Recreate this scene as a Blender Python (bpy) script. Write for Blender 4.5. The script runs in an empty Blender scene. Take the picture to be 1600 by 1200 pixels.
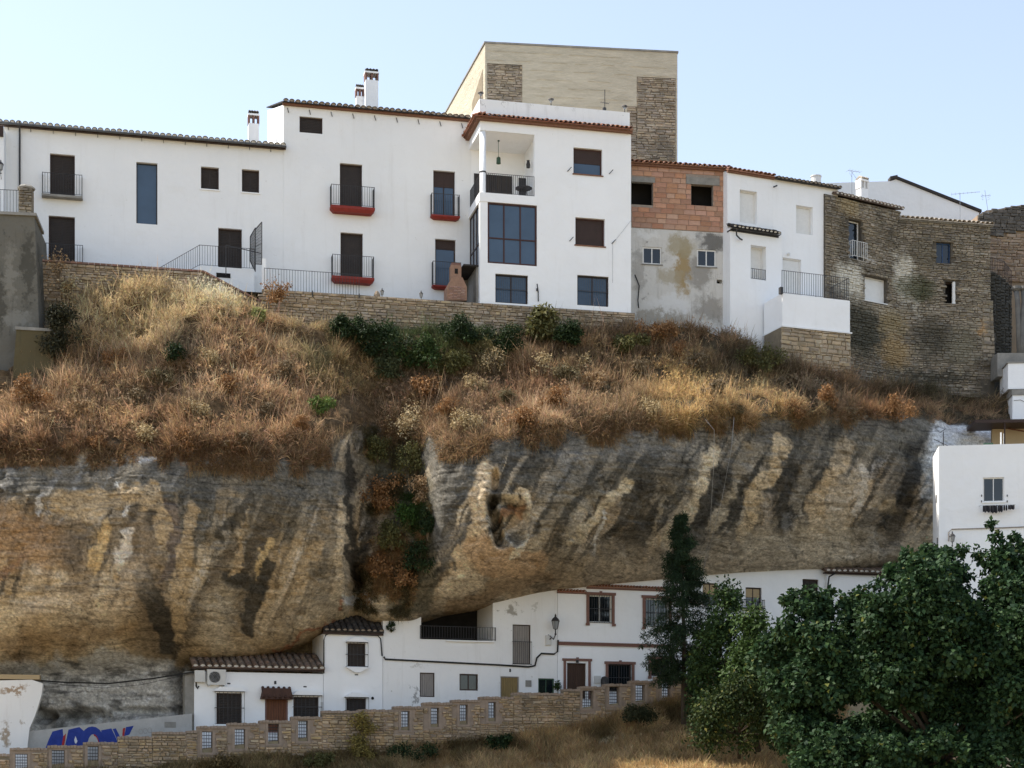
import bpy, bmesh, math, random
import numpy as np
from mathutils import Vector, Matrix

random.seed(7)
RNG = np.random.default_rng(7)
scene = bpy.context.scene
COL = scene.collection
R = math.radians

# ------------------------------------------------------------------ camera
FPX, HORIZ, CX = 2667.0, 1230.0, 800.0      # focal length and horizon, in pixels of the 1600 x 1200 photograph
cam_d = bpy.data.cameras.new('camera')
cam = bpy.data.objects.new('camera', cam_d)
COL.objects.link(cam)
cam.location = (0, 0, 0)
cam.rotation_euler = (R(90), 0, 0)
cam_d.sensor_width = 36
cam_d.lens = FPX / 1600 * 36
cam_d.shift_y = (HORIZ - 600) / 1600
cam_d.clip_start = 0.5
cam_d.clip_end = 6000
scene.camera = cam

# ------------------------------------------------------------------ light
SUN_EL, SUN_BACK = 52.0, 10.0                 # sun on the left, a touch behind the house fronts
world = bpy.data.worlds.new('World')
scene.world = world
world.use_nodes = True
wn = world.node_tree.nodes
sky = wn.new('ShaderNodeTexSky')
sky.sky_type = 'NISHITA'
sky.sun_disc = False
sky.sun_elevation = R(SUN_EL)
sky.sun_rotation = R(-(90 - SUN_BACK))
sky.air_density = 1.0
sky.dust_density = 0.9
sky.ozone_density = 1.5
wn['Background'].inputs[1].default_value = 0.13
_hs = wn.new('ShaderNodeHueSaturation'); _hs.inputs['Saturation'].default_value = .70
world.node_tree.links.new(sky.outputs[0], _hs.inputs['Color']); world.node_tree.links.new(_hs.outputs[0], wn['Background'].inputs[0])
sun_d = bpy.data.lights.new('sun', 'SUN')
sun_d.energy = 3.7
sun_d.angle = R(0.5)
sun_d.color = (1.0, 0.93, 0.82)
sun = bpy.data.objects.new('sun', sun_d)
COL.objects.link(sun)
_s = Vector((-math.cos(R(SUN_EL)) * math.cos(R(SUN_BACK)), math.cos(R(SUN_EL)) * math.sin(R(SUN_BACK)), math.sin(R(SUN_EL))))
sun.rotation_euler = _s.to_track_quat('Z', 'Y').to_euler()
sun.location = (-60, 40, 90)
vs = scene.view_settings
vs.view_transform = 'Standard'
vs.look = 'None'
vs.exposure = 1.13
vs.gamma = 1
vs.use_curve_mapping = False
scene.cycles.max_bounces = 8
scene.cycles.diffuse_bounces = 4
scene.cycles.use_denoising = True

# ------------------------------------------------------------------ maths helpers
def P(px, py, Y):
    return Vector(((px - CX) / FPX * Y, Y, (HORIZ - py) / FPX * Y))

def _hash(ix, iy, iz, seed):
    h = (ix.astype(np.int64) * 374761393 + iy.astype(np.int64) * 668265263 + iz.astype(np.int64) * 2147483647 + seed * 974711) & 0xffffffff
    h = ((h ^ (h >> 13)) * 1274126177) & 0xffffffff
    h = ((h ^ (h >> 16)) * 2246822519) & 0xffffffff
    return ((h ^ (h >> 15)) & 0xffffff) / float(0xffffff)

def vnoise(x, y, z=0.0, seed=0):
    x = np.asarray(x, float); y = np.asarray(y, float) + 0 * x; z = np.asarray(z, float) + 0 * x
    ix, iy, iz = np.floor(x), np.floor(y), np.floor(z)
    fx, fy, fz = x - ix, y - iy, z - iz
    fx, fy, fz = [f * f * (3 - 2 * f) for f in (fx, fy, fz)]
    r = 0
    for a in (0, 1):
        for b in (0, 1):
            for c in (0, 1):
                w = (fx if a else 1 - fx) * (fy if b else 1 - fy) * (fz if c else 1 - fz)
                r = r + w * _hash(ix + a, iy + b, iz + c, seed)
    return r * 2 - 1

def fbm(x, y, z=0.0, seed=0, oct=4):
    r, a, f, s = 0, 1.0, 1.0, 0.0
    for k in range(oct):
        r = r + a * vnoise(np.asarray(x) * f, np.asarray(y) * f, np.asarray(z) * f, seed + k * 17)
        s += a; a *= .5; f *= 2.03
    return r / s

def sstep(a, b, x):
    t = np.clip((np.asarray(x, float) - a) / (b - a), 0, 1)
    return t * t * (3 - 2 * t)

# ------------------------------------------------------------------ mesh builder
class MB:
    def __init__(s):
        s.v, s.f, s.m, s.mi = [], [], [], 0
    def mat(s, i):
        s.mi = i; return s
    def poly(s, pts):
        n = len(s.v); s.v += [tuple(p) for p in pts]
        s.f.append(tuple(range(n, n + len(pts)))); s.m.append(s.mi)
    def box(s, x0, x1, y0, y1, z0, z1, zb0=None, zb1=None):
        # zb*: z of the y1 side
        zb0 = z0 if zb0 is None else zb0; zb1 = z1 if zb1 is None else zb1
        n = len(s.v)
        s.v += [(x0, y0, z0), (x1, y0, z0), (x1, y0, z1), (x0, y0, z1), (x0, y1, zb0), (x1, y1, zb0), (x1, y1, zb1), (x0, y1, zb1)]
        for q in ((0, 1, 2, 3), (5, 4, 7, 6), (4, 0, 3, 7), (1, 5, 6, 2), (3, 2, 6, 7), (4, 5, 1, 0)):
            s.f.append(tuple(n + i for i in q)); s.m.append(s.mi)
        return s
    def prism(s, poly, y0, y1):
        n = len(poly)
        s.poly([(x, y0, z) for x, z in poly]); s.poly([(x, y1, z) for x, z in reversed(poly)])
        for i in range(n):
            a, b = poly[i], poly[(i + 1) % n]
            s.poly([(a[0], y0, a[1]), (a[0], y1, a[1]), (b[0], y1, b[1]), (b[0], y0, b[1])])
        return s
    def tube(s, pts, r, n=5, r2=None, caps=True):
        pts = [Vector(p) for p in pts]
        r2 = r if r2 is None else r2
        base = len(s.v); L = len(pts)
        for i, p in enumerate(pts):
            d = (pts[min(i + 1, L - 1)] - pts[max(i - 1, 0)]).normalized()
            a = Vector((0, 0, 1)) if abs(d.z) < .9 else Vector((1, 0, 0))
            u = d.cross(a).normalized(); w = d.cross(u)
            rr = r + (r2 - r) * i / max(1, L - 1)
            for k in range(n):
                t = 2 * math.pi * (k + .5) / n
                s.v.append(tuple(p + u * rr * math.cos(t) + w * rr * math.sin(t)))
        for i in range(L - 1):
            for k in range(n):
                a, b = base + i * n + k, base + i * n + (k + 1) % n
                s.f.append((a, b, b + n, a + n)); s.m.append(s.mi)
        if caps:
            s.f.append(tuple(base + k for k in range(n))[::-1]); s.m.append(s.mi)
            s.f.append(tuple(base + (L - 1) * n + k for k in range(n))); s.m.append(s.mi)
        return s
    def bar(s, p, q, r):
        return s.tube([p, q], r, 4)
    def lathe(s, prof, c=(0, 0, 0), n=10):
        base = len(s.v)
        for r, z in prof:
            for k in range(n):
                t = 2 * math.pi * k / n
                s.v.append((c[0] + r * math.cos(t), c[1] + r * math.sin(t), c[2] + z))
        for i in range(len(prof) - 1):
            for k in range(n):
                a, b = base + i * n + k, base + i * n + (k + 1) % n
                s.f.append((a, b, b + n, a + n)); s.m.append(s.mi)
        s.f.append(tuple(base + k for k in range(n))[::-1]); s.m.append(s.mi)
        s.f.append(tuple(base + (len(prof) - 1) * n + k for k in range(n))); s.m.append(s.mi)
        return s
    def mesh(s, name, mats, smooth=False):
        me = bpy.data.meshes.new(name)
        me.from_pydata(s.v, [], s.f)
        mats = mats if isinstance(mats, (list, tuple)) else [mats]
        for m in mats:
            me.materials.append(m)
        if len(mats) > 1:
            me.polygons.foreach_set('material_index', s.m)
        if smooth:
            me.polygons.foreach_set('use_smooth', [True] * len(s.f))
        me.update()
        return me
    def build(s, name, mats, parent=None, M=None, smooth=False):
        o = bpy.data.objects.new(name, s.mesh(name, mats, smooth))
        COL.objects.link(o)
        if parent is not None:
            o.parent = parent
        if M is not None:
            o.matrix_basis = M
        return o

def np_mesh(name, V, F, mat, col=None, parent=None, smooth=False):
    me = bpy.data.meshes.new(name)
    V = np.ascontiguousarray(V, np.float32); F = np.ascontiguousarray(F, np.int32)
    k = F.shape[1]
    me.vertices.add(len(V)); me.vertices.foreach_set('co', V.ravel())
    me.loops.add(F.size); me.loops.foreach_set('vertex_index', F.ravel())
    me.polygons.add(len(F)); me.polygons.foreach_set('loop_start', np.arange(0, F.size, k, dtype=np.int32))
    me.materials.append(mat)
    if smooth:
        me.polygons.foreach_set('use_smooth', np.ones(len(F), bool))
    if col is not None:
        c = np.ones((len(V), 4), np.float32); c[:, :3] = col
        me.attributes.new('Col', 'FLOAT_COLOR', 'POINT').data.foreach_set('color', c.ravel())
    me.update(calc_edges=True)
    o = bpy.data.objects.new(name, me)
    COL.objects.link(o)
    if parent is not None:
        o.parent = parent
    return o

def tag(o, label=None, cat=None, group=None, kind=None):
    if label: o['label'] = label
    if cat: o['category'] = cat
    if group: o['group'] = group
    if kind: o['kind'] = kind
    return o

def empty(name, loc, rz=0.0, label=None, cat=None, group=None):
    o = bpy.data.objects.new(name, None)
    o.empty_display_size = .3
    COL.objects.link(o)
    o.location = loc; o.rotation_euler = (0, 0, rz)
    return tag(o, label, cat, group)

def copy_of(o, parent, loc, scale=(1, 1, 1), rot=(0, 0, 0), M=None):
    c = o.copy(); COL.objects.link(c); c.parent = parent
    return c

# ------------------------------------------------------------------ materials
def _nt(name):
    m = bpy.data.materials.new(name); m.use_nodes = True
    nt = m.node_tree
    return m, nt, nt.nodes, nt.links, nt.nodes['Principled BSDF']

def lnk(nt, a, b): nt.links.new(a, b)

def noise_node(nt, scale, detail=5, rough=.6, vec=None, dist=0.0):
    n = nt.nodes.new('ShaderNodeTexNoise')
    n.inputs['Scale'].default_value = scale; n.inputs['Detail'].default_value = detail
    n.inputs['Roughness'].default_value = rough; n.inputs['Distortion'].default_value = dist
    if vec is not None: lnk(nt, vec, n.inputs['Vector'])
    return n

def ramp(nt, fac, stops):
    r = nt.nodes.new('ShaderNodeValToRGB')
    e = r.color_ramp.elements
    while len(e) < len(stops): e.new(0.5)
    for k, (p, c) in enumerate(stops):
        e[k].position = p; e[k].color = (*c, 1) if not isinstance(c, (int, float)) else (c, c, c, 1)
    lnk(nt, fac, r.inputs[0])
    return r

def mixc(nt, fac, a, b, mode='MIX'):
    m = nt.nodes.new('ShaderNodeMix'); m.data_type = 'RGBA'; m.blend_type = mode
    for v, i in ((fac, 0), (a, 6), (b, 7)):
        if isinstance(v, (int, float)): m.inputs[i].default_value = v
        elif isinstance(v, tuple): m.inputs[i].default_value = (*v, 1)
        else: lnk(nt, v, m.inputs[i])
    return m.outputs[2]

def mth(nt, op, a, b=0.0, clamp=False):
    m = nt.nodes.new('ShaderNodeMath'); m.operation = op; m.use_clamp = clamp
    for k, v in enumerate((a, b)):
        if isinstance(v, (int, float)): m.inputs[k].default_value = v
        else: lnk(nt, v, m.inputs[k])
    return m.outputs[0]

def mapping(nt, vec, sc):
    m = nt.nodes.new('ShaderNodeMapping'); m.inputs['Scale'].default_value = sc
    lnk(nt, vec, m.inputs[0]); return m.outputs[0]

def blobs_on(nt, col, pos, blobs):
    """stains with a place and a shape of their own: (centre, (rx, ry, rz), colour, strength)"""
    if not blobs: return col
    nz = noise_node(nt, 2.0, 9, .72, pos)
    nv = nt.nodes.new('ShaderNodeVectorMath'); nv.operation = 'SUBTRACT'
    lnk(nt, nz.outputs['Color'], nv.inputs[0]); nv.inputs[1].default_value = (.5, .5, .5)
    ns = nt.nodes.new('ShaderNodeVectorMath'); ns.operation = 'SCALE'; ns.inputs['Scale'].default_value = 1.9
    lnk(nt, nv.outputs[0], ns.inputs[0])
    na = nt.nodes.new('ShaderNodeVectorMath'); na.operation = 'ADD'
    lnk(nt, pos, na.inputs[0]); lnk(nt, ns.outputs[0], na.inputs[1])
    for c, r, bc, st in blobs:
        sb = nt.nodes.new('ShaderNodeVectorMath'); sb.operation = 'SUBTRACT'
        lnk(nt, na.outputs[0], sb.inputs[0]); sb.inputs[1].default_value = tuple(c)
        dv = nt.nodes.new('ShaderNodeVectorMath'); dv.operation = 'DIVIDE'
        lnk(nt, sb.outputs[0], dv.inputs[0]); dv.inputs[1].default_value = r
        ln = nt.nodes.new('ShaderNodeVectorMath'); ln.operation = 'LENGTH'
        lnk(nt, dv.outputs[0], ln.inputs[0])
        mr = nt.nodes.new('ShaderNodeMapRange'); mr.inputs[1].default_value = 1.15; mr.inputs[2].default_value = .62
        mr.inputs[3].default_value = 0; mr.inputs[4].default_value = st
        lnk(nt, ln.outputs['Value'], mr.inputs[0])
        col = mixc(nt, mr.outputs[0], col, bc)
    return col

def surf(name, col, col2=None, rough=.85, scale=2.5, bump=.25, bscale=22, stretch=(1, 1, 1), spec=.25, metal=0.0,
         rand=0.0, world_pos=False, blobs=None, island=0.0, fine=.12, bdist=.02):
    m, nt, N, L, bs = _nt(name)
    if world_pos:
        vec = N.new('ShaderNodeNewGeometry').outputs['Position']
    else:
        vec = N.new('ShaderNodeTexCoord').outputs['Object']
    v2 = mapping(nt, vec, stretch)
    n1 = noise_node(nt, scale, 6, .65, v2)
    col2 = col2 or tuple(c * .8 for c in col)
    f = ramp(nt, n1.outputs[0], [(.33, 0.0), (.67, 1.0)])
    c = mixc(nt, f.outputs[0], col, col2)
    if fine:
        n3 = noise_node(nt, bscale * .7, 4, .7, v2)
        k = mth(nt, 'MULTIPLY_ADD', n3.outputs[0], fine * 2); k.node.inputs[2].default_value = 1 - fine
        c = mixc(nt, 1.0, c, k, 'MULTIPLY')
    if rand or island:
        oi = N.new('ShaderNodeObjectInfo'); gi = N.new('ShaderNodeNewGeometry')
        t = mth(nt, 'FRACT', mth(nt, 'ADD', oi.outputs['Random'], gi.outputs['Random Per Island']))
        hs = N.new('ShaderNodeHueSaturation')
        a = max(rand, island)
        v = mth(nt, 'MULTIPLY_ADD', t, 2 * a); v.node.inputs[2].default_value = 1 - a
        lnk(nt, v, hs.inputs['Value'])
        t2 = mth(nt, 'FRACT', mth(nt, 'MULTIPLY', t, 7.31))
        h = mth(nt, 'MULTIPLY_ADD', t2, .018 * a / .3); h.node.inputs[2].default_value = .494 - .009 * a / .3
        lnk(nt, h, hs.inputs['Hue'])
        t3 = mth(nt, 'FRACT', mth(nt, 'MULTIPLY', t, 13.7))
        s = mth(nt, 'MULTIPLY_ADD', t3, 1.1 * a); s.node.inputs[2].default_value = .95 - .7 * a
        lnk(nt, s, hs.inputs['Saturation'])
        lnk(nt, c, hs.inputs['Color']); c = hs.outputs[0]
    if blobs:
        gp = N.new('ShaderNodeNewGeometry').outputs['Position']
        c = blobs_on(nt, c, gp, blobs)
    lnk(nt, c, bs.inputs['Base Color'])
    bs.inputs['Roughness'].default_value = rough
    bs.inputs['Specular IOR Level'].default_value = spec
    bs.inputs['Metallic'].default_value = metal
    if bump:
        n2 = noise_node(nt, bscale, 6, .7, v2)
        b = N.new('ShaderNodeBump'); b.inputs['Strength'].default_value = bump; b.inputs['Distance'].default_value = bdist
        lnk(nt, n2.outputs[0], b.inputs['Height']); lnk(nt, b.outputs[0], bs.inputs['Normal'])
    return m

def attr_mat(name, rough=.9, transl=.25, var=.25, vscale=8.0, spec=.15):
    m, nt, N, L, bs = _nt(name)
    a = N.new('ShaderNodeAttribute'); a.attribute_name = 'Col'
    n = noise_node(nt, vscale, 3, .6, N.new('ShaderNodeNewGeometry').outputs['Position'])
    k = mth(nt, 'MULTIPLY_ADD', n.outputs[0], var * 2); k.node.inputs[2].default_value = 1 - var
    c = mixc(nt, 1.0, a.outputs['Color'], k, 'MULTIPLY')
    lnk(nt, c, bs.inputs['Base Color'])
    bs.inputs['Roughness'].default_value = rough; bs.inputs['Specular IOR Level'].default_value = spec
    if transl:
        t = N.new('ShaderNodeBsdfTranslucent'); lnk(nt, c, t.inputs[0])
        mx = N.new('ShaderNodeMixShader'); mx.inputs[0].default_value = transl
        lnk(nt, bs.outputs[0], mx.inputs[1]); lnk(nt, t.outputs[0], mx.inputs[2])
        lnk(nt, mx.outputs[0], N['Material Output'].inputs[0])
    return m

def plaster(name, col=(.8, .8, .79), dirt=.12, dcol=(.5, .47, .42), blobs=None, bump=.35, coarse=0.0):
    """lime wash: broad mottling, faint run-off streaks, trowel relief"""
    m, nt, N, L, bs = _nt(name)
    pos = N.new('ShaderNodeNewGeometry').outputs['Position']
    n1 = noise_node(nt, .5, 5, .6, pos)
    c = mixc(nt, ramp(nt, n1.outputs[0], [(.35, 0.0), (.7, 1.0)]).outputs[0], col, tuple(x * .955 for x in col))
    st = noise_node(nt, 1.0, 6, .7, mapping(nt, pos, (2.6, 2.6, .22)))
    f = ramp(nt, st.outputs[0], [(.56, 0.0), (.82, dirt)])
    c = mixc(nt, f.outputs[0], c, dcol)
    sp = noise_node(nt, 3.3, 6, .75, pos)
    f2 = ramp(nt, sp.outputs[0], [(.66 - coarse * .12, 0.0), (.72, min(1, dirt * 2.0 + coarse))])
    c = mixc(nt, f2.outputs[0], c, tuple(x * .9 for x in dcol))
    c = blobs_on(nt, c, pos, blobs)
    lnk(nt, c, bs.inputs['Base Color'])
    bs.inputs['Roughness'].default_value = .9; bs.inputs['Specular IOR Level'].default_value = .15
    n2 = noise_node(nt, 2.2, 8, .65, pos)
    b = N.new('ShaderNodeBump'); b.inputs['Strength'].default_value = bump; b.inputs['Distance'].default_value = .06
    n4 = noise_node(nt, .55, 3, .5, pos); b0 = N.new('ShaderNodeBump'); b0.inputs['Strength'].default_value = .8; b0.inputs['Distance'].default_value = .10
    lnk(nt, n4.outputs[0], b0.inputs['Height']); lnk(nt, b0.outputs[0], b.inputs['Normal'])
    lnk(nt, n2.outputs[0], b.inputs['Height']); lnk(nt, b.outputs[0], bs.inputs['Normal'])
    return m

def glassy(name, col, rough=.06, spec=.6):
    m, nt, N, L, bs = _nt(name)
    n = noise_node(nt, 1.1, 3, .5, N.new('ShaderNodeNewGeometry').outputs['Position'])
    c = mixc(nt, n.outputs[0], col, tuple(x * .55 for x in col))
    lnk(nt, c, bs.inputs['Base Color'])
    bs.inputs['Roughness'].default_value = rough; bs.inputs['Specular IOR Level'].default_value = spec
    b = N.new('ShaderNodeBump'); b.inputs['Strength'].default_value = .04; b.inputs['Distance'].default_value = .05
    lnk(nt, n.outputs[0], b.inputs['Height']); lnk(nt, b.outputs[0], bs.inputs['Normal'])
    return m

M_WHITE = plaster('white_lime_wash', (.81, .81, .80), .24)
M_WHITE2 = plaster('bright_lime_wash', (.87, .87, .865), .16)
M_OLDWHITE = plaster('weathered_lime_wash', (.78, .77, .75), .30, (.46, .43, .38), coarse=.1)
M_IRON = surf('black_iron', (.022, .022, .024), (.04, .036, .034), .55, 6, .1, 60, spec=.4)
M_SHUT = surf('dark_brown_shutter', (.028, .022, .019), (.04, .03, .025), .6, 4, .1, 40, spec=.3)
M_BROWNSH = surf('brown_roller_shutter', (.055, .034, .028), (.045, .028, .022), .55, 4, .1, 40)
M_FRAME = surf('dark_wood_frame', (.05, .028, .02), (.035, .02, .015), .5, 6, .15, 50)
M_REDFRAME = surf('reddish_wood_frame', (.065, .026, .02), (.05, .02, .016), .5, 6, .15, 50)
M_WHITEFRAME = surf('white_frame_paint', (.74, .73, .70), (.68, .67, .64), .5, 5, .05, 40)
M_GLASS = glassy('blue_window_glass', (.055, .095, .15))
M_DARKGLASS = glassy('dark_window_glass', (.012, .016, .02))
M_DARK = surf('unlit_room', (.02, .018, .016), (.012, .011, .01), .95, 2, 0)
M_RED = surf('oxide_red_paint', (.26, .035, .025), (.2, .03, .022), .65, 5, .15, 40)
M_TILE = surf('aged_roof_tile', (.20, .13, .085), (.10, .085, .07), .9, 6, .4, 40, rand=.3)
M_TILEDARK = surf('lichen_dark_roof_tile', (.055, .046, .04), (.03, .027, .025), .9, 6, .4, 40, rand=.3)
M_TILEORANGE = surf('orange_roof_tile', (.34, .15, .075), (.20, .10, .06), .9, 6, .4, 40, rand=.28)
M_TILEPALE = surf('pale_roof_tile', (.50, .44, .35), (.30, .26, .21), .9, 6, .4, 40, rand=.25)
M_MORTAR = surf('white_tile_mortar', (.68, .66, .62), (.5, .48, .44), .9, 9, .3, 30)
M_CORNICE = surf('terracotta_cornice', (.24, .12, .075), (.17, .085, .055), .85, 6, .3, 40)
M_BRICKTRIM = surf('brick_trim', (.215, .115, .09), (.165, .09, .072), .85, 9, .3, 40)
M_BRICK = surf('hollow_clay_brick', (.45, .255, .15), (.37, .20, .115), .85, 3, .4, 30, rand=.2)
M_MORTARGREY = surf('grey_mortar', (.33, .28, .23), (.24, .2, .17), .95, 5, .4, 25)
M_CONCRETE = surf('grey_concrete', (.30, .285, .255), (.2, .19, .17), .95, 1.8, .4, 18)
M_WOODDOOR = surf('brown_door_wood', (.17, .065, .03), (.11, .042, .02), .6, 4, .2, 30, stretch=(4, 4, .5))
M_DARKDOOR = surf('dark_door_wood', (.075, .04, .026), (.05, .028, .018), .6, 4, .2, 30, stretch=(4, 4, .5))
M_OCHREDOOR = surf('ochre_door_boards', (.27, .19, .075), (.21, .145, .06), .6, 4, .2, 30, stretch=(4, 4, .5))
M_GREYWOOD = surf('greyed_shutter_wood', (.30, .27, .245), (.22, .2, .18), .8, 4, .2, 30, stretch=(4, 4, .5))
M_GREYPLAST = surf('pale_plastic_case', (.62, .61, .58), (.55, .54, .51), .5, 3, .05, 30)
M_STEEL = surf('galvanised_steel', (.42, .42, .42), (.3, .3, .3), .45, 8, .05, 40, metal=.6)
M_BLACKCABLE = surf('black_cable_sheath', (.018, .018, .018), (.03, .028, .026), .7, 8, 0)
M_EARTH = surf('dry_earth', (.17, .11, .06), (.09, .06, .035), .95, 1.2, .6, 9)
M_FIELD = surf('dry_grass_field', (.42, .335, .20), (.32, .25, .145), .95, 1.2, .6, 9)
M_DARKBRICK = surf('dark_brown_tile', (.085, .045, .033), (.06, .034, .026), .85, 6, .3, 40)
# ------------------------------------------------------------------ the cliff (structure): depth profile column by column
def plane_y(px, px0, Y0, th):
    rx = (px - CX) / FPX; ox = (px0 - CX) / FPX * Y0
    c, s = math.cos(R(th)), math.sin(R(th))
    u = (rx * Y0 - ox) / (c - rx * s)
    return Y0 + u * s

def low_y(px):  return plane_y(px, 303, 77.0, 18)       # the fronts of the houses under the rock
def par_y(px):  return plane_y(px, 0, 72.0, 17)         # the parapet of the street

# px: (slope top), (slope middle), (lip), (upper face), (middle face), (lower face), (contact), (underside)
_c = {
 -260: [(560, 75.5), (640, 73.2), (705, 71.5), (770, 71.0), (860, 71.0), (950, 71.8), (1040, 74.6), (1075, 76.8)],
 0:   [(575, 75.8), (640, 73.6), (705, 71.6), (770, 71.0), (860, 71.0), (950, 71.9), (1035, 75.0), (1070, 77.3)],
 70:  [(530, 77.0), (620, 74.0), (704, 71.6), (770, 71.0), (860, 71.1), (950, 72.1), (1022, 75.3), (1066, 77.6)],
 150: [(452, 78.5), (570, 75.2), (704, 71.8), (770, 71.1), (860, 71.3), (940, 72.4), (1012, 75.6), (1060, 77.9)],
 260: [(448, 79.3), (560, 75.6), (706, 72.0), (775, 71.4), (865, 71.8), (945, 73.2), (1016, 76.6), (1050, 78.2)],
 330: [(455, 79.7), (560, 76.0), (708, 72.2), (780, 71.8), (870, 72.6), (950, 74.4), (1024, 77.6), (1040, 80.2)],
 420: [(500, 80.0), (580, 77.0), (716, 72.8), (785, 72.6), (860, 73.5), (940, 75.4), (1016, 78.4), (1030, 81.2)],
 490: [(515, 80.5), (590, 78.0), (715, 74.0), (780, 73.8), (850, 74.4), (920, 75.8), (990, 78.9), (1006, 82.0)],
 535: [(515, 80.9), (590, 78.6), (690, 75.2), (770, 74.6), (840, 75.0), (900, 76.1), (962, 79.2), (985, 82.2)],
 556: [(516, 81.0), (595, 79.0), (670, 77.0), (760, 77.6), (840, 78.3), (905, 79.4), (955, 80.2), (985, 82.4)],
 585: [(518, 81.2), (600, 79.4), (665, 78.6), (760, 78.6), (840, 78.4), (905, 78.2), (966, 79.3), (984, 82.6)],
 640: [(520, 81.5), (600, 79.8), (670, 78.6), (760, 78.4), (840, 78.1), (900, 78.1), (968, 79.8), (980, 83.0)],
 670: [(520, 81.7), (600, 79.8), (685, 77.2), (760, 76.9), (840, 77.0), (900, 77.8), (960, 80.4), (974, 83.4)],
 695: [(522, 81.9), (600, 79.6), (698, 75.8), (760, 75.3), (840, 75.9), (900, 77.3), (956, 80.6), (966, 83.8)],
 760: [(525, 82.3), (600, 79.5), (688, 75.2), (750, 74.8), (830, 75.4), (895, 77.0), (944, 81.0), (956, 84.6)],
 850: [(520, 83.0), (595, 79.8), (676, 75.4), (745, 75.0), (820, 75.8), (880, 77.8), (924, 81.9), (936, 85.2)],
 950: [(515, 83.9), (590, 80.5), (668, 76.2), (735, 76.0), (810, 77.1), (865, 79.2), (912, 82.9), (922, 86.2)],
 1050:[(510, 85.6), (585, 81.6), (660, 77.2), (725, 77.2), (800, 78.5), (855, 80.6), (903, 84.0), (912, 87.2)],
 1150:[(535, 86.6), (595, 82.8), (652, 78.6), (715, 78.7), (790, 80.0), (845, 82.0), (894, 85.0), (904, 88.4)],
 1240:[(575, 86.2), (610, 84.2), (648, 80.2), (710, 80.2), (785, 81.5), (840, 83.5), (889, 86.0), (900, 89.4)],
 1340:[(600, 88.2), (622, 86.4), (648, 82.6), (705, 82.2), (780, 83.3), (838, 85.2), (886, 87.1), (898, 90.4)],
 1410:[(608, 89.6), (628, 88.2), (652, 85.0), (705, 83.8), (775, 84.4), (835, 86.0), (880, 88.0), (894, 91.4)],
 1455:[(612, 90.4), (632, 89.4), (660, 87.0), (705, 85.4), (775, 85.2), (835, 86.4), (880, 88.4), (894, 91.8)],
 1520:[(620, 91.2), (640, 90.4), (664, 89.0), (690, 88.2), (770, 88.0), (830, 88.4), (880, 89.2), (894, 92.0)],
 1760:[(625, 93.0), (645, 92.0), (664, 91.0), (690, 90.2), (770, 90.0), (830, 90.2), (880, 90.6), (894, 93.5)],
}
_px = np.array(sorted(_c), float)
_rows = []
for k in sorted(_c):
    r = [list(t) for t in _c[k]]
    y1, Y1 = r[0]
    z1 = (HORIZ - y1) / FPX * Y1
    back = Y1 + 16
    r0 = [HORIZ - (z1 + .0) * FPX / back, back]
    y8, Y8 = r[-1]
    deep = 0.8 if k < 300 else 2.0
    r.append([1120 if k < 300 else 1060, Y8 + deep * .2])
    r.append([1210, Y8 + deep])
    _rows.append([r0] + r)
CP = np.array(_rows)                                     # columns x control rows x (py, Y)

def pchip(x, xs, ys):
    """monotone cubic through (xs, ys[.., k])"""
    h = np.diff(xs); d = np.diff(ys, axis=0) / h[:, None]
    m = np.zeros_like(ys)
    m[0], m[-1] = d[0], d[-1]
    a, b = d[:-1], d[1:]
    same = (a * b) > 0
    hm = 2 * a * b / np.where(np.abs(a + b) < 1e-9, 1e-9, a + b)
    m[1:-1] = np.where(same, hm, 0)
    i = np.clip(np.searchsorted(xs, x) - 1, 0, len(xs) - 2)
    t = ((x - xs[i]) / h[i])[:, None]; hh = h[i][:, None]
    t2, t3 = t * t, t * t * t
    return (2*t3 - 3*t2 + 1) * ys[i] + (t3 - 2*t2 + t) * hh * m[i] + (-2*t3 + 3*t2) * ys[i+1] + (t3 - t2) * hh * m[i+1]

GSTEP = 2.2
GX = np.arange(-260, 1761, GSTEP)
_A = pchip(GX, _px, CP.reshape(len(_px), -1)).reshape(len(GX), CP.shape[1], 2)
_n = [3, 34, 36, 42, 52, 52, 42, 18, 24, 10]
_s = np.concatenate([[i + t / n for t in range(n)] for i, n in enumerate(_n)] + [[float(len(_n))]])
_B = _A.transpose(1, 0, 2).reshape(CP.shape[1], -1)
_Q = pchip(_s, np.arange(CP.shape[1], dtype=float), _B).reshape(len(_s), len(GX), 2)   # rows x columns
PY, DY = _Q[..., 0], _Q[..., 1]
PX = np.broadcast_to(GX[None, :], PY.shape)
S = np.broadcast_to(_s[:, None], PY.shape)               # 3 = lip, 7 = contact

X0 = (PX - CX) / FPX * DY; Z0 = (HORIZ - PY) / FPX * DY
rockw = sstep(2.75, 3.15, S) * (1 - sstep(7.8, 9.2, S) * sstep(280, 320, PX))
grassw = (1 - sstep(2.85, 3.25, S)) * sstep(1.0, 1.25, S)
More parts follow.
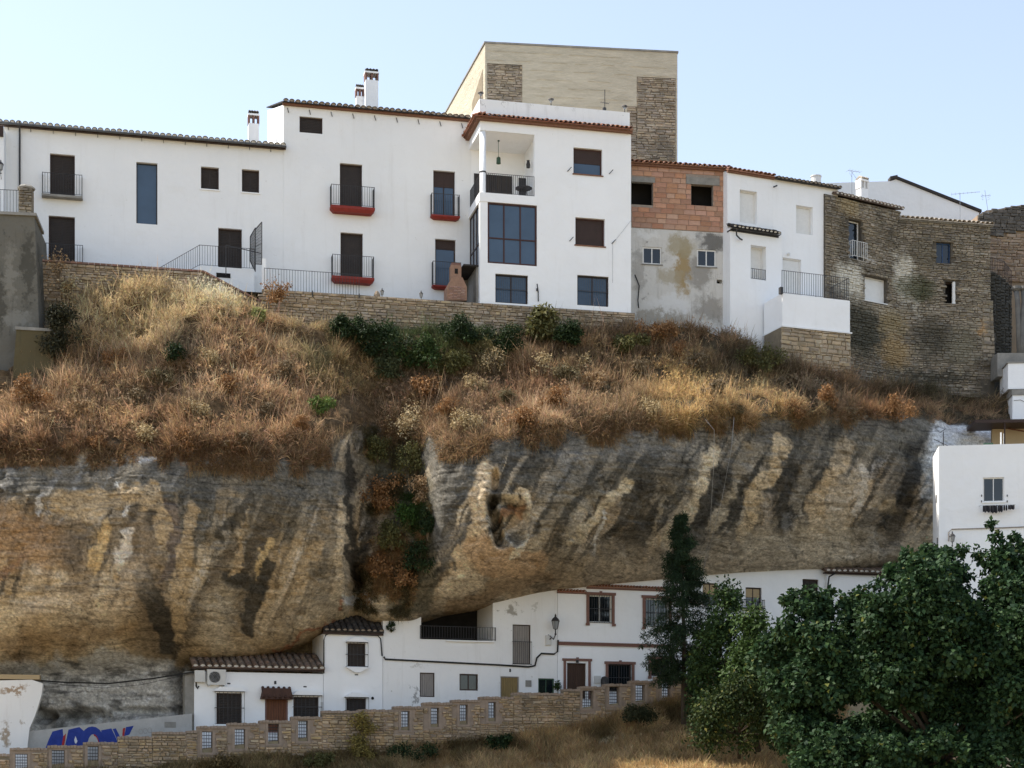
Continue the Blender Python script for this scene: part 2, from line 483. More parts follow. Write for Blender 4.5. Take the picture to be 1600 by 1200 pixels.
# hummocks on the slope, ledges and bulges on the rock
d = grassw * (.8 * fbm(X0 / 1.9, DY / 1.9, Z0 / 1.9, 3, 4) + .28 * fbm(X0 / .6, DY / .6, Z0 / .6, 5, 3))
big = .55 * fbm(X0 / 5.0, Z0 / 4.0, 0, 11, 3) + .22 * fbm(X0 / 1.3, Z0 / 1.0, 0, 13, 4)
warp = Z0 + .35 * fbm(X0 / 4, Z0 / 3, 0, 21, 3) - .02 * X0
ledge = .055 * fbm(X0 / 3.2, warp / .22, 0, 23, 3) + .035 * fbm(X0 / 1.1, warp / .11, 0, 29, 2)
pits = sstep(.25, .5, fbm(X0 / .45, Z0 / .35, 0, 33, 3)) * .10 + .07 * fbm(X0 / .3, Z0 / .25, 0, 35, 3)
runn = .16 * np.abs(fbm((X0 + .45 * Z0) / .9, Z0 / 5.0, 0, 37, 4))
ledge = ledge - pits - runn
hangw = 1 - .75 * sstep(5.6, 7.2, S)
d = d + rockw * (big * hangw + ledge * 1.0)
# hollows in the right-hand face, each with its own place
def hollow(cx, cy, rx, ry, dep, slant=0.0, p=1.0):
    q = np.hypot((PX - cx - slant * (PY - cy)) / rx, (PY - cy) / ry)
    q = q + .25 * fbm(PX / 14., PY / 14., 0, int(cx), 3)
    return dep * sstep(1.0, .35, q) ** p
pit = hollow(772, 752, 8, 24, .7, -.05) + hollow(771, 782, 9, 10, .9) + hollow(776, 822, 13, 46, 1.9, .22)
pit = pit + hollow(806, 818, 28, 46, 1.15, .05) + hollow(800, 784, 32, 12, .6) + hollow(560, 905, 13, 26, 2.4) + hollow(762, 800, 18, 60, -.35, .1)
pit = pit + hollow(1405, 815, 30, 60, .9, -.45) + hollow(1340, 850, 16, 30, .4, -.5)
# the grey cave behind the painted wall
pit = pit + hollow(120, 1118, 60, 14, 1.0) + hollow(225, 1112, 60, 9, .7) + hollow(66, 1118, 22, 16, 1.4)
d = d - pit
YW = DY - d * .9
ZW = Z0 + grassw * d * .55
XW = X0 + 0.12 * rockw * fbm(X0 / .8, Z0 / .8, 0, 41, 3)
CV = np.stack([XW, YW, ZW], -1)

# colours of the stone: where each stain lies
OCH, TAN, GREY, DARK, BRN, PALE, RUST = [np.array(c) for c in ((.37, .265, .14), (.46, .365, .235), (.115, .105, .085), (.045, .041, .033), (.20, .145, .085), (.50, .465, .41), (.34, .16, .06))]
def mixa(a, b, w): return a * (1 - w[..., None]) + b * w[..., None]
wx = PX + 16 * fbm(PX / 60, PY / 60, 0, 51, 4); wy = PY + 16 * fbm(PX / 60, PY / 60, 0, 57, 4)
lipy = np.interp(PX, GX, _A[:, 3, 0]); cony = np.interp(PX, GX, _A[:, 7, 0])
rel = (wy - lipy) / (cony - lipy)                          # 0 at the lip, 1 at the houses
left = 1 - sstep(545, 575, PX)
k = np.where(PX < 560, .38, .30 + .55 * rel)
q = wx + k * (wy - lipy)
st1 = fbm(q / 34., wy / 260., 0, 61, 5); st2 = fbm(q / 13., wy / 170., 0, 67, 4); st3 = fbm(wx / 70., wy / 50., 0, 71, 5)
c = np.zeros(PX.shape + (3,)) + OCH
c = mixa(c, TAN + 0 * c, sstep(-.1, .35, st3 + .25 * st2))
c = mixa(c, BRN + 0 * c, .5 * sstep(.12, .42, fbm(wx / 45., wy / 60., 0, 73, 4)))
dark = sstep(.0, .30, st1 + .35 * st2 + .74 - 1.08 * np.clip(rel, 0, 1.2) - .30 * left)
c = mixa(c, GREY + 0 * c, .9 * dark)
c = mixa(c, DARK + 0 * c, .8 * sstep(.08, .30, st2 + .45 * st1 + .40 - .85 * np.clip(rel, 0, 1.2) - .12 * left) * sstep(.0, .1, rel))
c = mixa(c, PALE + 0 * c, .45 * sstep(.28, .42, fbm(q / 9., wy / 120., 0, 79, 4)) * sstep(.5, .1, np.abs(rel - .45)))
STROKES = [
 ([(905, 770), (860, 815), (838, 850)], 7, np.array((.40, .32, .20)), .7), ([(960, 730), (905, 800), (880, 870)], 6, np.array((.36, .30, .20)), .7), ([(1050, 720), (1000, 790), (975, 860)], 7, np.array((.40, .33, .22)), .75), ([(1085, 700), (1045, 770), (1010, 850)], 5, np.array((.38, .31, .20)), .7),
 ([(1165, 700), (1150, 760), (1120, 830)], 7, np.array((.40, .32, .20)), .75), ([(1200, 780), (1190, 850)], 12, np.array((.40, .32, .22)), .7), ([(1262, 730), (1255, 790), (1250, 860)], 10, np.array((.42, .35, .24)), .75), ([(1315, 740), (1310, 800), (1295, 860)], 16, np.array((.40, .32, .21)), .7), ([(1375, 760), (1355, 830)], 8, np.array((.38, .30, .19)), .7),
 ([(1100, 690), (1140, 760), (1090, 850)], 5, np.array((.045, .04, .033)), .8), ([(1185, 720), (1150, 780), (1135, 840)], 6, np.array((.05, .045, .035)), .8), ([(1290, 720), (1265, 770), (1255, 830)], 5, np.array((.05, .045, .035)), .75), ([(940, 740), (890, 800), (870, 850)], 6, np.array((.05, .045, .035)), .75), ([(1020, 730), (985, 790), (955, 860)], 6, np.array((.05, .045, .035)), .75),
 ([(60, 830), (110, 845), (150, 850)], 34, np.array((.11, .082, .052)), .62), ([(200, 815), (235, 870), (232, 940), (255, 1000)], 42, np.array((.12, .09, .058)), .65), ([(300, 740), (340, 770), (320, 830)], 38, np.array((.085, .078, .062)), .64),
 ([(405, 745), (470, 740), (545, 750)], 34, np.array((.11, .10, .078)), .62), ([(425, 800), (385, 870), (350, 930)], 40, np.array((.10, .08, .05)), .62), ([(0, 760), (60, 770), (160, 765), (260, 760)], 20, np.array((.09, .08, .06)), .64), ([(0, 820), (40, 830)], 40, np.array((.20, .115, .05)), .6),
 ([(480, 820), (520, 860), (500, 930)], 26, np.array((.16, .135, .095)), .55), ([(850, 760), (960, 740), (1060, 730)], 40, np.array((.075, .068, .052)), .64), ([(880, 810), (860, 860)], 28, np.array((.085, .072, .05)), .6), ([(1150, 720), (1090, 800), (1050, 870)], 26, np.array((.06, .053, .04)), .64),
 ([(1060, 720), (1010, 780), (970, 850)], 24, np.array((.08, .066, .045)), .62), ([(1270, 720), (1230, 790), (1220, 850)], 24, np.array((.07, .062, .048)), .62), ([(1200, 700), (1300, 690), (1420, 690)], 26, np.array((.075, .067, .05)), .64), ([(1400, 730), (1390, 790), (1350, 850)], 24, np.array((.075, .065, .05)), .6),   # points, half width, colour, strength
 ([(0, 722), (150, 720), (260, 715), (350, 722)], 9, np.array((.30, .29, .26)), .6), ([(210, 715), (258, 712)], 6, np.array((.60, .58, .54)), .8), ([(20, 735), (8, 765)], 4, PALE, .7), ([(130, 735), (118, 770)], 3, PALE, .7), ([(175, 738), (150, 790)], 3, PALE, .7), ([(215, 745), (195, 800)], 3, PALE, .7), ([(280, 735), (270, 765)], 4, PALE, .7), ([(90, 745), (75, 775), (60, 800)], 5, PALE, .7), ([(80, 750), (70, 770)], 5, PALE, .7),
 ([(0, 745), (200, 750), (330, 745), (440, 760), (540, 760)], 22, GREY, .75), ([(190, 760), (180, 790)], 5, PALE, .8), ([(260, 740), (268, 765)], 8, GREY, .8),
 ([(100, 790), (160, 785), (240, 775), (262, 800), (255, 840)], 17, OCH, .9), ([(165, 820), (150, 860), (137, 895)], 9, np.array((.46, .31, .13)), .95),
 ([(120, 820), (100, 860), (122, 900), (118, 925)], 22, BRN, .85), ([(115, 850), (110, 880)], 18, np.array((.12, .09, .06)), .7),
 ([(212, 830), (225, 880), (238, 940), (262, 1000)], 24, BRN, .85), ([(228, 900), (246, 960), (262, 1010)], 17, DARK, .9), ([(270, 780), (272, 840), (262, 900)], 9, np.array((.13, .10, .08)), .85),
 ([(300, 800), (290, 860), (278, 920), (282, 980)], 13, OCH, .8), ([(285, 930), (282, 1000)], 9, OCH, .9),
 ([(395, 770), (370, 810), (345, 835)], 9, DARK, .85), ([(422, 815), (395, 870), (362, 905)], 11, np.array((.10, .08, .055)), .9), ([(372, 840), (345, 880), (320, 930), (300, 990)], 10, np.array((.13, .10, .065)), .85),
 ([(420, 885), (400, 920), (388, 985)], 13, DARK, .9), ([(360, 905), (400, 915)], 16, DARK, .85), ([(376, 835), (365, 895)], 6, OCH, .9), ([(425, 845), (405, 890)], 7, np.array((.46, .33, .15)), .9),
 ([(515, 760), (525, 830)], 10, GREY, .6), ([(540, 820), (540, 900), (520, 930)], 12, TAN, .85), ([(495, 850), (470, 900)], 8, OCH, .7), ([(510, 870), (500, 890)], 10, GREY, .6),
 ([(205, 900), (160, 960), (60, 940)], 32, np.array((.50, .40, .28)), .55), ([(200, 830), (190, 880)], 10, np.array((.55, .47, .37)), .8), ([(0, 840), (60, 850)], 40, np.array((.34, .19, .075)), .6), ([(0, 900), (40, 870)], 6, np.array((.25, .12, .05)), .6),
 ([(340, 940), (330, 990)], 26, np.array((.47, .39, .27)), .6), ([(0, 1010), (90, 1000), (200, 985)], 14, np.array((.24, .15, .065)), .6), ([(0, 1035), (30, 1025)], 10, DARK, .5),
 ([(545, 700), (548, 800), (553, 900)], 5, DARK, .9), ([(600, 720), (640, 760), (650, 850), (640, 930)], 40, np.array((.075, .07, .045)), .8), ([(600, 800), (590, 870)], 15, BRN, .6),
 ([(685, 740), (686, 800), (688, 870)], 2, np.array((.36, .35, .32)), .6), ([(680, 700), (690, 760), (690, 850)], 16, np.array((.10, .092, .075)), .8), ([(705, 705), (800, 700), (900, 690)], 14, np.array((.10, .095, .08)), .7), ([(720, 760), (740, 760)], 26, GREY, .8), ([(715, 830), (700, 870)], 18, np.array((.14, .13, .115)), .7),
 ([(764, 735), (750, 790), (740, 850), (715, 890)], 15, np.array((.52, .38, .21)), .95), ([(745, 860), (790, 890), (830, 880)], 24, np.array((.42, .26, .12)), .85), ([(700, 920), (740, 905)], 18, np.array((.54, .43, .28)), .8), ([(704, 878), (702, 886)], 8, GREY, .9),
 ([(790, 785), (815, 770), (826, 790), (824, 840), (808, 878)], 5, np.array((.55, .45, .3)), .85), ([(795, 800), (812, 795)], 9, RUST, .7), ([(805, 830), (806, 860)], 7, GREY, .7),
 ([(700, 950), (780, 925), (860, 905)], 12, np.array((.30, .19, .085)), .7), ([(880, 715), (1000, 690), (1150, 680)], 18, np.array((.20, .19, .17)), .5),
 ([(1115, 700), (1108, 745), (1075, 800), (1040, 850)], 11, np.array((.53, .41, .24)), .9), ([(985, 755), (930, 800), (900, 850)], 9, np.array((.48, .38, .22)), .85), ([(945, 800), (930, 860)], 5, np.array((.5, .46, .4)), .8),
 ([(1130, 740), (1100, 800), (1080, 850), (1075, 870)], 15, DARK, .85), ([(1010, 760), (1000, 800), (985, 860)], 14, DARK, .7),
 ([(1220, 690), (1215, 730), (1180, 770), (1160, 830)], 13, np.array((.50, .36, .18)), .85), ([(1240, 730), (1230, 780), (1225, 840)], 11, DARK, .85), ([(1235, 800), (1240, 860)], 9, np.array((.17, .17, .165)), .7),
 ([(1325, 695), (1300, 740), (1280, 780), (1275, 830)], 16, np.array((.47, .33, .16)), .85), ([(1350, 720), (1345, 780), (1340, 800)], 7, np.array((.48, .42, .33)), .8), ([(1375, 700), (1370, 760)], 7, DARK, .6),
 ([(1430, 690), (1425, 760), (1400, 820), (1385, 870)], 14, DARK, .85), ([(1400, 790), (1370, 800)], 12, np.array((.40, .29, .14)), .6), ([(1365, 800), (1335, 840)], 11, np.array((.12, .105, .08)), .8),
 ([(1180, 850), (1280, 840), (1330, 850)], 22, np.array((.42, .33, .19)), .6), ([(1452, 700), (1450, 770)], 9, np.array((.42, .40, .35)), .6), ([(1290, 700), (1380, 690), (1440, 670)], 18, np.array((.13, .115, .085)), .6),
 ([(430, 1015), (460, 1000), (495, 985), (525, 962)], 3, np.array((.33, .12, .05)), .8), ([(530, 945), (548, 935)], 3, np.array((.33, .12, .05)), .8),
]
q2 = PX + 7 * fbm(PX / 30, PY / 30, 0, 131, 3) + .56 * (PY - lipy) * sstep(560, 720, PX) + .34 * (PY - lipy) * (1 - sstep(560, 720, PX))
sk = fbm(q2 / 11., PY / 330., 0, 133, 3) + .3 * fbm(q2 / 4.2, PY / 120., 0, 137, 2)
zone = sstep(.04, .22, rel) * sstep(.98, .72, rel) * np.where(PX < 560, .55, 1.0)
c = mixa(c, np.array((.052, .047, .037)) + 0 * c, .82 * zone * sstep(.10, .22, sk))
c = mixa(c, np.array((.40, .325, .215)) + 0 * c, .72 * zone * sstep(-.12, -.26, sk))
def seg_d(px, py, a, b):
    a = np.array(a, float); b = np.array(b, float); ab = b - a
    t = np.clip(((px - a[0]) * ab[0] + (py - a[1]) * ab[1]) / max(1e-6, ab @ ab), 0, 1)
    return np.hypot(px - a[0] - t * ab[0], py - a[1] - t * ab[1])
jx = PX + 13 * fbm(PX / 20, PY / 30, 0, 91, 5) + 5 * fbm(PX / 5, PY / 8, 0, 92, 3); jy = PY + 20 * fbm(PX / 22, PY / 26, 0, 97, 5)
for pts, hw, col_, stg in STROKES:
    dd = np.full(PX.shape, 1e9)
    for a, b in zip(pts[:-1], pts[1:]):
        dd = np.minimum(dd, seg_d(jx, jy, a, b))
    c = mixa(c, col_ + 0 * c, stg * (sstep(hw * 1.12, hw * .7, dd) if stg > .66 else sstep(hw * 1.6, hw * .2, dd)))
LOW = np.array((.46, .39, .285)); c = mixa(c, LOW * (1 + .25 * fbm(PX / 40, PY / 12, 0, 141, 4)[..., None]), .55 * sstep(.66, .86, rel + .10 * fbm(PX / 40, PY / 40, 0, 143, 3)) * sstep(860, 960, PX) * (S < 8))   # tan, lightened in colour to make up for the overhang's shade
# the cave wall below the left rock is bare grey limestone
cg = np.array((.44, .425, .395)) * (1 + .35 * fbm(PX / 18, PY / 14, 0, 101, 5)[..., None])
cg = mixa(cg, np.array((.10, .095, .085)) + 0 * c, .8 * sstep(.1, .4, fbm(PX / 30, PY / 9, 0, 103, 4)))
c = mixa(c, cg, sstep(0, 1, (jy - (1030 - 22 * np.exp(-((jx - 170) / 70.) ** 2))) / 14.) * (1 - sstep(285, 325, jx)) * sstep(5, 5.5, S))
# white-washed rock behind the right-hand terrace
ww = sstep(1448, 1466, jx) * sstep(652, 662, jy) * sstep(2.2, 2.6, S) * (1 - sstep(715, 740, jy))
c = mixa(c, np.array((.62, .62, .61)) + 0 * c, .9 * ww * sstep(-.35, .0, fbm(PX / 16, PY / 10, 0, 107, 4) + .02 * (jy - 668)))
c = mixa(c, np.array((.045, .042, .035)) + 0 * c, .9 * sstep(1.2, .7, np.hypot((jx - 1518) / 34., (jy - 652) / 11.)) * sstep(1440, 1470, PX))
c = mixa(c, np.array((.40, .395, .38)) + 0 * c, .7 * sstep(1.2, .6, np.hypot((jx - 1530) / 40., (jy - 632) / 9.)))
# white-wash under the gully
c = mixa(c, np.array((.6, .58, .54)) + 0 * c, .9 * sstep(1.15, .7, np.hypot((jx - 562) / 28., (jy - 936) / 11.)) * sstep(6, 6.2, S))
soil = np.array((.15, .10, .055)) * (1 + .4 * fbm(PX / 20, PY / 20, 0, 109, 4)[..., None])
soil = mixa(soil, np.array((.085, .065, .04)) + 0 * soil, sstep(600, 900, PX))
c = mixa(soil, c, sstep(2.8, 3.05, S + .15 * fbm(PX / 25, PY / 12, 0, 111, 3)))
crk = np.abs(fbm(wx / 26., wy / 40., 0, 121, 4)); c = c * (1 - .55 * (sstep(.035, .0, crk) * (S > 3.05) * (S < 7.2))[..., None])
spk = fbm(PX / 3.6, PY / 2.4, 0, 123, 3); c = c * np.clip(1 + .55 * spk, .3, 1.6)[..., None]
lumc = c.mean(-1, keepdims=True); c = np.where((S > 3.0)[..., None], (c * (1 - .17 - .11 * sstep(620, 760, PX))[..., None] + lumc * (.17 + .11 * sstep(620, 760, PX))[..., None]) * 1.52, c)
c = np.clip(c, .01, .8)

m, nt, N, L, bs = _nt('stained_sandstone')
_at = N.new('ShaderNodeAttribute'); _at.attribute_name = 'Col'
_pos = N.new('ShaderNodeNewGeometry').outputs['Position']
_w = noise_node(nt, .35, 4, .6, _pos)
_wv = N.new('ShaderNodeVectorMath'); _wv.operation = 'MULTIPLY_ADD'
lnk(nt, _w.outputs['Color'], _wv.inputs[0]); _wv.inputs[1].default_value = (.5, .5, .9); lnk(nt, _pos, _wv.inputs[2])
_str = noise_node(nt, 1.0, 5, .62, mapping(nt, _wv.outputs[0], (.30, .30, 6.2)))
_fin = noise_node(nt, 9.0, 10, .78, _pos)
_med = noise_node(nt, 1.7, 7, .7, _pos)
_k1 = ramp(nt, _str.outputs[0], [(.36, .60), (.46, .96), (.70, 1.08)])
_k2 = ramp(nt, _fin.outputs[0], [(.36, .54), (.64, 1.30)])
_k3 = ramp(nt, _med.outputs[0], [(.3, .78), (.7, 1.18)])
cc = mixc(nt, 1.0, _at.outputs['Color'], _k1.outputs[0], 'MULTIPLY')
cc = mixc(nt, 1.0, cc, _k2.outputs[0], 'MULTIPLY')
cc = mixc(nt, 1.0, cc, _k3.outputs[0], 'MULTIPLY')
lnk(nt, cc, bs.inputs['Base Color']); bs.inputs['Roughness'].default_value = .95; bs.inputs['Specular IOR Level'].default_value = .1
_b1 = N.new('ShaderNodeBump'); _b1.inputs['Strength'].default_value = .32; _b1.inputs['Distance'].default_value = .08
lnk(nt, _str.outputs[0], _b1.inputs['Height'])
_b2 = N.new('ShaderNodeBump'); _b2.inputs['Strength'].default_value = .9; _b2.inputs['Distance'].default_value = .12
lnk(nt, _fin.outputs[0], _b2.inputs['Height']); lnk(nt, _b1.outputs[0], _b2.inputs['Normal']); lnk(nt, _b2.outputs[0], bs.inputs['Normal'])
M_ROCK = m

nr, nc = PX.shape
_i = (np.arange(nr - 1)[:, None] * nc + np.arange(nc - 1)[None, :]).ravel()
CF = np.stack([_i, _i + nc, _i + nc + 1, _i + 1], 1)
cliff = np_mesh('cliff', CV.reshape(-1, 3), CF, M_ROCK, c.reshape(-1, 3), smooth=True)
tag(cliff, kind='structure')

# ------------------------------------------------------------------ street and the bank below it, one sheet out to the horizon
FOOT = [(-260, 1232), (0, 1222), (200, 1210), (300, 1200), (420, 1188), (560, 1178), (700, 1166), (850, 1150), (950, 1128), (1000, 1110), (1060, 1098), (1150, 1092), (1300, 1085), (1760, 1060)]
def foot_py(px): return np.interp(px, [p for p, _ in FOOT], [y for _, y in FOOT])
def par_top(px): return np.interp(px, [-260, 0, 300, 560, 850, 1050, 1300, 1760], [1200, 1172, 1140, 1112, 1082, 1058, 1030, 985])
bx = np.arange(-600, 2300, 24.0)
rows = []
pyv = np.array([plane_y(p, 0, 72.0, 17) for p in np.clip(bx, -400, 1900)])
street = (HORIZ - par_top(bx)) / FPX * pyv - .9
fz = (HORIZ - foot_py(bx)) / FPX * pyv
def brow(dY, z): rows.append(np.stack([(bx - CX) / FPX * (pyv + dY), pyv + dY, z], 1))
brow(9.0, street + .3); brow(4.0, street + .15); brow(.25, street); brow(.18, fz)
for t in np.linspace(0, 1, 26):
    dY = -1.0 * t - 30 * t * t
    z = fz + (-2.6 - fz) * (t ** 1.05) + .35 * fbm(bx / 60., t * 9 + 0 * bx, 0, 211, 3) * min(1, t * 6) * (1 - t)
    brow(dY, z)
BANK_R0 = 3
bank_rows = np.array(rows)
for yy in (25., 8., -60., -400.):
    rows.append(np.stack([(bx - CX) / FPX * (80 + abs(yy)) * (1 + abs(yy) / 60), 0 * bx + yy, 0 * bx - 2.7], 1))
BV = np.array(rows); br, bc = BV.shape[:2]
_i = (np.arange(br - 1)[:, None] * bc + np.arange(bc - 1)[None, :]).ravel()
BF = np.stack([_i, _i + bc, _i + bc + 1, _i + 1], 1)
ground = np_mesh('ground', BV.reshape(-1, 3), BF, M_FIELD, smooth=True)
tag(ground, kind='structure')
# the plateau behind the houses, out to the horizon
pl = MB()
pl.poly([(-900, 96, 21.0), (900, 104, 21.0), (2500, 3000, 30), (-2500, 3000, 30)])
tag(pl.build('plateau', M_EARTH), kind='structure')
# ------------------------------------------------------------------ facade frame: x along the wall, y into it, z up
class Fac:
    def __init__(s, px, Y, th, zb, name=None, label=None, cat=None, group=None, base=None, root=None):
        s.O = Vector(((px - CX) / FPX * Y, Y)); s.th = R(th); s.zb = zb
        s.W = Matrix.Translation((s.O.x, s.O.y, zb)) @ Matrix.Rotation(s.th, 4, 'Z')
        s.holes = []; s.left = 300
        if root is not None:
            s.root = root; s.M = base.W.inverted() @ s.W
        else:
            s.root = empty(name, (s.O.x, s.O.y, zb), s.th, label, cat, group); s.M = None
    def L(s, px, py, dep=0.0):
        rx, rz = (px - CX) / FPX, (HORIZ - py) / FPX
        c, n = math.cos(s.th), math.sin(s.th)
        u = (rx * (s.O.y + dep * c) - s.O.x + dep * n) / (c - rx * n)
        Y = s.O.y + u * n + dep * c
        return u, rz * Y - s.zb
    def u(s, px, dep=0.0): return s.L(px, 600, dep)[0]
    def z(s, px, py, dep=0.0): return s.L(px, py, dep)[1]
    def rect(s, x0, y0, x1, y1, dep=0.0):
        ym = (y0 + y1) / 2; xm = (x0 + x1) / 2
        return s.L(x0, ym, dep)[0], s.L(x1, ym, dep)[0], s.L(xm, y1, dep)[1], s.L(xm, y0, dep)[1]
    def world(s, u, y, z): return s.W @ Vector((u, y, z))
    def part(s, name, mb, mats, parent=None, smooth=False):
        o = mb.build(name, mats, parent or s.root, s.M if (parent is None) else None, smooth)
        return o
    def put(s, obj_src, name, loc, scale=(1, 1, 1), rot=(0, 0, 0), parent=None):
        """another object sharing a mesh, as a part or a sub-part"""
        o = bpy.data.objects.new(name, obj_src)
        COL.objects.link(o); o.parent = parent or s.root
        from mathutils import Euler
        m = Matrix.LocRotScale(Vector(loc), Euler(rot), Vector(scale))
        o.matrix_basis = (s.M @ m) if (s.M is not None and parent is None) else m
        return o

def wall_mb(u0, u1, z0, z1, holes, thick, slope=0.0, through=False):
    b = MB()
    us = sorted({u0, u1} | {min(max(h[k], u0), u1) for h in holes for k in (0, 1)})
    zs = sorted({z0, z1} | {min(max(h[k], z0), z1) for h in holes for k in (2, 3)})
    for i in range(len(us) - 1):
        for j in range(len(zs) - 1):
            a, c, e, f = us[i], us[i + 1], zs[j], zs[j + 1]
            um, zm = (a + c) / 2, (e + f) / 2
            if c - a < 1e-5 or f - e < 1e-5: continue
            if any(h[0] < um < h[1] and h[2] < zm < h[3] for h in holes): continue
            b.poly([(a, 0, e), (c, 0, e), (c, 0, f), (a, 0, f)])
            if through: b.poly([(a, thick, f), (c, thick, f), (c, thick, e), (a, thick, e)])
    for h in holes:
        a, c, e, f, r = h[:5]
        e2 = max(e, z0)
        b.poly([(a, 0, e2), (a, 0, f), (a, r, f), (a, r, e2)])
        b.poly([(c, r, e2), (c, r, f), (c, 0, f), (c, 0, e2)])
        b.poly([(a, r, f), (a, 0, f), (c, 0, f), (c, r, f)])
        if e > z0: b.poly([(a, 0, e), (a, r, e), (c, r, e), (c, 0, e)])
    zt = z1 + slope * thick
    b.poly([(u0, 0, z0), (u0, 0, z1), (u0, thick, zt), (u0, thick, z0)])
    b.poly([(u1, thick, z0), (u1, thick, zt), (u1, 0, z1), (u1, 0, z0)])
    if not through: b.poly([(u0, thick, z0), (u0, thick, zt), (u1, thick, zt), (u1, thick, z0)])
    b.poly([(u0, 0, z1), (u1, 0, z1), (u1, thick, zt), (u0, thick, zt)])
    b.poly([(u0, thick, z0), (u1, thick, z0), (u1, 0, z0), (u0, 0, z0)])
    return b

def frame_mb(a, c, e, f, y, w=.06, d=.05, nx=1, ny=1, ysplit=None, g=.004):
    b = MB(); a += g; c -= g; e += g; f -= g
    b.box(a, a + w, y - d, y + .03, e, f); b.box(c - w, c, y - d, y + .03, e, f)
    b.box(a + w, c - w, y - d, y + .03, e, e + w); b.box(a + w, c - w, y - d, y + .03, f - w, f)
    zs = ysplit if ysplit else [k / ny for k in range(1, ny)]
    for k in range(1, nx):
        x = a + (c - a) * k / nx
        b.box(x - w * .4, x + w * .4, y - d * .8, y + .028, e + w, f - w)
    for t in zs:
        z = e + (f - e) * t
        b.box(a + w, c - w, y - d * .7, y + .026, z - w * .4, z + w * .4)
    return b

def add_panes(fac, fr, a, c, e, f, y, nx, ny, mat, ysplit=None):
    zs = [0] + (list(ysplit) if ysplit else [k / ny for k in range(1, ny)]) + [1]
    for i in range(nx):
        for j in range(len(zs) - 1):
            b = MB(); x0, x1 = a + (c - a) * i / nx, a + (c - a) * (i + 1) / nx
            z0, z1 = e + (f - e) * zs[j], e + (f - e) * zs[j + 1]
            b.box(x0 + .012, x1 - .012, y - .012 + .001 * ((i + j) % 3), y + .012, z0 + .012, z1 - .012)
            fac.part('pane', b, mat, fr)

def slats_mb(a, c, e, f, y, n=2, pitch=.075):
    b = MB()
    b.box(a + .005, c - .005, y + .012, y + .03, e + .005, f - .005)
    w = (c - a) / n
    for k in range(n):
        x0, x1 = a + k * w + .035, a + (k + 1) * w - .035
        z = e + .06
        while z < f - .06:
            b.box(x0, x1, y - .012, y + .012, z, z + pitch * .62, z + pitch * .2, z + pitch * .82)
            z += pitch
    return b

def grille_mb(a, c, e, f, out, pitch=.11, rails=3, r=.009, depth=None):
    """bars standing off the wall, with returns to it"""
    b = MB()
    n = max(2, round((c - a) / pitch))
    for k in range(n + 1):
        x = a + (c - a) * k / n
        b.bar((x, -out, e), (x, -out, f), r)
    for k in range(rails):
        z = e + (f - e) * (k + .5 * (rails == 1)) / max(1, rails - 1) if rails > 1 else (e + f) / 2
        b.box(a - .01, c + .01, -out - .006, -out + .006, z - .014, z + .014)
        if out > .05:
            for x in (a, c): b.box(x - .008, x + .008, -out, .02, z - .012, z + .012)
    return b

def window(fac, x0, y0, x1, y1, kind='shutter', r=.2, frame=None, mat=None, nx=1, ny=1, ysplit=None, name='window', hole=True, w=.06, sill=False, label=None, top=0.35):
    a, c, e, f = fac.rect(x0, y0, x1, y1)
    if hole: fac.holes.append((a, c, e, f, r))
    y = r
    frame = frame or M_FRAME
    if kind == 'open': return a, c, e, f
    fr = fac.part(name, frame_mb(a, c, e, f, y, w, nx=(nx if kind in ('glass', 'half') else 1), ny=ny if kind == 'glass' else 1, ysplit=ysplit if kind == 'glass' else None), frame)
    if label: fr['label'] = label
    if kind == 'shutter':
        fac.part('shutter', slats_mb(a + w, c - w, e + w, f - w, y, n=max(1, nx)), mat or M_SHUT, fr)
    elif kind == 'roller':
        b = MB(); b.box(a + w, c - w, y + .014, y + .03, e + .02, f - .02)
        z = e + w
        while z < f - w: b.box(a + w, c - w, y - .004, y + .014, z, z + .045); z += .052
        fac.part('shutter', b, mat or M_BROWNSH, fr)
    elif kind == 'glass':
        add_panes(fac, fr, a, c, e, f, y, nx, ny, mat or M_GLASS, ysplit)
    elif kind == 'half':                       # roller shutter half down over a glazed door or window
        zm = f - (f - e) * top
        b = MB(); b.box(a + w, c - w, y - .02, y + .03, zm, f - .02)
        z = zm
        while z < f - w: b.box(a + w, c - w, y - .034, y - .02, z, z + .045); z += .052
        fac.part('shutter', b, M_BROWNSH, fr)
        add_panes(fac, fr, a, c, e, zm, y, nx, 1, mat or M_GLASS)
    elif kind == 'panel':
        b = MB(); b.box(a + w, c - w, y, y + .03, e + .01, f - .01)
        n = max(1, nx)
        for k in range(n):
            b.box(a + (c - a) * k / n + .05, a + (c - a) * (k + 1) / n - .05, y - .018, y, e + .08, f - .08)
        fac.part('shutter', b, mat or M_WHITEFRAME, fr)
    elif kind == 'planks':
        n = max(2, round((c - a) / .13))
        for k in range(n):
            b = MB(); b.box(a + w + (c - a - 2 * w) * k / n + .006, a + w + (c - a - 2 * w) * (k + 1) / n - .006, y - .01, y + .02 + .003 * (k % 2), e + .01, f - .01)
            fac.part('plank', b, mat or M_WOODDOOR, fr)
        b = MB(); b.box(a + w, c - w, y + .022, y + .05, e + .01, f - .01); fac.part('backing', b, M_DARK, fr)
    elif kind == 'dark':
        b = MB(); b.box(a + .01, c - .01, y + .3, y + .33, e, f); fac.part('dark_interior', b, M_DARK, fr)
    if sill:
        b = MB(); b.box(a - .05, c + .05, -.05, r - .06, e - .05, e + .004); fac.part('sill', b, sill, fr)
    return a, c, e, f

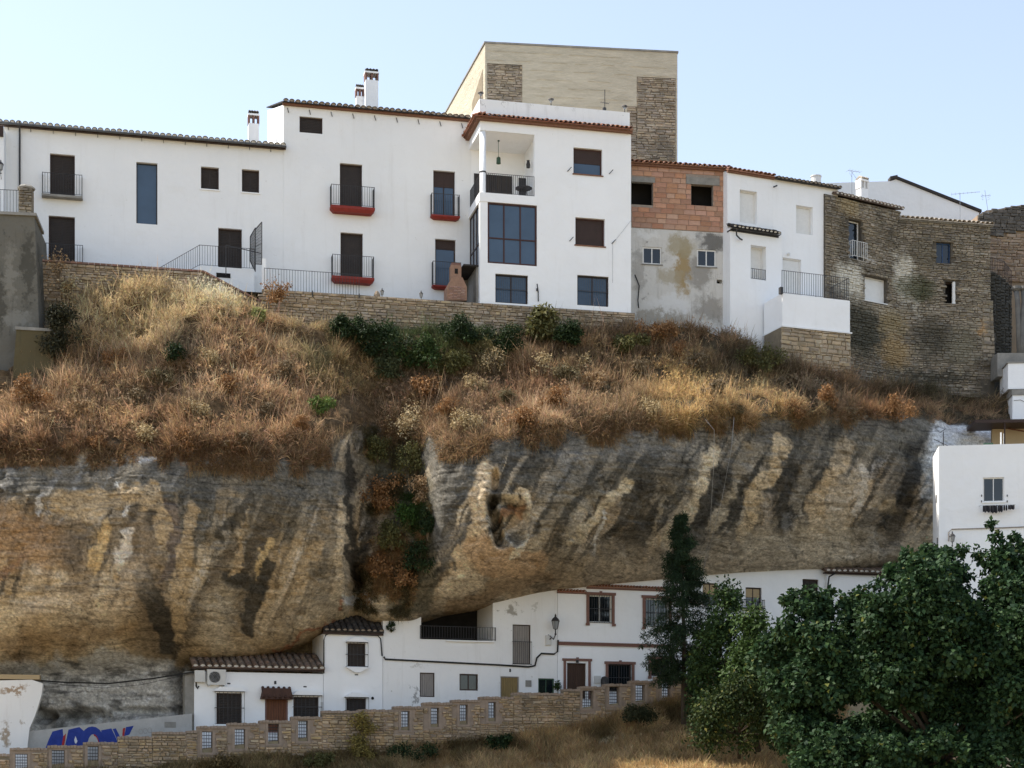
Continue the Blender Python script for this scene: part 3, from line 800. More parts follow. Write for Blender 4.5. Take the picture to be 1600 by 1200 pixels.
def railing_mb(pts, h, pitch=.12, r=.0115, post=.016, hb=.06, posts=True):
    """pts: foot of the railing, a polyline; h: height"""
    b = MB(); up = Vector((0, 0, 1))
    pts = [Vector(p) for p in pts]
    for p, q in zip(pts[:-1], pts[1:]):
        b.bar(p + up * h, q + up * h, post * .9); b.bar(p + up * hb, q + up * hb, r)
        n = max(1, round((q - p).length / pitch))
        for k in range(1, n): 
            t = p.lerp(q, k / n); b.bar(t + up * hb, t + up * h, r)
    if posts:
        for p in pts: b.bar(p, p + up * (h + .02), post)
    return b

def balcony(fac, x0, x1, ytop, yrail, ybot, out=.45, mat=None, red=False):
    a, c, zb, zt = fac.rect(x0, ytop, x1, ybot, -out)
    mat = mat or M_CONCRETE
    b = MB()
    if red:
        t = zt - zb
        for k, (i, j) in enumerate(((0, .45), (.45, 1))):       # moulded slab, stepped and drawn in underneath
            g0, g1 = (.0, .0) if k == 0 else (.0, .16)
            n0, n1 = zt - t * i, zt - t * j
            b.poly([(a + g0, -out, n0), (a + g1, -out + g1 * .6, n1), (c - g1, -out + g1 * .6, n1), (c - g0, -out, n0)])
            b.poly([(a + g0, 0, n0), (a + g1, 0, n1), (a + g1, -out + g1 * .6, n1), (a + g0, -out, n0)])
            b.poly([(c - g0, -out, n0), (c - g1, -out + g1 * .6, n1), (c - g1, 0, n1), (c - g0, 0, n0)])
            b.poly([(a + g1, 0, n1), (c - g1, 0, n1), (c - g1, -out + g1 * .6, n1), (a + g1, -out + g1 * .6, n1)])
        b.poly([(a, 0, zt), (a, -out, zt), (c, -out, zt), (c, 0, zt)])
    else:
        b.box(a, c, -out, 0, zb, zt)
    s = fac.part('balcony', b, mat)
    zr = fac.z((x0 + x1) / 2, yrail, -out)
    fac.part('railing', railing_mb([(a + .03, -.0, zt), (a + .03, -out + .03, zt), (c - .03, -out + .03, zt), (c - .03, -.0, zt)], zr - zt), M_IRON, s)
    return a, c, zb, zt

# ------------------------------------------------------------------ roof tiles
def tile_mesh(name, mats, L=.46, r=.12, n=6, plug=True, taper=.85):
    b = MB(); ri = r * .8
    for (ra, rb, flip) in ((r, r * taper, 0), (ri, ri * taper, 1)):
        base = len(b.v)
        for y, rr in ((-L / 2, ra), (L / 2, rb)):
            for k in range(n + 1):
                t = math.pi * k / n
                b.v.append((rr * math.cos(t), y, rr * math.sin(t) * .85))
        for k in range(n):
            q = (base + k, base + k + 1, base + n + 2 + k, base + n + 1 + k)
            b.f.append(q if flip else q[::-1]); b.m.append(0)
    for k in range(n):
        b.f.append((k, k + 1, 2 * (n + 1) + k + 1, 2 * (n + 1) + k)); b.m.append(0)
    if plug:
        b.mat(1).poly([(0, -L / 2 + .03, -.02)] + [(ri * math.cos(math.pi * k / n), -L / 2 + .03, ri * math.sin(math.pi * k / n) * .85) for k in range(n + 1)])
    me = b.mesh(name, mats, True)
    return me

T_DARK = tile_mesh('roof_tile', [M_TILEDARK, M_MORTAR])
T_DARKPLAIN = tile_mesh('roof_tile', [M_TILEDARK, M_MORTARGREY])
T_ORANGE = tile_mesh('roof_tile', [M_TILEORANGE, M_MORTARGREY], plug=False)
T_AGED = tile_mesh('roof_tile', [M_TILE, M_MORTAR])
T_PALE = tile_mesh('roof_tile', [M_TILEPALE, M_MORTARGREY], plug=False)

def roof(fac, u0, u1, z, depth, tile, mat, out=.32, sp=.25, slope=20.0, rows=1, cornice=None, ch=.13, under=None, gutter=False, roof_mat=None, jit=.012):
    """eaves with real tiles; the sheet above them goes on up behind"""
    s = math.tan(R(slope)); n = max(2, round((u1 - u0) / sp)); sp = (u1 - u0) / n
    b = MB()                                   # corrugated upper sheet
    ys = -out + .30 + (rows - 1) * .36
    prof = []
    for k in range(n * 4 + 1):
        x = u0 + (u1 - u0) * k / (n * 4); prof.append((x, .055 * (1 - abs(math.cos(math.pi * k / 4)))))
    for y0, y1 in ((ys, depth),):
        for (x0, h0), (x1, h1) in zip(prof[:-1], prof[1:]):
            b.poly([(x0, y0, z + (y0 + out) * s + h0), (x1, y0, z + (y0 + out) * s + h1), (x1, y1, z + (y1 + out) * s + h1), (x0, y1, z + (y1 + out) * s + h0)])
    b.poly([(u0, -out + .04, z - .0), (u0, depth, z + (depth + out) * s), (u1, depth, z + (depth + out) * s), (u1, -out + .04, z - .0)])
    b.poly([(u0, -out + .04, z), (u0, -out + .04, z - .05), (u0, depth, z - .05 + (depth + out) * s), (u0, depth, z + (depth + out) * s)])
    b.poly([(u1, -out + .04, z), (u1, depth, z + (depth + out) * s), (u1, depth, z - .05 + (depth + out) * s), (u1, -out + .04, z - .05)])
    b.poly([(u0, -out + .04, z - .05), (u1, -out + .04, z - .05), (u1, depth, z - .05 + (depth + out) * s), (u0, depth, z - .05 + (depth + out) * s)])
    b.poly([(u0, -out + .04, z), (u1, -out + .04, z), (u1, -out + .04, z - .05), (u0, -out + .04, z - .05)])
    ro = fac.part('roof', b, roof_mat or mat)
    rg = random.Random(int(abs(u1 * 97 + z * 31)) + 5)
    for j in range(rows):
        for k in range(n):
            y = -out + .2 + j * .36
            fac_put_sub(fac, ro, tile, 'roof_tile', (u0 + (k + .5) * sp + rg.uniform(-jit, jit), y + rg.uniform(-.02, .02), z + (y + out) * s + .012 + rg.uniform(-.006, .006)), (sp / .26 * rg.uniform(.96, 1.04), 1, sp / .26 * rg.uniform(.95, 1.1)), (R(slope) + rg.uniform(-.03, .03), 0, rg.uniform(-.03, .03)))
    if cornice is not None:
        c = MB()
        c.box(u0, u1, -out + .09, .0, z - ch * .5, z - .052, z - ch * .5, z - .052)
        c.box(u0, u1, -out * .55, .0, z - ch, z - ch * .5 - .002)
        fac.part('cornice', c, cornice)
    if gutter:
        c = MB()
        c.tube([(u0, -out - .02, z - .06), (u1, -out - .02, z - .06)], .055, 7)
        g = fac.part('gutter', c, gutter)
        x = u0 + .5
        while x < u1:
            h = MB(); h.bar((x, -out - .02, z - .11), (x, -.0, z - .24), .012); h.bar((x, -.01, z - .24), (x, -.01, z - .10), .012)
            fac.part('gutter_hook', h, M_IRON, g); x += 1.02
    return ro

def fac_put_sub(fac, parent, me, name, loc, scale, rot):
    o = bpy.data.objects.new(name, me); COL.objects.link(o); o.parent = parent
    o.location = loc; o.scale = scale; o.rotation_euler = rot
    return o

# ------------------------------------------------------------------ masonry: every stone its own piece
def stone_template(seed):
    rg = random.Random(seed); b = MB()
    n = 6
    ang = [(-.5, -.5), (.02 + rg.uniform(-.15, .15), -.5), (.5, -.5), (.5, .5), (rg.uniform(-.15, .15), .5), (-.5, .5)]
    out = [(x + rg.uniform(-.05, .05), z + rg.uniform(-.07, .07)) for x, z in ang]
    inn = [(x * .78 + rg.uniform(-.05, .05), z * .66 + rg.uniform(-.07, .07)) for x, z in out]
    A = [(x, .5, z) for x, z in out]; B = [(x, -.25 + rg.uniform(-.08, .08), z) for x, z in out]; C = [(x, -.5 + rg.uniform(-.12, .12), z) for x, z in inn]
    for i in range(n):
        j = (i + 1) % n
        b.poly([A[i], B[i], B[j], A[j]][::-1]); b.poly([B[i], C[i], C[j], B[j]][::-1])
    b.poly(C)
    return b
ST = [stone_template(100 + k) for k in range(10)]
_stone_mesh = {}
def stone_meshes(mat, name='stone'):
    k = (mat.name, name)
    if k not in _stone_mesh:
        _stone_mesh[k] = [b.mesh(name, mat) for b in ST]
    return _stone_mesh[k]

def rubble(fac, regions, mat, hm=.15, lm=.36, proud=.045, holes=(), seed=1, most=None, parent=None, name='stone', dep=0.0, gap=.012, keep=None, hvar=.45):
    """regions: (u0, u1, z0, z1); z1 / z0 may be functions of u. The largest stones are parts, the rest one joined part"""
    rg = random.Random(seed); ss = []
    for (u0, u1, z0, z1) in regions:
        lo = min(z0(u0), z0(u1)) if callable(z0) else z0
        hi = max(z1(u0), z1(u1), z1((u0 + u1) / 2)) if callable(z1) else z1
        z = lo
        while z < hi - .04:
            h = hm * rg.uniform(1 - hvar, 1 + hvar)
            if not callable(z1) and z + h > hi: h = hi - z
            u = u0
            while u < u1 - .03:
                w = lm * rg.uniform(.5, 1.55)
                if u + w > u1 - .08: w = u1 - u
                um, zm = u + w / 2, z + h / 2
                ok = not any(x0 - w * .3 < um < x1 + w * .3 and e - h * .35 < zm < f + h * .35 for (x0, x1, e, f) in holes)
                if callable(z1) and zm + h * .3 > z1(um): ok = False
                if callable(z0) and zm < z0(um): ok = False
                if keep is not None and not keep(um, zm, rg): ok = False
                if ok: ss.append((um, zm + rg.uniform(-.012, .012), w - gap, max(.03, h * rg.uniform(.9, 1.03) - gap), proud * rg.uniform(.5, 1.5), rg.uniform(-.03, .03)))
                u += w
            z += h
    n = fac.left if most is None else min(most, fac.left)
    ss.sort(key=lambda t: -t[2] * t[3])
    ms = stone_meshes(mat, name)
    for (u, z, w, h, p, t) in ss[:n]:
        fac.put(rg.choice(ms), name, (u, dep + .03 - p, z), (w, .12, h), (0, t, 0), parent)
    fac.left -= min(n, len(ss))
    rest = ss[n:]
    if rest:
        V, F, k0 = [], [], 0
        for (u, z, w, h, p, t) in rest:
            b = rg.choice(ST); base = len(V)
            V += [(u + x * w, dep + .03 - p + y * .12, zz * h + z) for x, y, zz in b.v]
            F += [tuple(base + i for i in f) for f in b.f]
        me = bpy.data.meshes.new('small_stones'); me.from_pydata(V, [], F); me.materials.append(mat)
        o = bpy.data.objects.new('small_stones', me); COL.objects.link(o); o.parent = parent or fac.root
        if fac.M is not None and parent is None: o.matrix_basis = fac.M
        o['kind'] = 'stuff'
    return len(ss)

def blob(px, py, Y, rx, rz, col, st=.9, ry=3.0):
    k = Y / FPX
    return (tuple(P(px, py, Y)), (rx * k, ry, rz * k), col, st)
# ================================================================== the upper row of houses
def chimney(fac, parent, u, y, z0, w, h, caph, tile=True, d=None):
    CM = [M_WHITE2, M_BRICKTRIM, M_TILEDARK] if tile else [M_WHITE2, M_OLDWHITE, M_TILEPALE]
    d = d or w * .8
    b = MB(); b.box(u - w / 2, u + w / 2, y - d / 2, y + d / 2, z0, z0 + h)
    ch = fac.part('chimney', b, [M_WHITE2, M_BRICKTRIM, M_TILEDARK], parent)
    # brick arcade and little tiled cap in the same mesh
    b2 = MB(); zt = z0 + h
    b2.mat(1)
    for sx in (-1, 0, 1):
        b2.box(u + sx * (w * .45) - .05, u + sx * (w * .45) + .05, y - d * .52, y + d * .52, zt, zt + caph * .55)
    b2.mat(0).box(u - w * .56, u + w * .56, y - d * .6, y + d * .6, zt + caph * .55, zt + caph * .68)
    b2.mat(2)
    for k in range(4):
        x = u - w * .5 + w * (k + .5) / 4
        b2.tube([(x, y - d * .62, zt + caph * .76), (x, y, zt + caph * .95), (x, y + d * .62, zt + caph * .76)], w * .13, 6)
    b2.mat(0).box(u - w * .4, u + w * .4, y - d * .4, y + d * .4, zt + caph * .68, zt + caph * .86)
    for v in b2.v: b.v.append(v)
    n0 = len(b.v) - len(b2.v)
    for f, mi in zip(b2.f, b2.m): b.f.append(tuple(n0 + i for i in f)); b.m.append(mi)
    ch.data = b.mesh('chimney', CM)
    return ch

def lantern_mb(c, s=1.0, up=True):
    x, y, z = c; b = MB()
    b.mat(0).lathe([(.015 * s, 0), (.05 * s, .02 * s), (.02 * s, .05 * s), (.02 * s, .16 * s), (.07 * s, .18 * s)], c, 6)
    b.mat(1).lathe([(.07 * s, .18 * s), (.12 * s, .42 * s)], c, 6)
    b.mat(0).lathe([(.145 * s, .42 * s), (.10 * s, .50 * s), (.03 * s, .56 * s), (.03 * s, .60 * s), (.004, .66 * s)], c, 6)
    for k in range(6):
        t = math.pi / 3 * k
        b.bar((x + .072 * s * math.cos(t), y + .072 * s * math.sin(t), z + .18 * s), (x + .122 * s * math.cos(t), y + .122 * s * math.sin(t), z + .42 * s), .007 * s)
    return b
M_LAMPGLASS = glassy('milky_lamp_glass', (.35, .36, .36), .2)

M_GUTTER = surf('dark_gutter', (.10, .10, .10), (.07, .07, .07), .5, 6, .05, 40)
# ---- neighbour cut by the left edge
N1 = Fac(-150, 77.6, 13, 21.0, 'white_house', 'sliver of white house with brown eave above the tall concrete buttress', 'house')
_u1 = N1.u(6)
N1.part('wall', wall_mb(0, _u1, -2, N1.z(3, 200), [], 2.0, .2), M_WHITE)
b = MB(); b.box(0, _u1 - .02, -.12, 1.5, N1.z(3, 214), N1.z(3, 198)); N1.part('eave_board', b, M_FRAME)
b = lantern_mb((N1.u(2), -.35, N1.z(2, 276)), 1.0); b.mat(0).bar((N1.u(2), 0, N1.z(2, 280)), (N1.u(2), -.36, N1.z(2, 276)), .015)
N1.part('wall_lamp', b, [M_IRON, M_LAMPGLASS])

# ---- long white house
LH = Fac(6, 80.05, 13, 22.0, 'white_house', 'long low white house with a tall blue glass slit window and dark louvred shutters', 'house')
uL1 = LH.u(443.7); zE = LH.z(220, 209, -.3) + .05
for (q, kk) in (((78, 241, 117, 306), 2), ((76, 338, 117, 412), 2), ((314, 261, 342, 296), 2), ((378, 265, 405, 301), 2), ((341, 357, 378, 419), 2)):
    window(LH, *q, 'shutter', nx=kk, name='door' if q[3] - q[1] > 50 else 'window', sill=M_WHITE2 if q[3] - q[1] < 50 else False)
window(LH, 213, 254, 246, 350, 'glass', frame=M_IRON, r=.22, name='window', w=.05, label='tall narrow window with one sheet of blue glass')
LH.part('wall', wall_mb(0, uL1, -3, zE, LH.holes, 9, math.tan(R(20))), M_WHITE)
r1 = roof(LH, -.3, uL1 + .08, LH.z(220, 209, -.3), 9, T_DARK, M_TILEDARK, out=.34, sp=.285, cornice=M_FRAME, ch=.1, gutter=M_GUTTER)
balcony(LH, 65, 129, 304, 271, 307.5, .4)
balcony(LH, 63, 130, 409, 381, 416, .4)
b = MB(); x = LH.u(31); b.tube([(x, -.34, zE + .04), (x, -.30, zE - .1), (x, -.09, zE - .45), (x, -.09, -2)], .045, 8); LH.part('downpipe', b, M_IRON)
chimney(LH, r1, LH.u(396, 4.0), 4.0, LH.z(396, 222, 4.0) - .6, .52, LH.z(396, 195, 4.0) - LH.z(396, 222, 4.0) + .6, LH.z(396, 173, 4) - LH.z(396, 195, 4))

# ---- tall white house in the middle
MH = Fac(443.2, plane_y(443.2, 6, 80.05, 13) - .04, 13, 22.0, 'white_house', 'tall white house with four shuttered balcony doors on oxide red balcony slabs', 'house')
uM1 = MH.u(736); zE = MH.z(580, 176)
window(MH, 468, 183, 504, 208, 'shutter', nx=1, r=.15)
window(MH, 531, 256, 566, 323, 'roller', mat=M_SHUT, name='door'); window(MH, 532, 364, 567, 434, 'roller', mat=M_SHUT, name='door')
window(MH, 677, 267, 711, 338, 'half', nx=2, name='door', top=.34); window(MH, 680, 374, 712, 447, 'half', nx=1, name='door', top=.2)
MH.part('wall', wall_mb(0, uM1, -3, zE, MH.holes, 9.2, math.tan(R(19.6))), M_WHITE)
r2 = roof(MH, -.06, uM1 - .1, MH.z(580, 170, -.3), 9.2, T_DARKPLAIN, M_TILEDARK, out=.34, sp=.285, slope=19.6, cornice=M_CORNICE, ch=.11)
b = MB()
for px in range(449, 722, 34):
    MH.part('gutter_hook', MB().bar((MH.u(px), -.02, zE - .14), (MH.u(px) + .06, -.05, zE - .38), .02), M_IRON)
for q in ((517, 586, 322, 290, 331), (519, 585, 432, 399, 440.5), (674, 719, 336, 303, 341.5), (676, 721, 446, 409, 451)):
    balcony(MH, q[0], q[1], q[2], q[3], q[4], .5 if q[0] < 600 else .36, M_RED, True)
for (a, c) in ((470, 505), (533, 579)):
    u0, u1, z0, z1 = MH.rect(a, 457 + (a - 470) * .06, c, 461.5 + (a - 470) * .06)
    MH.part('cellar_vent', MB().box(u0, u1, -.03, .05, z0, z1), M_DARK)
chimney(MH, r2, MH.u(562, 4.6), 4.6, MH.z(562, 176, 4.6) - .9, .40, MH.z(562, 152, 4.6) - MH.z(562, 176, 4.6) + .9, MH.z(562, 132, 4.6) - MH.z(562, 152, 4.6))
chimney(MH, r2, MH.u(580, 4.2), 4.2, MH.z(580, 178, 4.2) - .9, .66, MH.z(580, 128, 4.2) - MH.z(580, 178, 4.2) + .9, MH.z(580, 109, 4.2) - MH.z(580, 128, 4.2))

# ---- white house with the corner loggia
BH = Fac(750, 82.45, 13, 22.0, 'white_house', 'white corner house with open loggia, brown glazed bay and roof terrace', 'house')
uB1 = BH.u(986); uK = BH.u(839); D = 2.65
zB0 = -3.0
zF0, zF1 = BH.z(795, 318), BH.z(795, 304)           # loggia floor band
zC = BH.z(795, 207); zE = BH.z(865, 196); zP = BH.z(865, 162)
zG0 = BH.z(795, 413)
# walls: main block right of the loggia, and the block under the glazing
window(BH, 896, 232, 941, 273, 'half', nx=1, frame=M_REDFRAME, top=.55, sill=M_CORNICE)
window(BH, 899, 341, 945, 384, 'roller', frame=M_REDFRAME, sill=M_CORNICE)
a, c, e, f = window(BH, 902, 431, 951, 478, 'glass', nx=2, frame=M_FRAME); g = BH.part('window_grille', grille_mb(a + .01, c - .01, e + .02, f - .02, -.1, .105, 3), M_IRON)
BH.part('wall', wall_mb(uK, uB1, zB0, zE, BH.holes, 9.0), M_WHITE2)
_hs = BH.holes; BH.holes = []
a, c, e, f = window(BH, 774, 429, 825, 474, 'glass', nx=2, frame=M_FRAME); BH.part('window_grille', grille_mb(a + .01, c - .01, e + .02, f - .02, -.1, .105, 3), M_IRON)
BH.part('wall', wall_mb(0, uK - .002, zB0, zG0, BH.holes, D), M_WHITE2)
BH.holes = []
# floor bands, ceiling, back wall of the loggia
BH.part('floor_band', MB().box(-.03, uK - .002, -.03, D, zF0, zF1), M_WHITE2)
BH.part('lintel_band', MB().box(0, uK - .002, 0, D, zC, zE), M_WHITE2)
# glazed bay
a, c, e, f = BH.rect(762, 318, 842, 413); c = uK - .004; f = zF0 - .004; e = zG0 + .004
fr = BH.part('bay_window', frame_mb(a, c, e, f, .1, .075, .06, nx=3, ysplit=[.42]), M_REDFRAME)
add_panes(BH, fr, a, c, e, f, .1, 3, 2, M_GLASS, [.42])
BH.part('corner_pier', MB().box(.0, a - .002, .0, .28, zG0 + .001, zF0 - .001), M_WHITE2)
# left face, along the depth
def leftface_frame(y0, y1, e, f, nx, mat, glass):
    b = MB(); w = .07
    for k in range(nx + 1):
        y = y0 + (y1 - y0) * k / nx; b.box(.04, .11, y - w / 2, y + w / 2, e, f)
    for z in (e + w / 2, e + (f - e) * .36, f - w / 2): b.box(.05, .10, y0, y1, z - w / 2, z + w / 2)
    fr = BH.part('side_window', b, mat)
    for k in range(nx):
        for (z0, z1) in ((e, e + (f - e) * .36), (e + (f - e) * .36, f)):
            BH.part('pane', MB().box(.07, .085, y0 + (y1 - y0) * k / nx + .03, y0 + (y1 - y0) * (k + 1) / nx - .03, z0 + .03, z1 - .03), glass, fr)
leftface_frame(.32, D - .05, zG0 + .02, zF0 - .01, 3, M_FRAME, M_GLASS)
BH.part('interior_wall', MB().box(.4, uK - .05, D - .25, D - .2, zG0, zF0), M_DARK)
# loggia: column, back wall with dark doors, railings
xc = BH.u(755.5); BH.part('column', MB().lathe([(.155, 0), (.15, .02), (.15, zC - zF1)], (max(.16, xc), .17, zF1), 16), M_WHITE2, smooth=True)
BH.part('column_ring', MB().lathe([(.165, 0), (.165, .07)], (max(.16, xc), .17, zF1 + 1.0), 16), M_IRON)
BH.part('pier', MB().box(uK - .12, uK - .003, -.0, .3, zF1, zC), M_WHITE2)
BH.part('loggia_back_wall', MB().box(-.0, uK - .004, D + .002, D + .25, zF1, zC), M_WHITE2)
dd = BH.part('terrace_door', MB().box(.25, 2.2, D - .05, D - .002, zF1, zF1 + 1.85), M_IRON)
for k in range(7):
    BH.part('slat_panel', MB().box(.3 + k * .27, .52 + k * .27, D - .075, D - .052, zF1 + .05, zF1 + 1.8), M_SHUT, dd)
b = MB(); b.box(uK - .5, uK - .125, D - .9, D - .85, zF1, zF1 + 1.5); BH.part('side_door', b, M_IRON)
BH.part('railing', railing_mb([(max(.3, xc + .15), .06, zF1), (uK - .13, .06, zF1)], .98, .105), M_IRON)
BH.part('railing', railing_mb([(.06, .32, zF1), (.06, D - .02, zF1)], .98, .105), M_IRON)
# parapet of the roof terrace and the tiled eave under it, on both sides
b = MB(); b.box(.02, uB1, .22, .42, zE + .02, zP); b.box(.02, .22, .423, 4.5, zE + .02, zP); b.box(uB1 - .2, uB1 - .002, .423, 6, zE + .02, zP); b.box(.225, uB1 - .21, .43, 8.9, zE - .05, zE + .1)
M_PARAPET = plaster('rain_streaked_lime_wash', (.84, .84, .83), .5, (.33, .32, .30), blobs=[blob(x_, 160 + (x_ - 860) * .02 + (4 if x_ < 800 else 0), 82.9 + (x_ - 750) * .007, 1.3, 9 + (x_ * 7) % 8, (.30, .29, .27), .55) for x_ in (757, 790, 832, 868, 874, 899, 930, 947, 958, 967)])
BH.part('parapet', b, M_PARAPET)
roof(BH, -.2, uB1 + .03, BH.z(865, 190, -.3), .25, T_ORANGE, M_TILEORANGE, out=.34, sp=.235, slope=22, cornice=M_CORNICE, ch=.16)
BS = Fac(750, 82.45, 13 - 90, 22.0, root=BH.root, base=BH)      # left face: x runs towards the viewer along it
_dx = -D
BS.M = BH.W.inverted() @ (Matrix.Translation(BH.world(0, D, 0)) @ Matrix.Rotation(R(13 - 90), 4, 'Z'))
roof(BS, .0, D + .2, BH.z(865, 190, -.3), .25, T_ORANGE, M_TILEORANGE, out=.34, sp=.235, slope=22, cornice=M_CORNICE, ch=.16)
# small lean-to under the side window
b = MB(); b.box(-.75, 0, .3, D, zG0 - .12, zG0 - .04, zG0 - .12, zG0 - .04); BH.part('lean_to_roof', b, M_TILEDARK)
b = MB(); b.box(-.1, -.02, .35, D, zB0, zG0 - .13); b.box(-.72, -.02, D - .1, D - .02, zB0, zG0 - .13); BH.part('lean_to_wall', b, M_CONCRETE)
for (px, py) in ((889, 265), (954, 269), (892, 374), (958, 378)):
    u, z = BH.L(px, py); BH.part('awning_arm', MB().bar((u - .08, -.02, z - .1), (u + .1, -.12, z + .09), .02), M_IRON)
u, z = BH.L(839, 455); BH.part('pipe_stub', MB().tube([(u, -.03, z + .35), (u + .05, -.05, z), (u + .06, -.05, z - .5)], .025, 6).lathe([(.05, 0), (.05, .12)], (u, -.05, z), 6), M_IRON)
BH.part('wire', MB().tube([(uB1 - .02, -.02, BH.z(984, 345)), (BH.u(957), -.02, BH.z(957, 381)), (BH.u(957), -.02, BH.z(957, 442))], .008, 4), M_STEEL)

# things on the terrace and in the loggia
def loose(name, label, cat, fac, u, y, z, mb, mats, group=None, smooth=False):
    w = fac.world(u, y, z)
    r = empty(name, w, fac.th, label, cat, group)
    return r
def single(name, label, cat, fac, u, y, z, mb, mats, group=None, smooth=False):
    o = mb.build(name, mats, None, Matrix.Translation(fac.world(u, y, z)) @ Matrix.Rotation(fac.th, 4, 'Z'), smooth)
    return tag(o, label, cat, group)
for px, lab in ((743, 'small black post lamp on the front left corner of the white roof terrace parapet'), (861, 'small black post lamp on the middle of the white roof terrace parapet'), (976, 'small black post lamp at the right end of the white roof terrace parapet')):
    u = BH.u(px, .3)
    b = MB(); b.lathe([(.05, 0), (.05, .04), (.02, .05), (.02, .18)], (0, 0, 0), 8); b.mat(1).lathe([(.06, .18), (.06, .30)], (0, 0, 0), 8); b.mat(0).lathe([(.15, .30), (.13, .34), (.02, .38)], (0, 0, 0), 10)
    single('terrace_lamp', lab, 'lamp', BH, max(u, .1), .3, zP, b, [M_IRON, M_LAMPGLASS], 'post lamps on the roof terrace parapet')
u = BH.u(945, .6)
b = MB(); b.bar((0, 0, -.9), (0, 0, 1.15), .022); b.bar((-.22, 0, .52), (.22, .05, .50), .012); b.lathe([(.09, -.02), (.10, .3), (.05, .32)], (-.02, 0, -.05), 8)
for k in range(5): b.bar((-.2 + .1 * k, -.12, .51), (-.2 + .1 * k, .12, .51), .006)
single('antenna_mast', 'black mast with a short crossbar behind the roof terrace parapet', 'antenna', BH, u, .6, zP + .02, b, M_IRON)
u, z = BH.L(779, 248, 1.1)
b = MB(); b.bar((0, 0, .1), (0, 0, zC - z), .012); b.mat(1).lathe([(.09, -.22), (.11, -.2), (.10, .04), (.03, .10)], (0, 0, 0), 8); b.mat(0).lathe([(.115, -.24), (.115, -.2)], (0, 0, 0), 8).lathe([(.05, zC - z - .05), (.05, zC - z)], (0, 0, 0), 8)
M_GREENLAMP = surf('green_painted_metal', (.05, .10, .06), (.04, .07, .045), .5, 5, .1, 30)
single('hanging_lamp', 'green lamp hanging from the loggia ceiling', 'lamp', BH, u, 1.1, z, b, [M_GREENLAMP, M_GREENLAMP])
b = MB()
for t in (0, 1, 2, 3):
    b.bar((.28 * math.cos(t * 1.57 + .78), .28 * math.sin(t * 1.57 + .78), 0), (.12 * math.cos(t * 1.57 + .78), .12 * math.sin(t * 1.57 + .78), .7), .015)
b.lathe([(.42, .70), (.42, .73)], (0, 0, 0), 12); b.lathe([(.012, .73), (.012, .74)], (0, 0, 0), 4)
single('garden_table', 'small round dark iron table behind the loggia railing', 'table', BH, BH.u(818, 1.0), 1.0, zF1, b, M_IRON)
b = MB(); b.lathe([(.09, -.15), (.11, 0), (.06, .16), (.09, .2)], (0, 0, 0), 8)
single('wall_ornament', 'dark oval ornament on the right wall of the loggia', 'ornament', BH, uK - .22, .9, BH.z(832, 258, .9), b, M_IRON)

# ---- old tower behind
TW = Fac(758, 94.0, 6.6, 25.0, 'stone_tower', 'square old tower of pale rendered masonry with bare stone corners behind the white corner house', 'tower')
M_RENDER = surf('pale_tower_render', (.56, .50, .385), (.44, .39, .295), .95, 1.0, .8, 5, stretch=(.5, .5, 2.6), fine=.28, bdist=.08)
M_TSTONE = surf('tower_stone', (.38, .31, .21), (.22, .185, .135), .95, .8, .5, 25, rand=.33, island=.33, world_pos=True)
M_TMORTAR = surf('tower_mortar', (.27, .22, .15), (.2, .165, .115), .95, 2.5, .5, 15)
uT = TW.u(1058.5); zT = TW.z(900, 75); zb = -4
h1 = TW.rect(760.5, 100, 816, 178); h2 = TW.rect(995, 121, 1056.5, 300); h3 = TW.rect(980, 166, 995, 300)
h1 = (.12, h1[1], h1[2], h1[3]); h2 = (h3[1], uT - .1, -3.5, h2[3]); h3 = (h3[0], h2[0], -3.5, h3[3])
tw_ = wall_mb(0, uT, zb, zT, [h + (.07,) for h in (h1, h2, h3)], 10.6)
tw_.v = [(x - 1.5 if (x < .01 and y > 5) else x, y, z) for x, y, z in tw_.v]
TW.part('wall', tw_, M_RENDER)
b = MB()
for h in (h1, h2, h3): b.box(h[0], h[1], .07, .12, h[2], h[3])
TW.part('bare_masonry', b, M_TMORTAR)
rubble(TW, [h1, h2, h3], M_TSTONE, .13, .42, .05, seed=5, dep=.05, hvar=.35)
b = MB(); sl = 1.5 / 10.6; b.poly([(-sl * .5 - .02, .5, zT - 4.0), (-sl * .5 - .02, .5, zT - 1.2), (-sl * 3 - .02, 3, zT - 2.1), (-sl * 3 - .02, 3, zT - 4.0)][::-1]); TW.part('bare_masonry', b, M_TMORTAR)
b = MB(); b.box(-.05, uT + .05, -.05, 10.65, zT + .003, zT + .1); b.v = [(x - 1.5 if (x < .01 and y > 5) else x, y, z) for x, y, z in b.v]; TW.part('coping', b, M_CONCRETE)
b = MB()
rg = random.Random(2)
for k in range(9):                                    # lift lines of the render, broken and uneven
    z = zT - .42 - k * .47; x = .1
    while x < uT - .6:
        w = rg.uniform(.4, 2.2); y_ = z + rg.uniform(-.02, .02)
        ok = not any(h[0] - .05 < x + w and x < h[1] + .05 and h[2] < y_ < h[3] + .04 for h in (h1, h2, h3))
        if ok and x + w < uT - .05: b.box(x, x + w, -.022, .004, y_, y_ + rg.uniform(.02, .045))
        x += w + rg.uniform(.05, 1.2)
TW.part('lift_lines', b, M_RENDER)

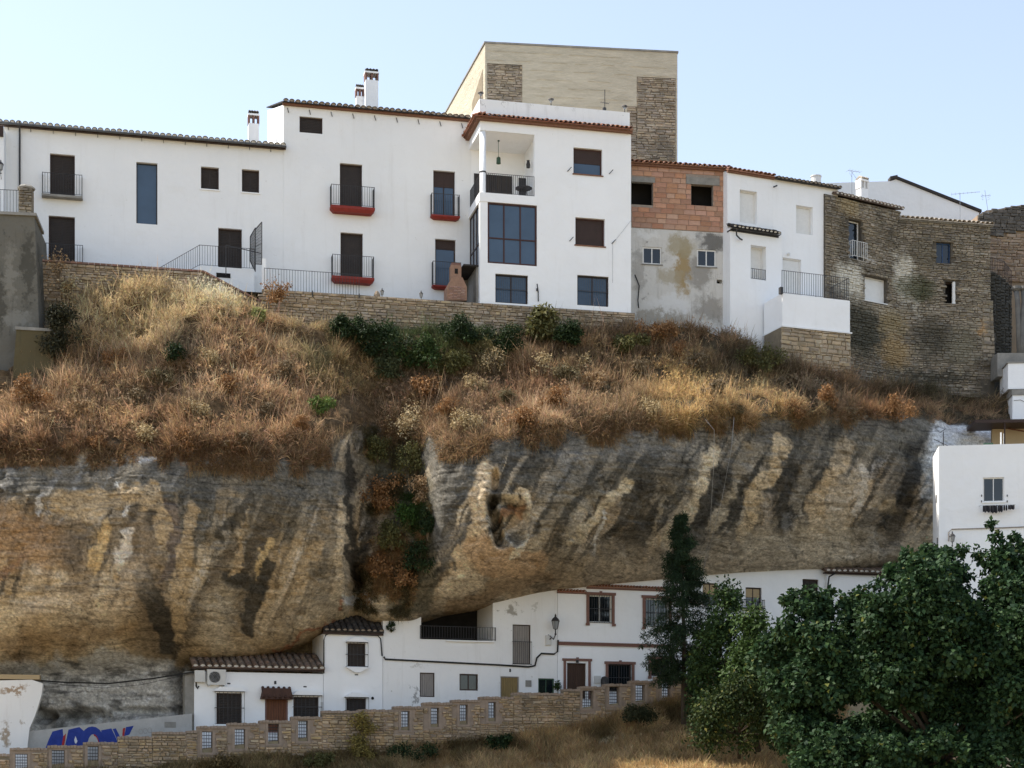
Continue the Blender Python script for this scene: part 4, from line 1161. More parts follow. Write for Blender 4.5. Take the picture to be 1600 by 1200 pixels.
# ---- unfinished brick house
KH = Fac(983, 86.3, 10, 20.0, 'brick_house', 'unfinished house, bare brick above stained grey plaster, with two dark openings', 'house')
uK0, uK1 = -.3, KH.u(1138); zE = KH.z(1060, 262); zS = KH.z(1060, 360)
window(KH, 986, 284, 1020, 320, 'open', r=.25); window(KH, 1080, 289, 1114, 324, 'open', r=.25)
up = list(KH.holes)
KH.part('wall', wall_mb(uK0, uK1, zS, zE, up, 6.0), M_MORTARGREY)
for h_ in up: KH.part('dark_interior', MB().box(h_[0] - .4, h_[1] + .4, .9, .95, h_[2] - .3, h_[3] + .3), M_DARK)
KH.holes = []
for q in ((1004, 386, 1034, 413), (1089, 390, 1119, 417)):
    window(KH, *q, 'glass', frame=M_WHITEFRAME, nx=2, r=.1, w=.07, mat=M_DARKGLASS, sill=M_CONCRETE)
u, z = KH.L(1124, 440); KH.holes.append((u - .14, u + .14, z - .1, z + .1, .35))
Yk = 86.8
M_STAINED = plaster('stained_grey_plaster', (.58, .56, .52), .95, (.19, .175, .15), bump=.8, coarse=.6, blobs=[
    blob(1068, 420, Yk, 13, 48, (.30, .20, .07), .85), blob(1064, 385, Yk, 24, 20, (.33, .28, .18), .8), blob(1048, 432, Yk, 25, 16, (.36, .31, .22), .75), blob(1115, 375, Yk, 26, 16, (.13, .125, .115), .9),
    blob(1095, 425, Yk, 20, 30, (.24, .22, .19), .8), blob(1112, 480, Yk, 28, 22, (.26, .24, .21), .8), blob(998, 430, Yk, 12, 30, (.33, .31, .28), .7), blob(1030, 500, Yk, 60, 12, (.30, .27, .22), .8), blob(1010, 370, Yk, 22, 10, (.66, .65, .62), .8), blob(1050, 475, Yk, 40, 14, (.64, .63, .61), .8), blob(1008, 405, Yk, 30, 8, (.3, .29, .27), .6)])
KH.part('plaster_wall', wall_mb(uK0, uK1 - .003, -4, zS - .002, KH.holes, 6.0), M_STAINED)
KH.part('niche', MB().box(KH.holes[-1][0], KH.holes[-1][1], .34, .36, KH.holes[-1][2], KH.holes[-1][3]), M_DARK)
rg = random.Random(3)
bm_ = [stone_template(500 + k).mesh('brick', M_BRICK) for k in range(4)]
bmesh_brick = []
for k in range(5):
    b = MB(); j = [rg.uniform(-.03, .03) for _ in range(6)]
    b.box(-.5, .5, -.5, .5, -.5, .5)
    bb = MB(); o = .46
    A = [(-.5, .5, -.5), (.5, .5, -.5), (.5, .5, .5), (-.5, .5, .5)]; B = [(x, -.4, z) for x, _, z in A]; C = [(x * .96 + j[i], -.5 + j[i + 1] * .5, z * .9) for i, (x, _, z) in enumerate(A)]
    for i in range(4):
        q = (i + 1) % 4; bb.poly([A[i], B[i], B[q], A[q]][::-1]); bb.poly([B[i], C[i], C[q], B[q]][::-1])
    bb.poly(C); bmesh_brick.append(bb.mesh('brick', M_BRICK))
lint = []
for (q, m_) in (((982, 278, 1023, 285), M_CONCRETE), ((1072, 278, 1124, 289), M_CONCRETE)):
    a, c, e, f = KH.rect(*q); lint.append((a, c, e, f)); KH.part('lintel', MB().box(a, c, -.05, .2, e + .004, f), m_)
row = 0; zz = zS + .02; bh = .262; bl = .60
while zz < zE - .1:
    u = uK0 + .45 - (bl / 2 if row % 2 else 0)
    while u < uK1 - .02:
        x0, x1 = max(u, uK0 + .42), min(u + bl * rg.choice((1, 1, 1, .72)), uK1 - .01); h = min(bh, zE - zz)
        segs = [(x0, x1)]
        for (a, c, e, f) in [t[:4] for t in up] + lint:
            if e < zz + h * .6 and f > zz + h * .35:
                segs = [s for (p, q) in segs for s in ((p, min(q, a - .01)), (max(p, c + .01), q)) if s[1] - s[0] > .05]
        for (p, q) in segs:
            if q - p > .06: KH.put(rg.choice(bmesh_brick), 'brick', ((p + q) / 2, .03 - rg.uniform(0, .018), zz + h / 2), (q - p - .018, .1, h - .018), (0, rg.uniform(-.006, .006), 0))
        u = x1 if x1 > u else u + bl
    zz += bh; row += 1
roof(KH, uK0, uK1 + .05, KH.z(1060, 257, -.25), 6, T_ORANGE, M_TILEORANGE, out=.3, sp=.255, slope=18, cornice=M_CORNICE, ch=.14)
b = MB(); x = KH.u(993); b.tube([(x - .05, -.08, KH.z(993, 430)), (x + .16, -.12, KH.z(993, 447)), (x + .1, -.1, KH.z(993, 470)), (x + .14, -.1, KH.z(993, 482))], .03, 6); KH.part('hanging_cable', b, M_BLACKCABLE)

# ---- white house on the right
WH = Fac(1136.5, 86.75, 23, 19.0, 'white_house', 'bright white house with a black tiled canopy, right of the brick house', 'house')
u1, u2 = WH.u(1207), WH.u(1309); zA = WH.z(1171, 273); zBb = WH.z(1258, 288); zc = WH.z(1179, 364)
window(WH, 1156, 298, 1183, 349, 'panel', frame=M_WHITEFRAME, r=.24)
WH.part('wall', wall_mb(0, u1, zc, zA, WH.holes, 7, .25), M_WHITE2)
WH.holes = []
window(WH, 1244, 322, 1270, 366, 'panel', frame=M_WHITEFRAME, r=.24)
window(WH, 1223, 404, 1252, 466, 'panel', frame=M_WHITEFRAME, r=.15, name='door')
WH.part('wall', wall_mb(u1 + .003, u2, -4, zBb, WH.holes, 7, .25), M_WHITE2)
WH.holes = []
q = WH.rect(1173, 384, 1197, 437, -.28); WH.holes.append(q + (.42,))
uu = WH.u(1222, -.28)
lo = wall_mb(0.0, uu, -4, zc, WH.holes, 6, .0)
lo.v = [(x, y - .28, z) for x, y, z in lo.v]
WH.part('lower_wall', lo, M_WHITE2)
fr = WH.part('window', frame_mb(q[0], q[1], q[2], q[3], .14, .07), M_WHITEFRAME)
WH.part('shutter', MB().box(q[0] + .07, q[1] - .07, .13, .16, q[2], q[3]), M_WHITEFRAME, fr)
WH.part('railing', railing_mb([(q[0] + .02, -.22, q[2]), (q[1] - .02, -.22, q[2])], .55, .12), M_IRON, fr)
roof(WH, -.05, u1 + .05, WH.z(1171, 269, -.2), 6.5, T_ORANGE, M_TILEORANGE, out=.26, sp=.25, slope=14, cornice=M_CORNICE, ch=.12)
roof(WH, u1 + .06, u2 + .05, WH.z(1258, 285, -.25), 6.5, T_DARKPLAIN, M_TILEDARK, out=.3, sp=.25, slope=14)
roof(WH, -.02, WH.u(1221, -.6), WH.z(1179, 359, -.6), .0, T_DARK, M_TILEDARK, out=.62, sp=.235, slope=24, rows=2, cornice=M_IRON, ch=.12)
b = MB(); x = WH.u(1140); z = WH.z(1140, 366); b.tube([(x + .05, -.6, z + .1), (x + .08, -.55, z - .2), (x + .35, -.45, z - .32), (x + .5, -.4, z - .34)], .04, 7); WH.part('gutter_spout', b, M_IRON)
u, z = WH.L(1231, 398); WH.part('wall_lamp', MB().lathe([(.06, 0), (.09, .05), (.09, .1), (.02, .14)], (u, -.08, z - .05), 8), M_WHITEFRAME)
WH.part('drain_spout', MB().tube([(WH.u(1209), .02, WH.z(1209, 292)), (WH.u(1209), -.3, WH.z(1209, 293))], .04, 6), M_IRON)
# terrace
TP = Fac(1222.5, 85.3, 20, 17.0, 'terrace', 'white walled terrace with a black railing on a rubble stone base', 'terrace')
ut = TP.u(1328); zt = TP.z(1275, 464); zl = TP.z(1275, 514)
TP.part('parapet_wall', MB().box(0, ut, 0, 1.9, zl, zt), M_WHITE2)
TP.part('ledge', MB().box(-.05, ut + .1, -.06, 1.95, zl - .07, zl - .003), M_WHITE)
TP.part('railing', railing_mb([(.0, .05, zt), (ut * .5, .05, zt), (ut - .04, .05, zt), (ut - .04, 1.85, zt)], TP.z(1275, 428) - zt, .125), M_IRON)
TP.part('junction_box', MB().box(-.16, -.01, -.1, .1, zt - .05, zt + .28), M_IRON)
M_STONE = surf('rubble_stone', (.43, .34, .21), (.30, .24, .155), .95, .8, .5, 20, rand=.3, island=.3, world_pos=True)
M_STMORTAR = surf('rubble_mortar', (.235, .19, .13), (.15, .125, .09), .95, 2.5, .5, 15)
TP.part('base_wall', MB().box(-.05, ut + .05, .06, 1.8, -4, zl - .075), M_STMORTAR)
rubble(TP, [(-.05, ut + .05, TP.z(1275, 590), zl - .08)], M_STONE, .17, .42, .05, seed=9, dep=.06)

# ---- the two stone houses
Ys = 90.5
M_OLDSTONE = surf('mossy_rubble', (.31, .26, .18), (.14, .122, .09), .95, .75, .6, 22, rand=.36, island=.36, world_pos=True, blobs=[
    blob(1322, 445, Ys, 30, 32, (.62, .58, .49), 1.0), blob(1420, 425, Ys, 20, 46, (.62, .58, .49), .95), blob(1440, 450, Ys, 8, 40, (.5, .46, .38), .7), blob(1370, 480, Ys, 60, 10, (.36, .31, .23), .7), blob(1355, 408, Ys, 18, 9, (.5, .46, .4), .7),
    blob(1345, 520, Ys, 42, 45, (.055, .055, .04), .85), blob(1440, 440, Ys, 40, 22, (.07, .075, .035), .8), blob(1470, 520, Ys, 40, 40, (.065, .06, .045), .8), blob(1400, 500, Ys, 26, 22, (.30, .23, .12), .7), blob(1405, 545, Ys, 30, 30, (.36, .25, .12), .75),
    blob(1520, 530, Ys, 35, 40, (.20, .18, .13), .85), blob(1480, 580, Ys, 80, 12, (.05, .048, .035), .8), blob(1452, 385, Ys, 36, 30, (.16, .14, .10), .5), blob(1550, 500, Ys, 10, 14, (.45, .28, .13), .8), blob(1320, 330, Ys, 24, 20, (.36, .28, .16), .7), blob(1310, 380, Ys, 14, 40, (.12, .105, .08), .7)])
M_OLDMORTAR = surf('old_wall_mortar', (.12, .10, .075), (.07, .062, .05), .95, 2.0, .5, 15, blobs=[blob(1325, 445, Ys, 24, 26, (.55, .5, .41), .9), blob(1420, 425, Ys, 17, 38, (.55, .5, .42), .85), blob(1345, 520, Ys, 42, 45, (.06, .06, .045), .85), blob(1520, 530, Ys, 35, 40, (.22, .2, .15), .85)])
SA = Fac(1303, 89.2, 31, 18.0, 'stone_house', 'narrow rubble stone house with a white balcony door and a blind white window', 'house')
ua = SA.u(1406); zE = SA.z(1354, 318)
q1 = window(SA, 1326, 344, 1346, 405, 'glass', frame=M_WHITEFRAME, r=.3, nx=1, mat=M_DARKGLASS, name='balcony_door')
q2 = window(SA, 1351, 433, 1386, 472, 'panel', frame=M_WHITEFRAME, r=.3, sill=M_WHITEFRAME)
SA.part('wall', wall_mb(-.6, ua, -4, zE, SA.holes, 6, .25), M_OLDMORTAR)
SA.part('railing', railing_mb([(q1[0], -.03, q1[2]), (q1[0], -.3, q1[2]), (q1[1] + .12, -.3, q1[2]), (q1[1] + .12, -.03, q1[2])], .85, .13), M_WHITEFRAME)
rubble(SA, [(-.6, ua, -2.5, zE - .05)], M_OLDSTONE, .11, .29, .06, holes=[q1, q2], seed=12)
roof(SA, -.1, ua + .05, SA.z(1354, 313, -.25), 6, T_AGED, M_TILE, out=.28, sp=.25, slope=16)
rA = [o for o in SA.root.children if o.name.startswith('roof')][0]
chimney(SA, rA, SA.u(1347, 2.4), 2.4, SA.z(1347, 318, 2.4) - 1, .52, SA.z(1347, 296, 2.4) - SA.z(1347, 318, 2.4) + 1, SA.z(1347, 276, 2.4) - SA.z(1347, 296, 2.4), tile=False)
SB = Fac(1405, 91.55, 12, 18.0, 'stone_house', 'wide dark rubble stone house with a blue window under pale roof tiles', 'house')
ub = SB.u(1547); zE = SB.z(1475, 347)
q1 = window(SB, 1463, 379, 1486, 411, 'glass', frame=surf('blue_window_paint', (.03, .07, .16), (.025, .05, .11), .5, 5, .1, 30), r=.2, nx=2, mat=M_DARKGLASS)
q2 = window(SB, 1477, 440, 1493, 475, 'dark', frame=M_FRAME, r=.3)
SB.part('post', MB().lathe([(.1, 0), (.09, q2[3] - q2[2])], (q2[1] - .08, .06, q2[2]), 10), M_WHITEFRAME)
SB.part('wall', wall_mb(0.003, ub, -4, zE, SB.holes, 6, .25), M_OLDMORTAR)
b = MB(); zlow = SB.z(1550, 470); b.poly([(ub - .002, -.01, zlow), (ub - .002, 3, zlow), (ub + .85, 3, -4), (ub + .55, -.25, -4)]); b.poly([(ub - .6, -.01, zlow), (ub - .002, -.01, zlow), (ub + .55, -.25, -4), (ub - .6, -.2, -4)]); SB.part('buttress', b, M_OLDMORTAR)
rubble(SB, [(0, ub, -2.6, zE - .05)], M_OLDSTONE, .11, .29, .06, holes=[q1, q2], seed=14)
for k in range(16):
    z = zlow - .05 - k * .22; t = (zlow - z + .1) / (zlow + 4)
    if z > -2.6: rubble(SB, [(ub - .5, ub + .1 + .52 * t, z - .22, z)], M_OLDSTONE, .22, .34, .05, seed=15 + k, dep=-.06 - .2 * t, hvar=.05)
rB = roof(SB, -.05, ub + .1, SB.z(1475, 345, -.25), 2.2, T_PALE, M_TILEPALE, out=.3, sp=.27, slope=17, rows=4, cornice=M_CONCRETE, ch=.1)

# ---- white gable house behind, and what stands on the roofs
GH = Fac(1296, 103.0, 4, 26.0, 'white_house', 'white gable end with dark roof verge rising behind the stone houses', 'house')
pts = [GH.L(*p) for p in ((1290, 360), (1290, 286), (1392, 283), (1400, 280), (1530, 332), (1530, 360))]
GH.part('wall', MB().prism([(u, z) for u, z in pts][::-1], 0, 8), M_WHITE)
a, c = GH.L(1399, 279.5), GH.L(1533, 332.5)
b = MB(); b.prism([(a[0], a[1]), (c[0], c[1]), (c[0], c[1] + .16), (a[0], a[1] + .16)][::-1], -.12, 8.1); b.prism([(a[0] - .35, a[1] - .05), (a[0] + .1, a[1]), (a[0] + .1, a[1] + .2), (a[0] - .35, a[1] + .1)][::-1], -.14, .4)
GH.part('roof_verge', b, M_TILEDARK)
rw = WH.world(0, 3.0, 0)
def standing(name, label, cat, px, py0, Y, mb, mats, group=None):
    o = mb.build(name, mats, None, Matrix.Translation(P(px, py0, Y)))
    return tag(o, label, cat, group)
k = 94 / FPX
standing('roof_vent', 'squat round roof vent behind the eave of the right white house', 'vent', 1275, 290, 94, MB().lathe([(.28, -.6), (.28, .45), (.31, .46), (.31, .52), (.2, .54)], (0, 0, 0), 14), M_WHITEFRAME)
def yagi(h, arm, ang, n=6, mast=.016, tilt=0):
    b = MB(); b.bar((0, 0, -.8), (0, 0, h), mast)
    dx, dy = math.cos(R(ang)), math.sin(R(ang))
    b.bar((-arm * .3 * dx, -arm * .3 * dy, h - .04), (arm * .7 * dx, arm * .7 * dy, h - .04 + tilt), .012)
    for i in range(n):
        t = -arm * .3 + arm * i / (n - 1); l = .24 - .025 * i
        z = h - .04 + tilt * (t / arm)
        b.bar((t * dx - dy * l, t * dy + dx * l, z), (t * dx + dy * l, t * dy - dx * l, z), .007)
    return b
b = yagi(1.45, .75, 20, 5); b.bar((0, 0, 1.35), (.3, .05, .95), .008); b.bar((-.12, 0, 1.3), (.02, 0, 1.05), .008)
standing('television_antenna', 'television antenna with white elements beside the chimney of the narrow stone house', 'antenna', 1331, 308, 92, b, M_STEEL, 'television antennas on the roofs')
standing('television_antenna', 'long flat television antenna above the pale tile roof', 'antenna', 1500, 338, 94.5, yagi(1.3, 1.5, -15, 8), M_STEEL, 'television antennas on the roofs')
b = MB(); b.bar((.12, 0, -.3), (-.08, 0, 1.05), .014)
for s in (-1, 1):
    for t in (.25, .5, .75): b.bar((-.02 + .25 * s, 0, .45 + t * .5), (-.02 + .12 * s, .1, .4 + t * .5), .008)
b.bar((-.3, 0, .72), (.25, 0, .74), .012)
standing('television_antenna', 'slim leaning television antenna at the left end of the ruined wall', 'antenna', 1541, 326, 97, b, M_STEEL, 'television antennas on the roofs')
# ================================================================== retaining walls, buttress and railings under the upper houses
M_COPING = surf('brick_coping', (.27, .15, .10), (.19, .11, .08), .9, 4, .4, 30, rand=.25)
RW = Fac(48, 77.55, 13.0, 17.0, 'retaining_wall', 'long stone retaining wall with brick coping under the white houses', 'wall')
ua, ub, uc, ud = RW.u(48), RW.u(318), RW.u(410), RW.u(992)
zt0, zt1, zt2, zt3 = RW.z(180, 416), RW.z(410, 474), RW.z(410, 459.5), RW.z(700, 470)
zt2 = zt3
M_RSTONE = surf('golden_rubble', (.40, .31, .195), (.24, .19, .125), .95, .7, .5, 20, rand=.33, island=.33, world_pos=True)
b = MB()
b.prism([(ua, -3), (uc, -3), (uc, zt1), (ub, zt0), (ua, zt0)][::-1], 0.02, .5); b.prism([(uc + .003, -3), (ud, -3), (ud, zt3), (uc + .003, zt2)][::-1], 0.02, .5)
RW.part('wall_core', b, M_STMORTAR)
def rtop(u):
    if u < ub: return zt0 - .06
    if u < uc: return zt0 + (zt1 - zt0) * (u - ub) / (uc - ub) - .06
    return zt3
RW.left = 300
def rbot(u):
    px = np.interp(u, [ua, uc, ud], [48, 410, 990]); return rtop(u) - np.interp(px, [48, 300, 410, 560, 700, 990], [1.7, 1.5, 1.3, 2.0, 2.0, 1.5])
rubble(RW, [(ua, ud, rbot, rtop)], M_RSTONE, .13, .36, .05, seed=21, dep=.02)
n = int((uc - ua) / .13)
for k in range(n):
    u = ua + (uc - ua) * (k + .5) / n
    if k % 2 == 0:
        b = MB(); z = rtop(u) + .05; z0, z1 = rtop(u - .12) + .05, rtop(u + .12) + .05
        t = MB(); t.prism([(-.125, z0 - z), (.125, z1 - z), (.125, z1 - z + .085), (-.125, z0 - z + .085)][::-1], -.07, .45)
        o = RW.part('coping_brick', t, M_COPING); o.location = (u, 0, z)
for px in (488, 561):
    RW.part('post_bracket', MB().box(RW.u(px) - .025, RW.u(px) + .025, -.06, -.005, zt3 - .25, zt3 + .05), M_IRON)

# terrace floor behind it
tf = MB(); 
p0, p1, p2, p3 = RW.world(ua, .45, zt3 - .05), RW.world(ud, .45, zt3 - .05), RW.world(ud, 4.5, zt3 - .05), RW.world(ua, 4.5, zt3 - .05)
tf.poly([p0, p1, p2, p3]); tag(tf.build('terrace_floor', M_CONCRETE), kind='structure')

IR = Fac(413, RW.world(uc, .25, 0).y + .05, 13, 20, 'iron_railing', 'black iron railing on top of the stone wall before the tall white house', 'railing')
u1 = IR.u(561); z0 = IR.z(488, 459); 
IR.part('bars', railing_mb([(0, 0, z0), (u1 * .5, 0, z0), (u1, 0, z0)], IR.z(488, 424) - z0, .135, hb=.05), M_IRON)
# landing with steps at the right end of the long house
LD = Fac(312, 81.2, 13, 20, 'stair_landing', 'white stair landing with black railings before the long white house', 'stairs')
u0, u1, u2 = LD.u(250), 0.0, LD.u(398); zl = LD.z(355, 418)
LD.part('landing_wall', MB().box(0, u2 - .02, 0, 1.1, -3, zl), M_WHITE)
b = MB(); ns = 7
for k in range(ns): b.box(u0 + (u1 - u0) * k / ns, u0 + (u1 - u0) * (k + 1) / ns - .002, .05, 1.1, -3, zl - (ns - k) * .17)
LD.part('steps', b, M_WHITE)
LD.part('railing', railing_mb([(u0, .04, zl - 1.2), (0, .04, zl), (u2, .04, zl)], LD.z(355, 385.5) - zl, .125), M_IRON)
LD.part('cellar_vent', MB().box(LD.u(338), LD.u(360), -.03, -.002, LD.z(350, 434), LD.z(350, 427)), M_DARK)
b = MB(); x0, z0 = LD.L(353, 383, -1.0); x1, z1 = LD.L(408, 396, -1.0); b.bar((x0, -1.0, z0 - 1.4), (x0, -1.0, z0), .03); b.bar((x0, -1.0, z0), (x1, -1.0, z1), .022)
LD.part('handrail', b, M_IRON)
# spiked wire screens across the terrace
SC = Fac(391, 82.35, 13, 20, 'wire_screen', 'two fan-topped black wire mesh screens beside the white pillar at the stair landing', 'screen')
za, zm_, zb_ = SC.z(391, 372), SC.z(391, 372) + .15, 0
for (y0, y1, t0, t1, b0, b1) in ((-.1, -1.0, SC.z(391, 371), SC.z(399, 356, -1.0), SC.z(391, 409), SC.z(399, 424, -1.0)), (-1.05, -2.0, SC.z(399, 359, -1.0), SC.z(409, 347, -2.0), SC.z(399, 413, -1.0), SC.z(409, 400, -2.0) - .4)):
    b = MB(); xa_, xb_ = [SC.L(q_, 400, y_)[0] for q_, y_ in ((391 if y0 > -.5 else 399, y0), (399 if y0 > -.5 else 409, y1))]; b.bar((.0, y0, t0), (0, y1, t1), .025); b.bar((0, y0, b0), (0, y1, b1), .025); b.bar((0, y0, b0), (0, y0, t0), .025); b.bar((0, y1, b1), (0, y1, t1), .025)
    b.bar((0, y0, (b0 + t0) / 2), (0, y1, (b1 + t1) / 2), .015)
    for k in range(1, 16):
        t = k / 16; b.bar((0, y0 + (y1 - y0) * t, b0 + (b1 - b0) * t), (0, y0 + (y1 - y0) * t, t0 + (t1 - t0) * t), .006)
    for k in range(1, 12):
        t = k / 12; b.bar((0, y0, b0 + (t0 - b0) * t), (0, y1, b1 + (t1 - b1) * t), .005)
    b.v = [(x + xa_ + (xb_ - xa_) * (y - y0) / (y1 - y0), y, z) for x, y, z in b.v]
    SC.part('mesh_panel', b, M_IRON)
u, z = SC.L(412.5, 462, -2.0)
tag(MB().box(-.09, .09, -.1, .1, 0, SC.z(412.5, 405, -2.0) - z).build('white_pillar', M_WHITE2, None, Matrix.Translation(SC.world(u, -2.0, z)) @ Matrix.Rotation(SC.th, 4, 'Z')), 'slim white pillar between the mesh screens and the iron railing', 'pillar')

# barbecue oven and little post lamps on the terrace edge
OV = Fac(696, RW.world(RW.u(710), .75, 0).y, 13, 21, 'brick_oven', 'bottle-shaped brick barbecue oven with a chimney on the stone wall', 'oven')
q = lambda px, py: OV.L(px, py)
M_OVEN = surf('oven_brick', (.33, .20, .135), (.25, .15, .105), .9, 6, .3, 30)
base = [q(696, 473), q(727, 473), q(727, 452), q(720, 437), q(704, 437), q(696, 452)]
OV.part('body', MB().prism(base[::-1], -.4, .4), M_OVEN)
s0, s1 = q(704, 437), q(719, 417)
OV.part('smoke_hood', MB().box(s0[0] - .01, s1[0] + .01, -.24, .24, s0[1] + .002, s1[1]), M_OVEN)
OV.part('flue_opening', MB().box(q(709, 430)[0], q(714, 430)[0], -.25, -.235, q(711, 430)[1], q(711, 422)[1]), M_DARK)
OV.part('cap', MB().box(s0[0] + .02, s1[0] - .02, -.2, .2, s1[1] + .002, q(711, 412.5)[1]), M_BRICKTRIM)
rg = random.Random(8)
ms = bmesh_brick and [m_.copy() for m_ in bmesh_brick[:3]]
for m_ in ms: m_.materials.clear(); m_.materials.append(surf('oven_face_brick', (.36, .22, .15), (.28, .165, .115), .9, 6, .3, 30, rand=.25)) 
for j in range(8):
    for i in range(4):
        u0_, u1_ = base[0][0] + .06, base[1][0] - .06; w = (u1_ - u0_) / 4
        if base[0][1] + .1 + j * .075 > base[2][1]: continue
        OV.put(rg.choice(ms), 'brick', (u0_ + (i + .5 + (.25 if j % 2 else -.0)) * w * .94, -.40, base[0][1] + .12 + j * .078), (w * .85, .06, .062))
for px, py, lab in ((597, 473, 'small black post lamp on the stone wall, next to a small stone block'), (658, 474, 'small black post lamp on the stone wall, the one nearer the brick oven')):
    u = RW.u(px, .2)
    single('post_lamp', lab, 'lamp', RW, u, .2, zt3, lantern_mb((0, 0, 0), .72), [M_IRON, M_LAMPGLASS], 'post lamps on the stone wall')
single('stone_block', 'small rough stone block on the wall beside the left post lamp', 'stone', RW, RW.u(590), .2, zt3, MB().lathe([(.15, 0), (.16, .12), (.1, .26), (.05, .3)], (0, 0, 0), 7), M_RSTONE)
# old buttress on the left
M_OLDCONC = plaster('old_grey_render', (.145, .135, .112), 1.0, (.045, .043, .036), bump=1.0, coarse=.8, blobs=[blob(20, 430, 75.5, 8, 50, (.25, .235, .2), .5), blob(30, 500, 75.5, 26, 14, (.26, .25, .22), .5), blob(46, 420, 75.4, 9, 70, (.055, .052, .042), .7), blob(2, 470, 75.5, 8, 60, (.06, .056, .046), .7), blob(10, 560, 75, 22, 40, (.14, .13, .11), .7), blob(38, 350, 75.5, 26, 12, (.15, .14, .115), .8)])
BT = Fac(54, 75.4, 8, 16, 'concrete_buttress', 'tall grey weathered concrete buttress wall with a stone pillar at the left edge', 'wall')
z0, z1 = -3, BT.z(30, 337); uL = BT.u(-150); u1 = 0.0
b = MB(); b.prism([(uL, z0), (.42, z0), (.18, BT.z(58, 500)), (0, z1), (uL, z1)][::-1], 0, 4)
BT.part('wall', b, M_OLDCONC)
BT.part('ledge', MB().box(uL, .09, -.1, 2.5, z1 + .002, z1 + .13), M_CONCRETE)
a, c = BT.u(29), BT.u(49.5)
zp0, zp1 = z1 + .14, BT.z(38, 292)
BT.part('pillar', MB().box(a, c, .06, .7, zp0, zp1), M_STMORTAR)
BT.left = 80
rubble(BT, [(a, c, zp0, zp1)], M_OLDSTONE, .11, .3, .04, seed=33, dep=.06)
BT.part('pillar_cap', MB().lathe([(.38, 0), (.40, .06), (.3, .15), (.1, .2)], ((a + c) / 2, .36, zp1), 8), M_CONCRETE)
BT.part('railing', railing_mb([(uL, .3, zp0), (BT.u(-40), .3, zp0), (a, .3, zp0)], BT.z(10, 293) - zp0, .13), M_IRON)
BB = Fac(20, 74.6, 5, 15, 'concrete_block', 'low mossy concrete buttress block at the foot of the tall buttress', 'block')
p = [BB.L(*t) for t in ((14, 640), (92, 640), (86, 588), (80, 516), (26, 512), (20, 585))]
M_MOSSCONC = plaster('mossy_render', (.105, .085, .045), 1.0, (.045, .045, .03), bump=.7, coarse=.3)
BB.part('body', MB().prism(p[::-1], 0, 2.0), M_MOSSCONC)
a, c = BB.L(24, 513), BB.L(82, 516)
BB.part('top_course', MB().prism([(a[0], a[1] - .06), (c[0], c[1] - .06), (c[0] - .02, c[1] + .06), (a[0], a[1] + .08)][::-1], -.05, 2.0), M_CONCRETE)

# ================================================================== right edge
RT = Fac(1536, 98.0, 8, 20, 'ruined_wall', 'ruined brown masonry wall with a ragged top at the right edge behind the stone house', 'wall')
M_RUIN = surf('ruin_masonry', (.36, .25, .15), (.24, .18, .12), .95, .6, .5, 20, rand=.3, island=.3)
tops = [(1528, 336), (1542, 328), (1556, 327), (1572, 324), (1590, 321), (1612, 318), (1700, 316)]
poly = [RT.L(x, y) for x, y in tops]
RT.part('wall', MB().prism([(poly[0][0], -5)] + [(poly[-1][0], -5)] + poly[::-1], 0.05, 3), M_OLDMORTAR if False else M_RUIN)
def ruin_top(u): return float(np.interp(u, [p_[0] for p_ in poly], [p_[1] for p_ in poly])) - .02
M_RUINTOP = surf('dark_ruin_stone', (.16, .14, .115), (.10, .09, .075), .95, .8, .5, 20, rand=.35, island=.35)
rubble(RT, [(poly[0][0], RT.u(1640), lambda u: ruin_top(u) - 1.5, ruin_top)], M_RUINTOP, .17, .42, .06, seed=41, most=110)
rubble(RT, [(poly[0][0], RT.u(1640), RT.z(1570, 440), lambda u: ruin_top(u) - 1.6)], M_RUIN, .2, .5, .03, seed=42)
CW = Fac(1546, 93.4, 4, 18, 'curved_wall', 'dark curved rubble wall with a small railing between the stone house and the drain pipes', 'wall')
ux = CW.u(1593); zc0, zc1 = CW.z(1550, 424), CW.z(1592, 438); b = MB(); nseg = 8
arc = [(ux * k / nseg, 1.2 * (1 - math.cos(math.pi * .5 * k / nseg))) for k in range(nseg + 1)]
for k in range(nseg):
    (x0, y0), (x1, y1) = arc[k], arc[k + 1]; za_, zb_ = zc0 + (zc1 - zc0) * k / nseg, zc0 + (zc1 - zc0) * (k + 1) / nseg
    b.poly([(x0, y0, -4), (x1, y1, -4), (x1, y1, zb_), (x0, y0, za_)]); b.poly([(x0, y0, za_), (x1, y1, zb_), (x1, 3, zb_), (x0, 3, za_)])
b.poly([(0, 3, -4), (0, 0, -4), (0, 0, zc0), (0, 3, zc0)]); b.poly([(ux, 3, zc1), (ux, 1.2, zc1), (ux, 1.2, -4), (ux, 3, -4)])
M_DARKSTONE = surf('blackened_rubble', (.085, .08, .066), (.045, .043, .036), .95, .9, .6, 22, rand=.4, island=.4)
CW.part('wall', b, M_DARKSTONE)
ms = stone_meshes(M_DARKSTONE); rg = random.Random(5)
for j in range(30):
    for k in range(5):
        t = (k + .5 + rg.uniform(-.2, .2)) / 5; z = zc0 + (zc1 - zc0) * t - .1 - j * .17
        CW.put(rg.choice(ms), 'stone', (ux * t, 1.2 * (1 - math.cos(math.pi * .5 * t)) - .03, z), (ux / 5 * rg.uniform(.7, 1.05), .12, .15 * rg.uniform(.8, 1.05)), (0, 0, R(60 * t * t)))
CW.part('railing', railing_mb([(.15, .2, zc0), (ux * .6, .5, zc0 - .15), (ux, 1.2, zc1)], .85, .11), M_FRAME)
PI_ = Fac(1588, 91.5, 0, 14, 'drain_pipe', 'pair of fat grey drain pipes descending at the right edge', 'pipe')
M_PIPE = surf('grey_pipe', (.17, .165, .15), (.11, .105, .1), .8, 2, .2, 20)
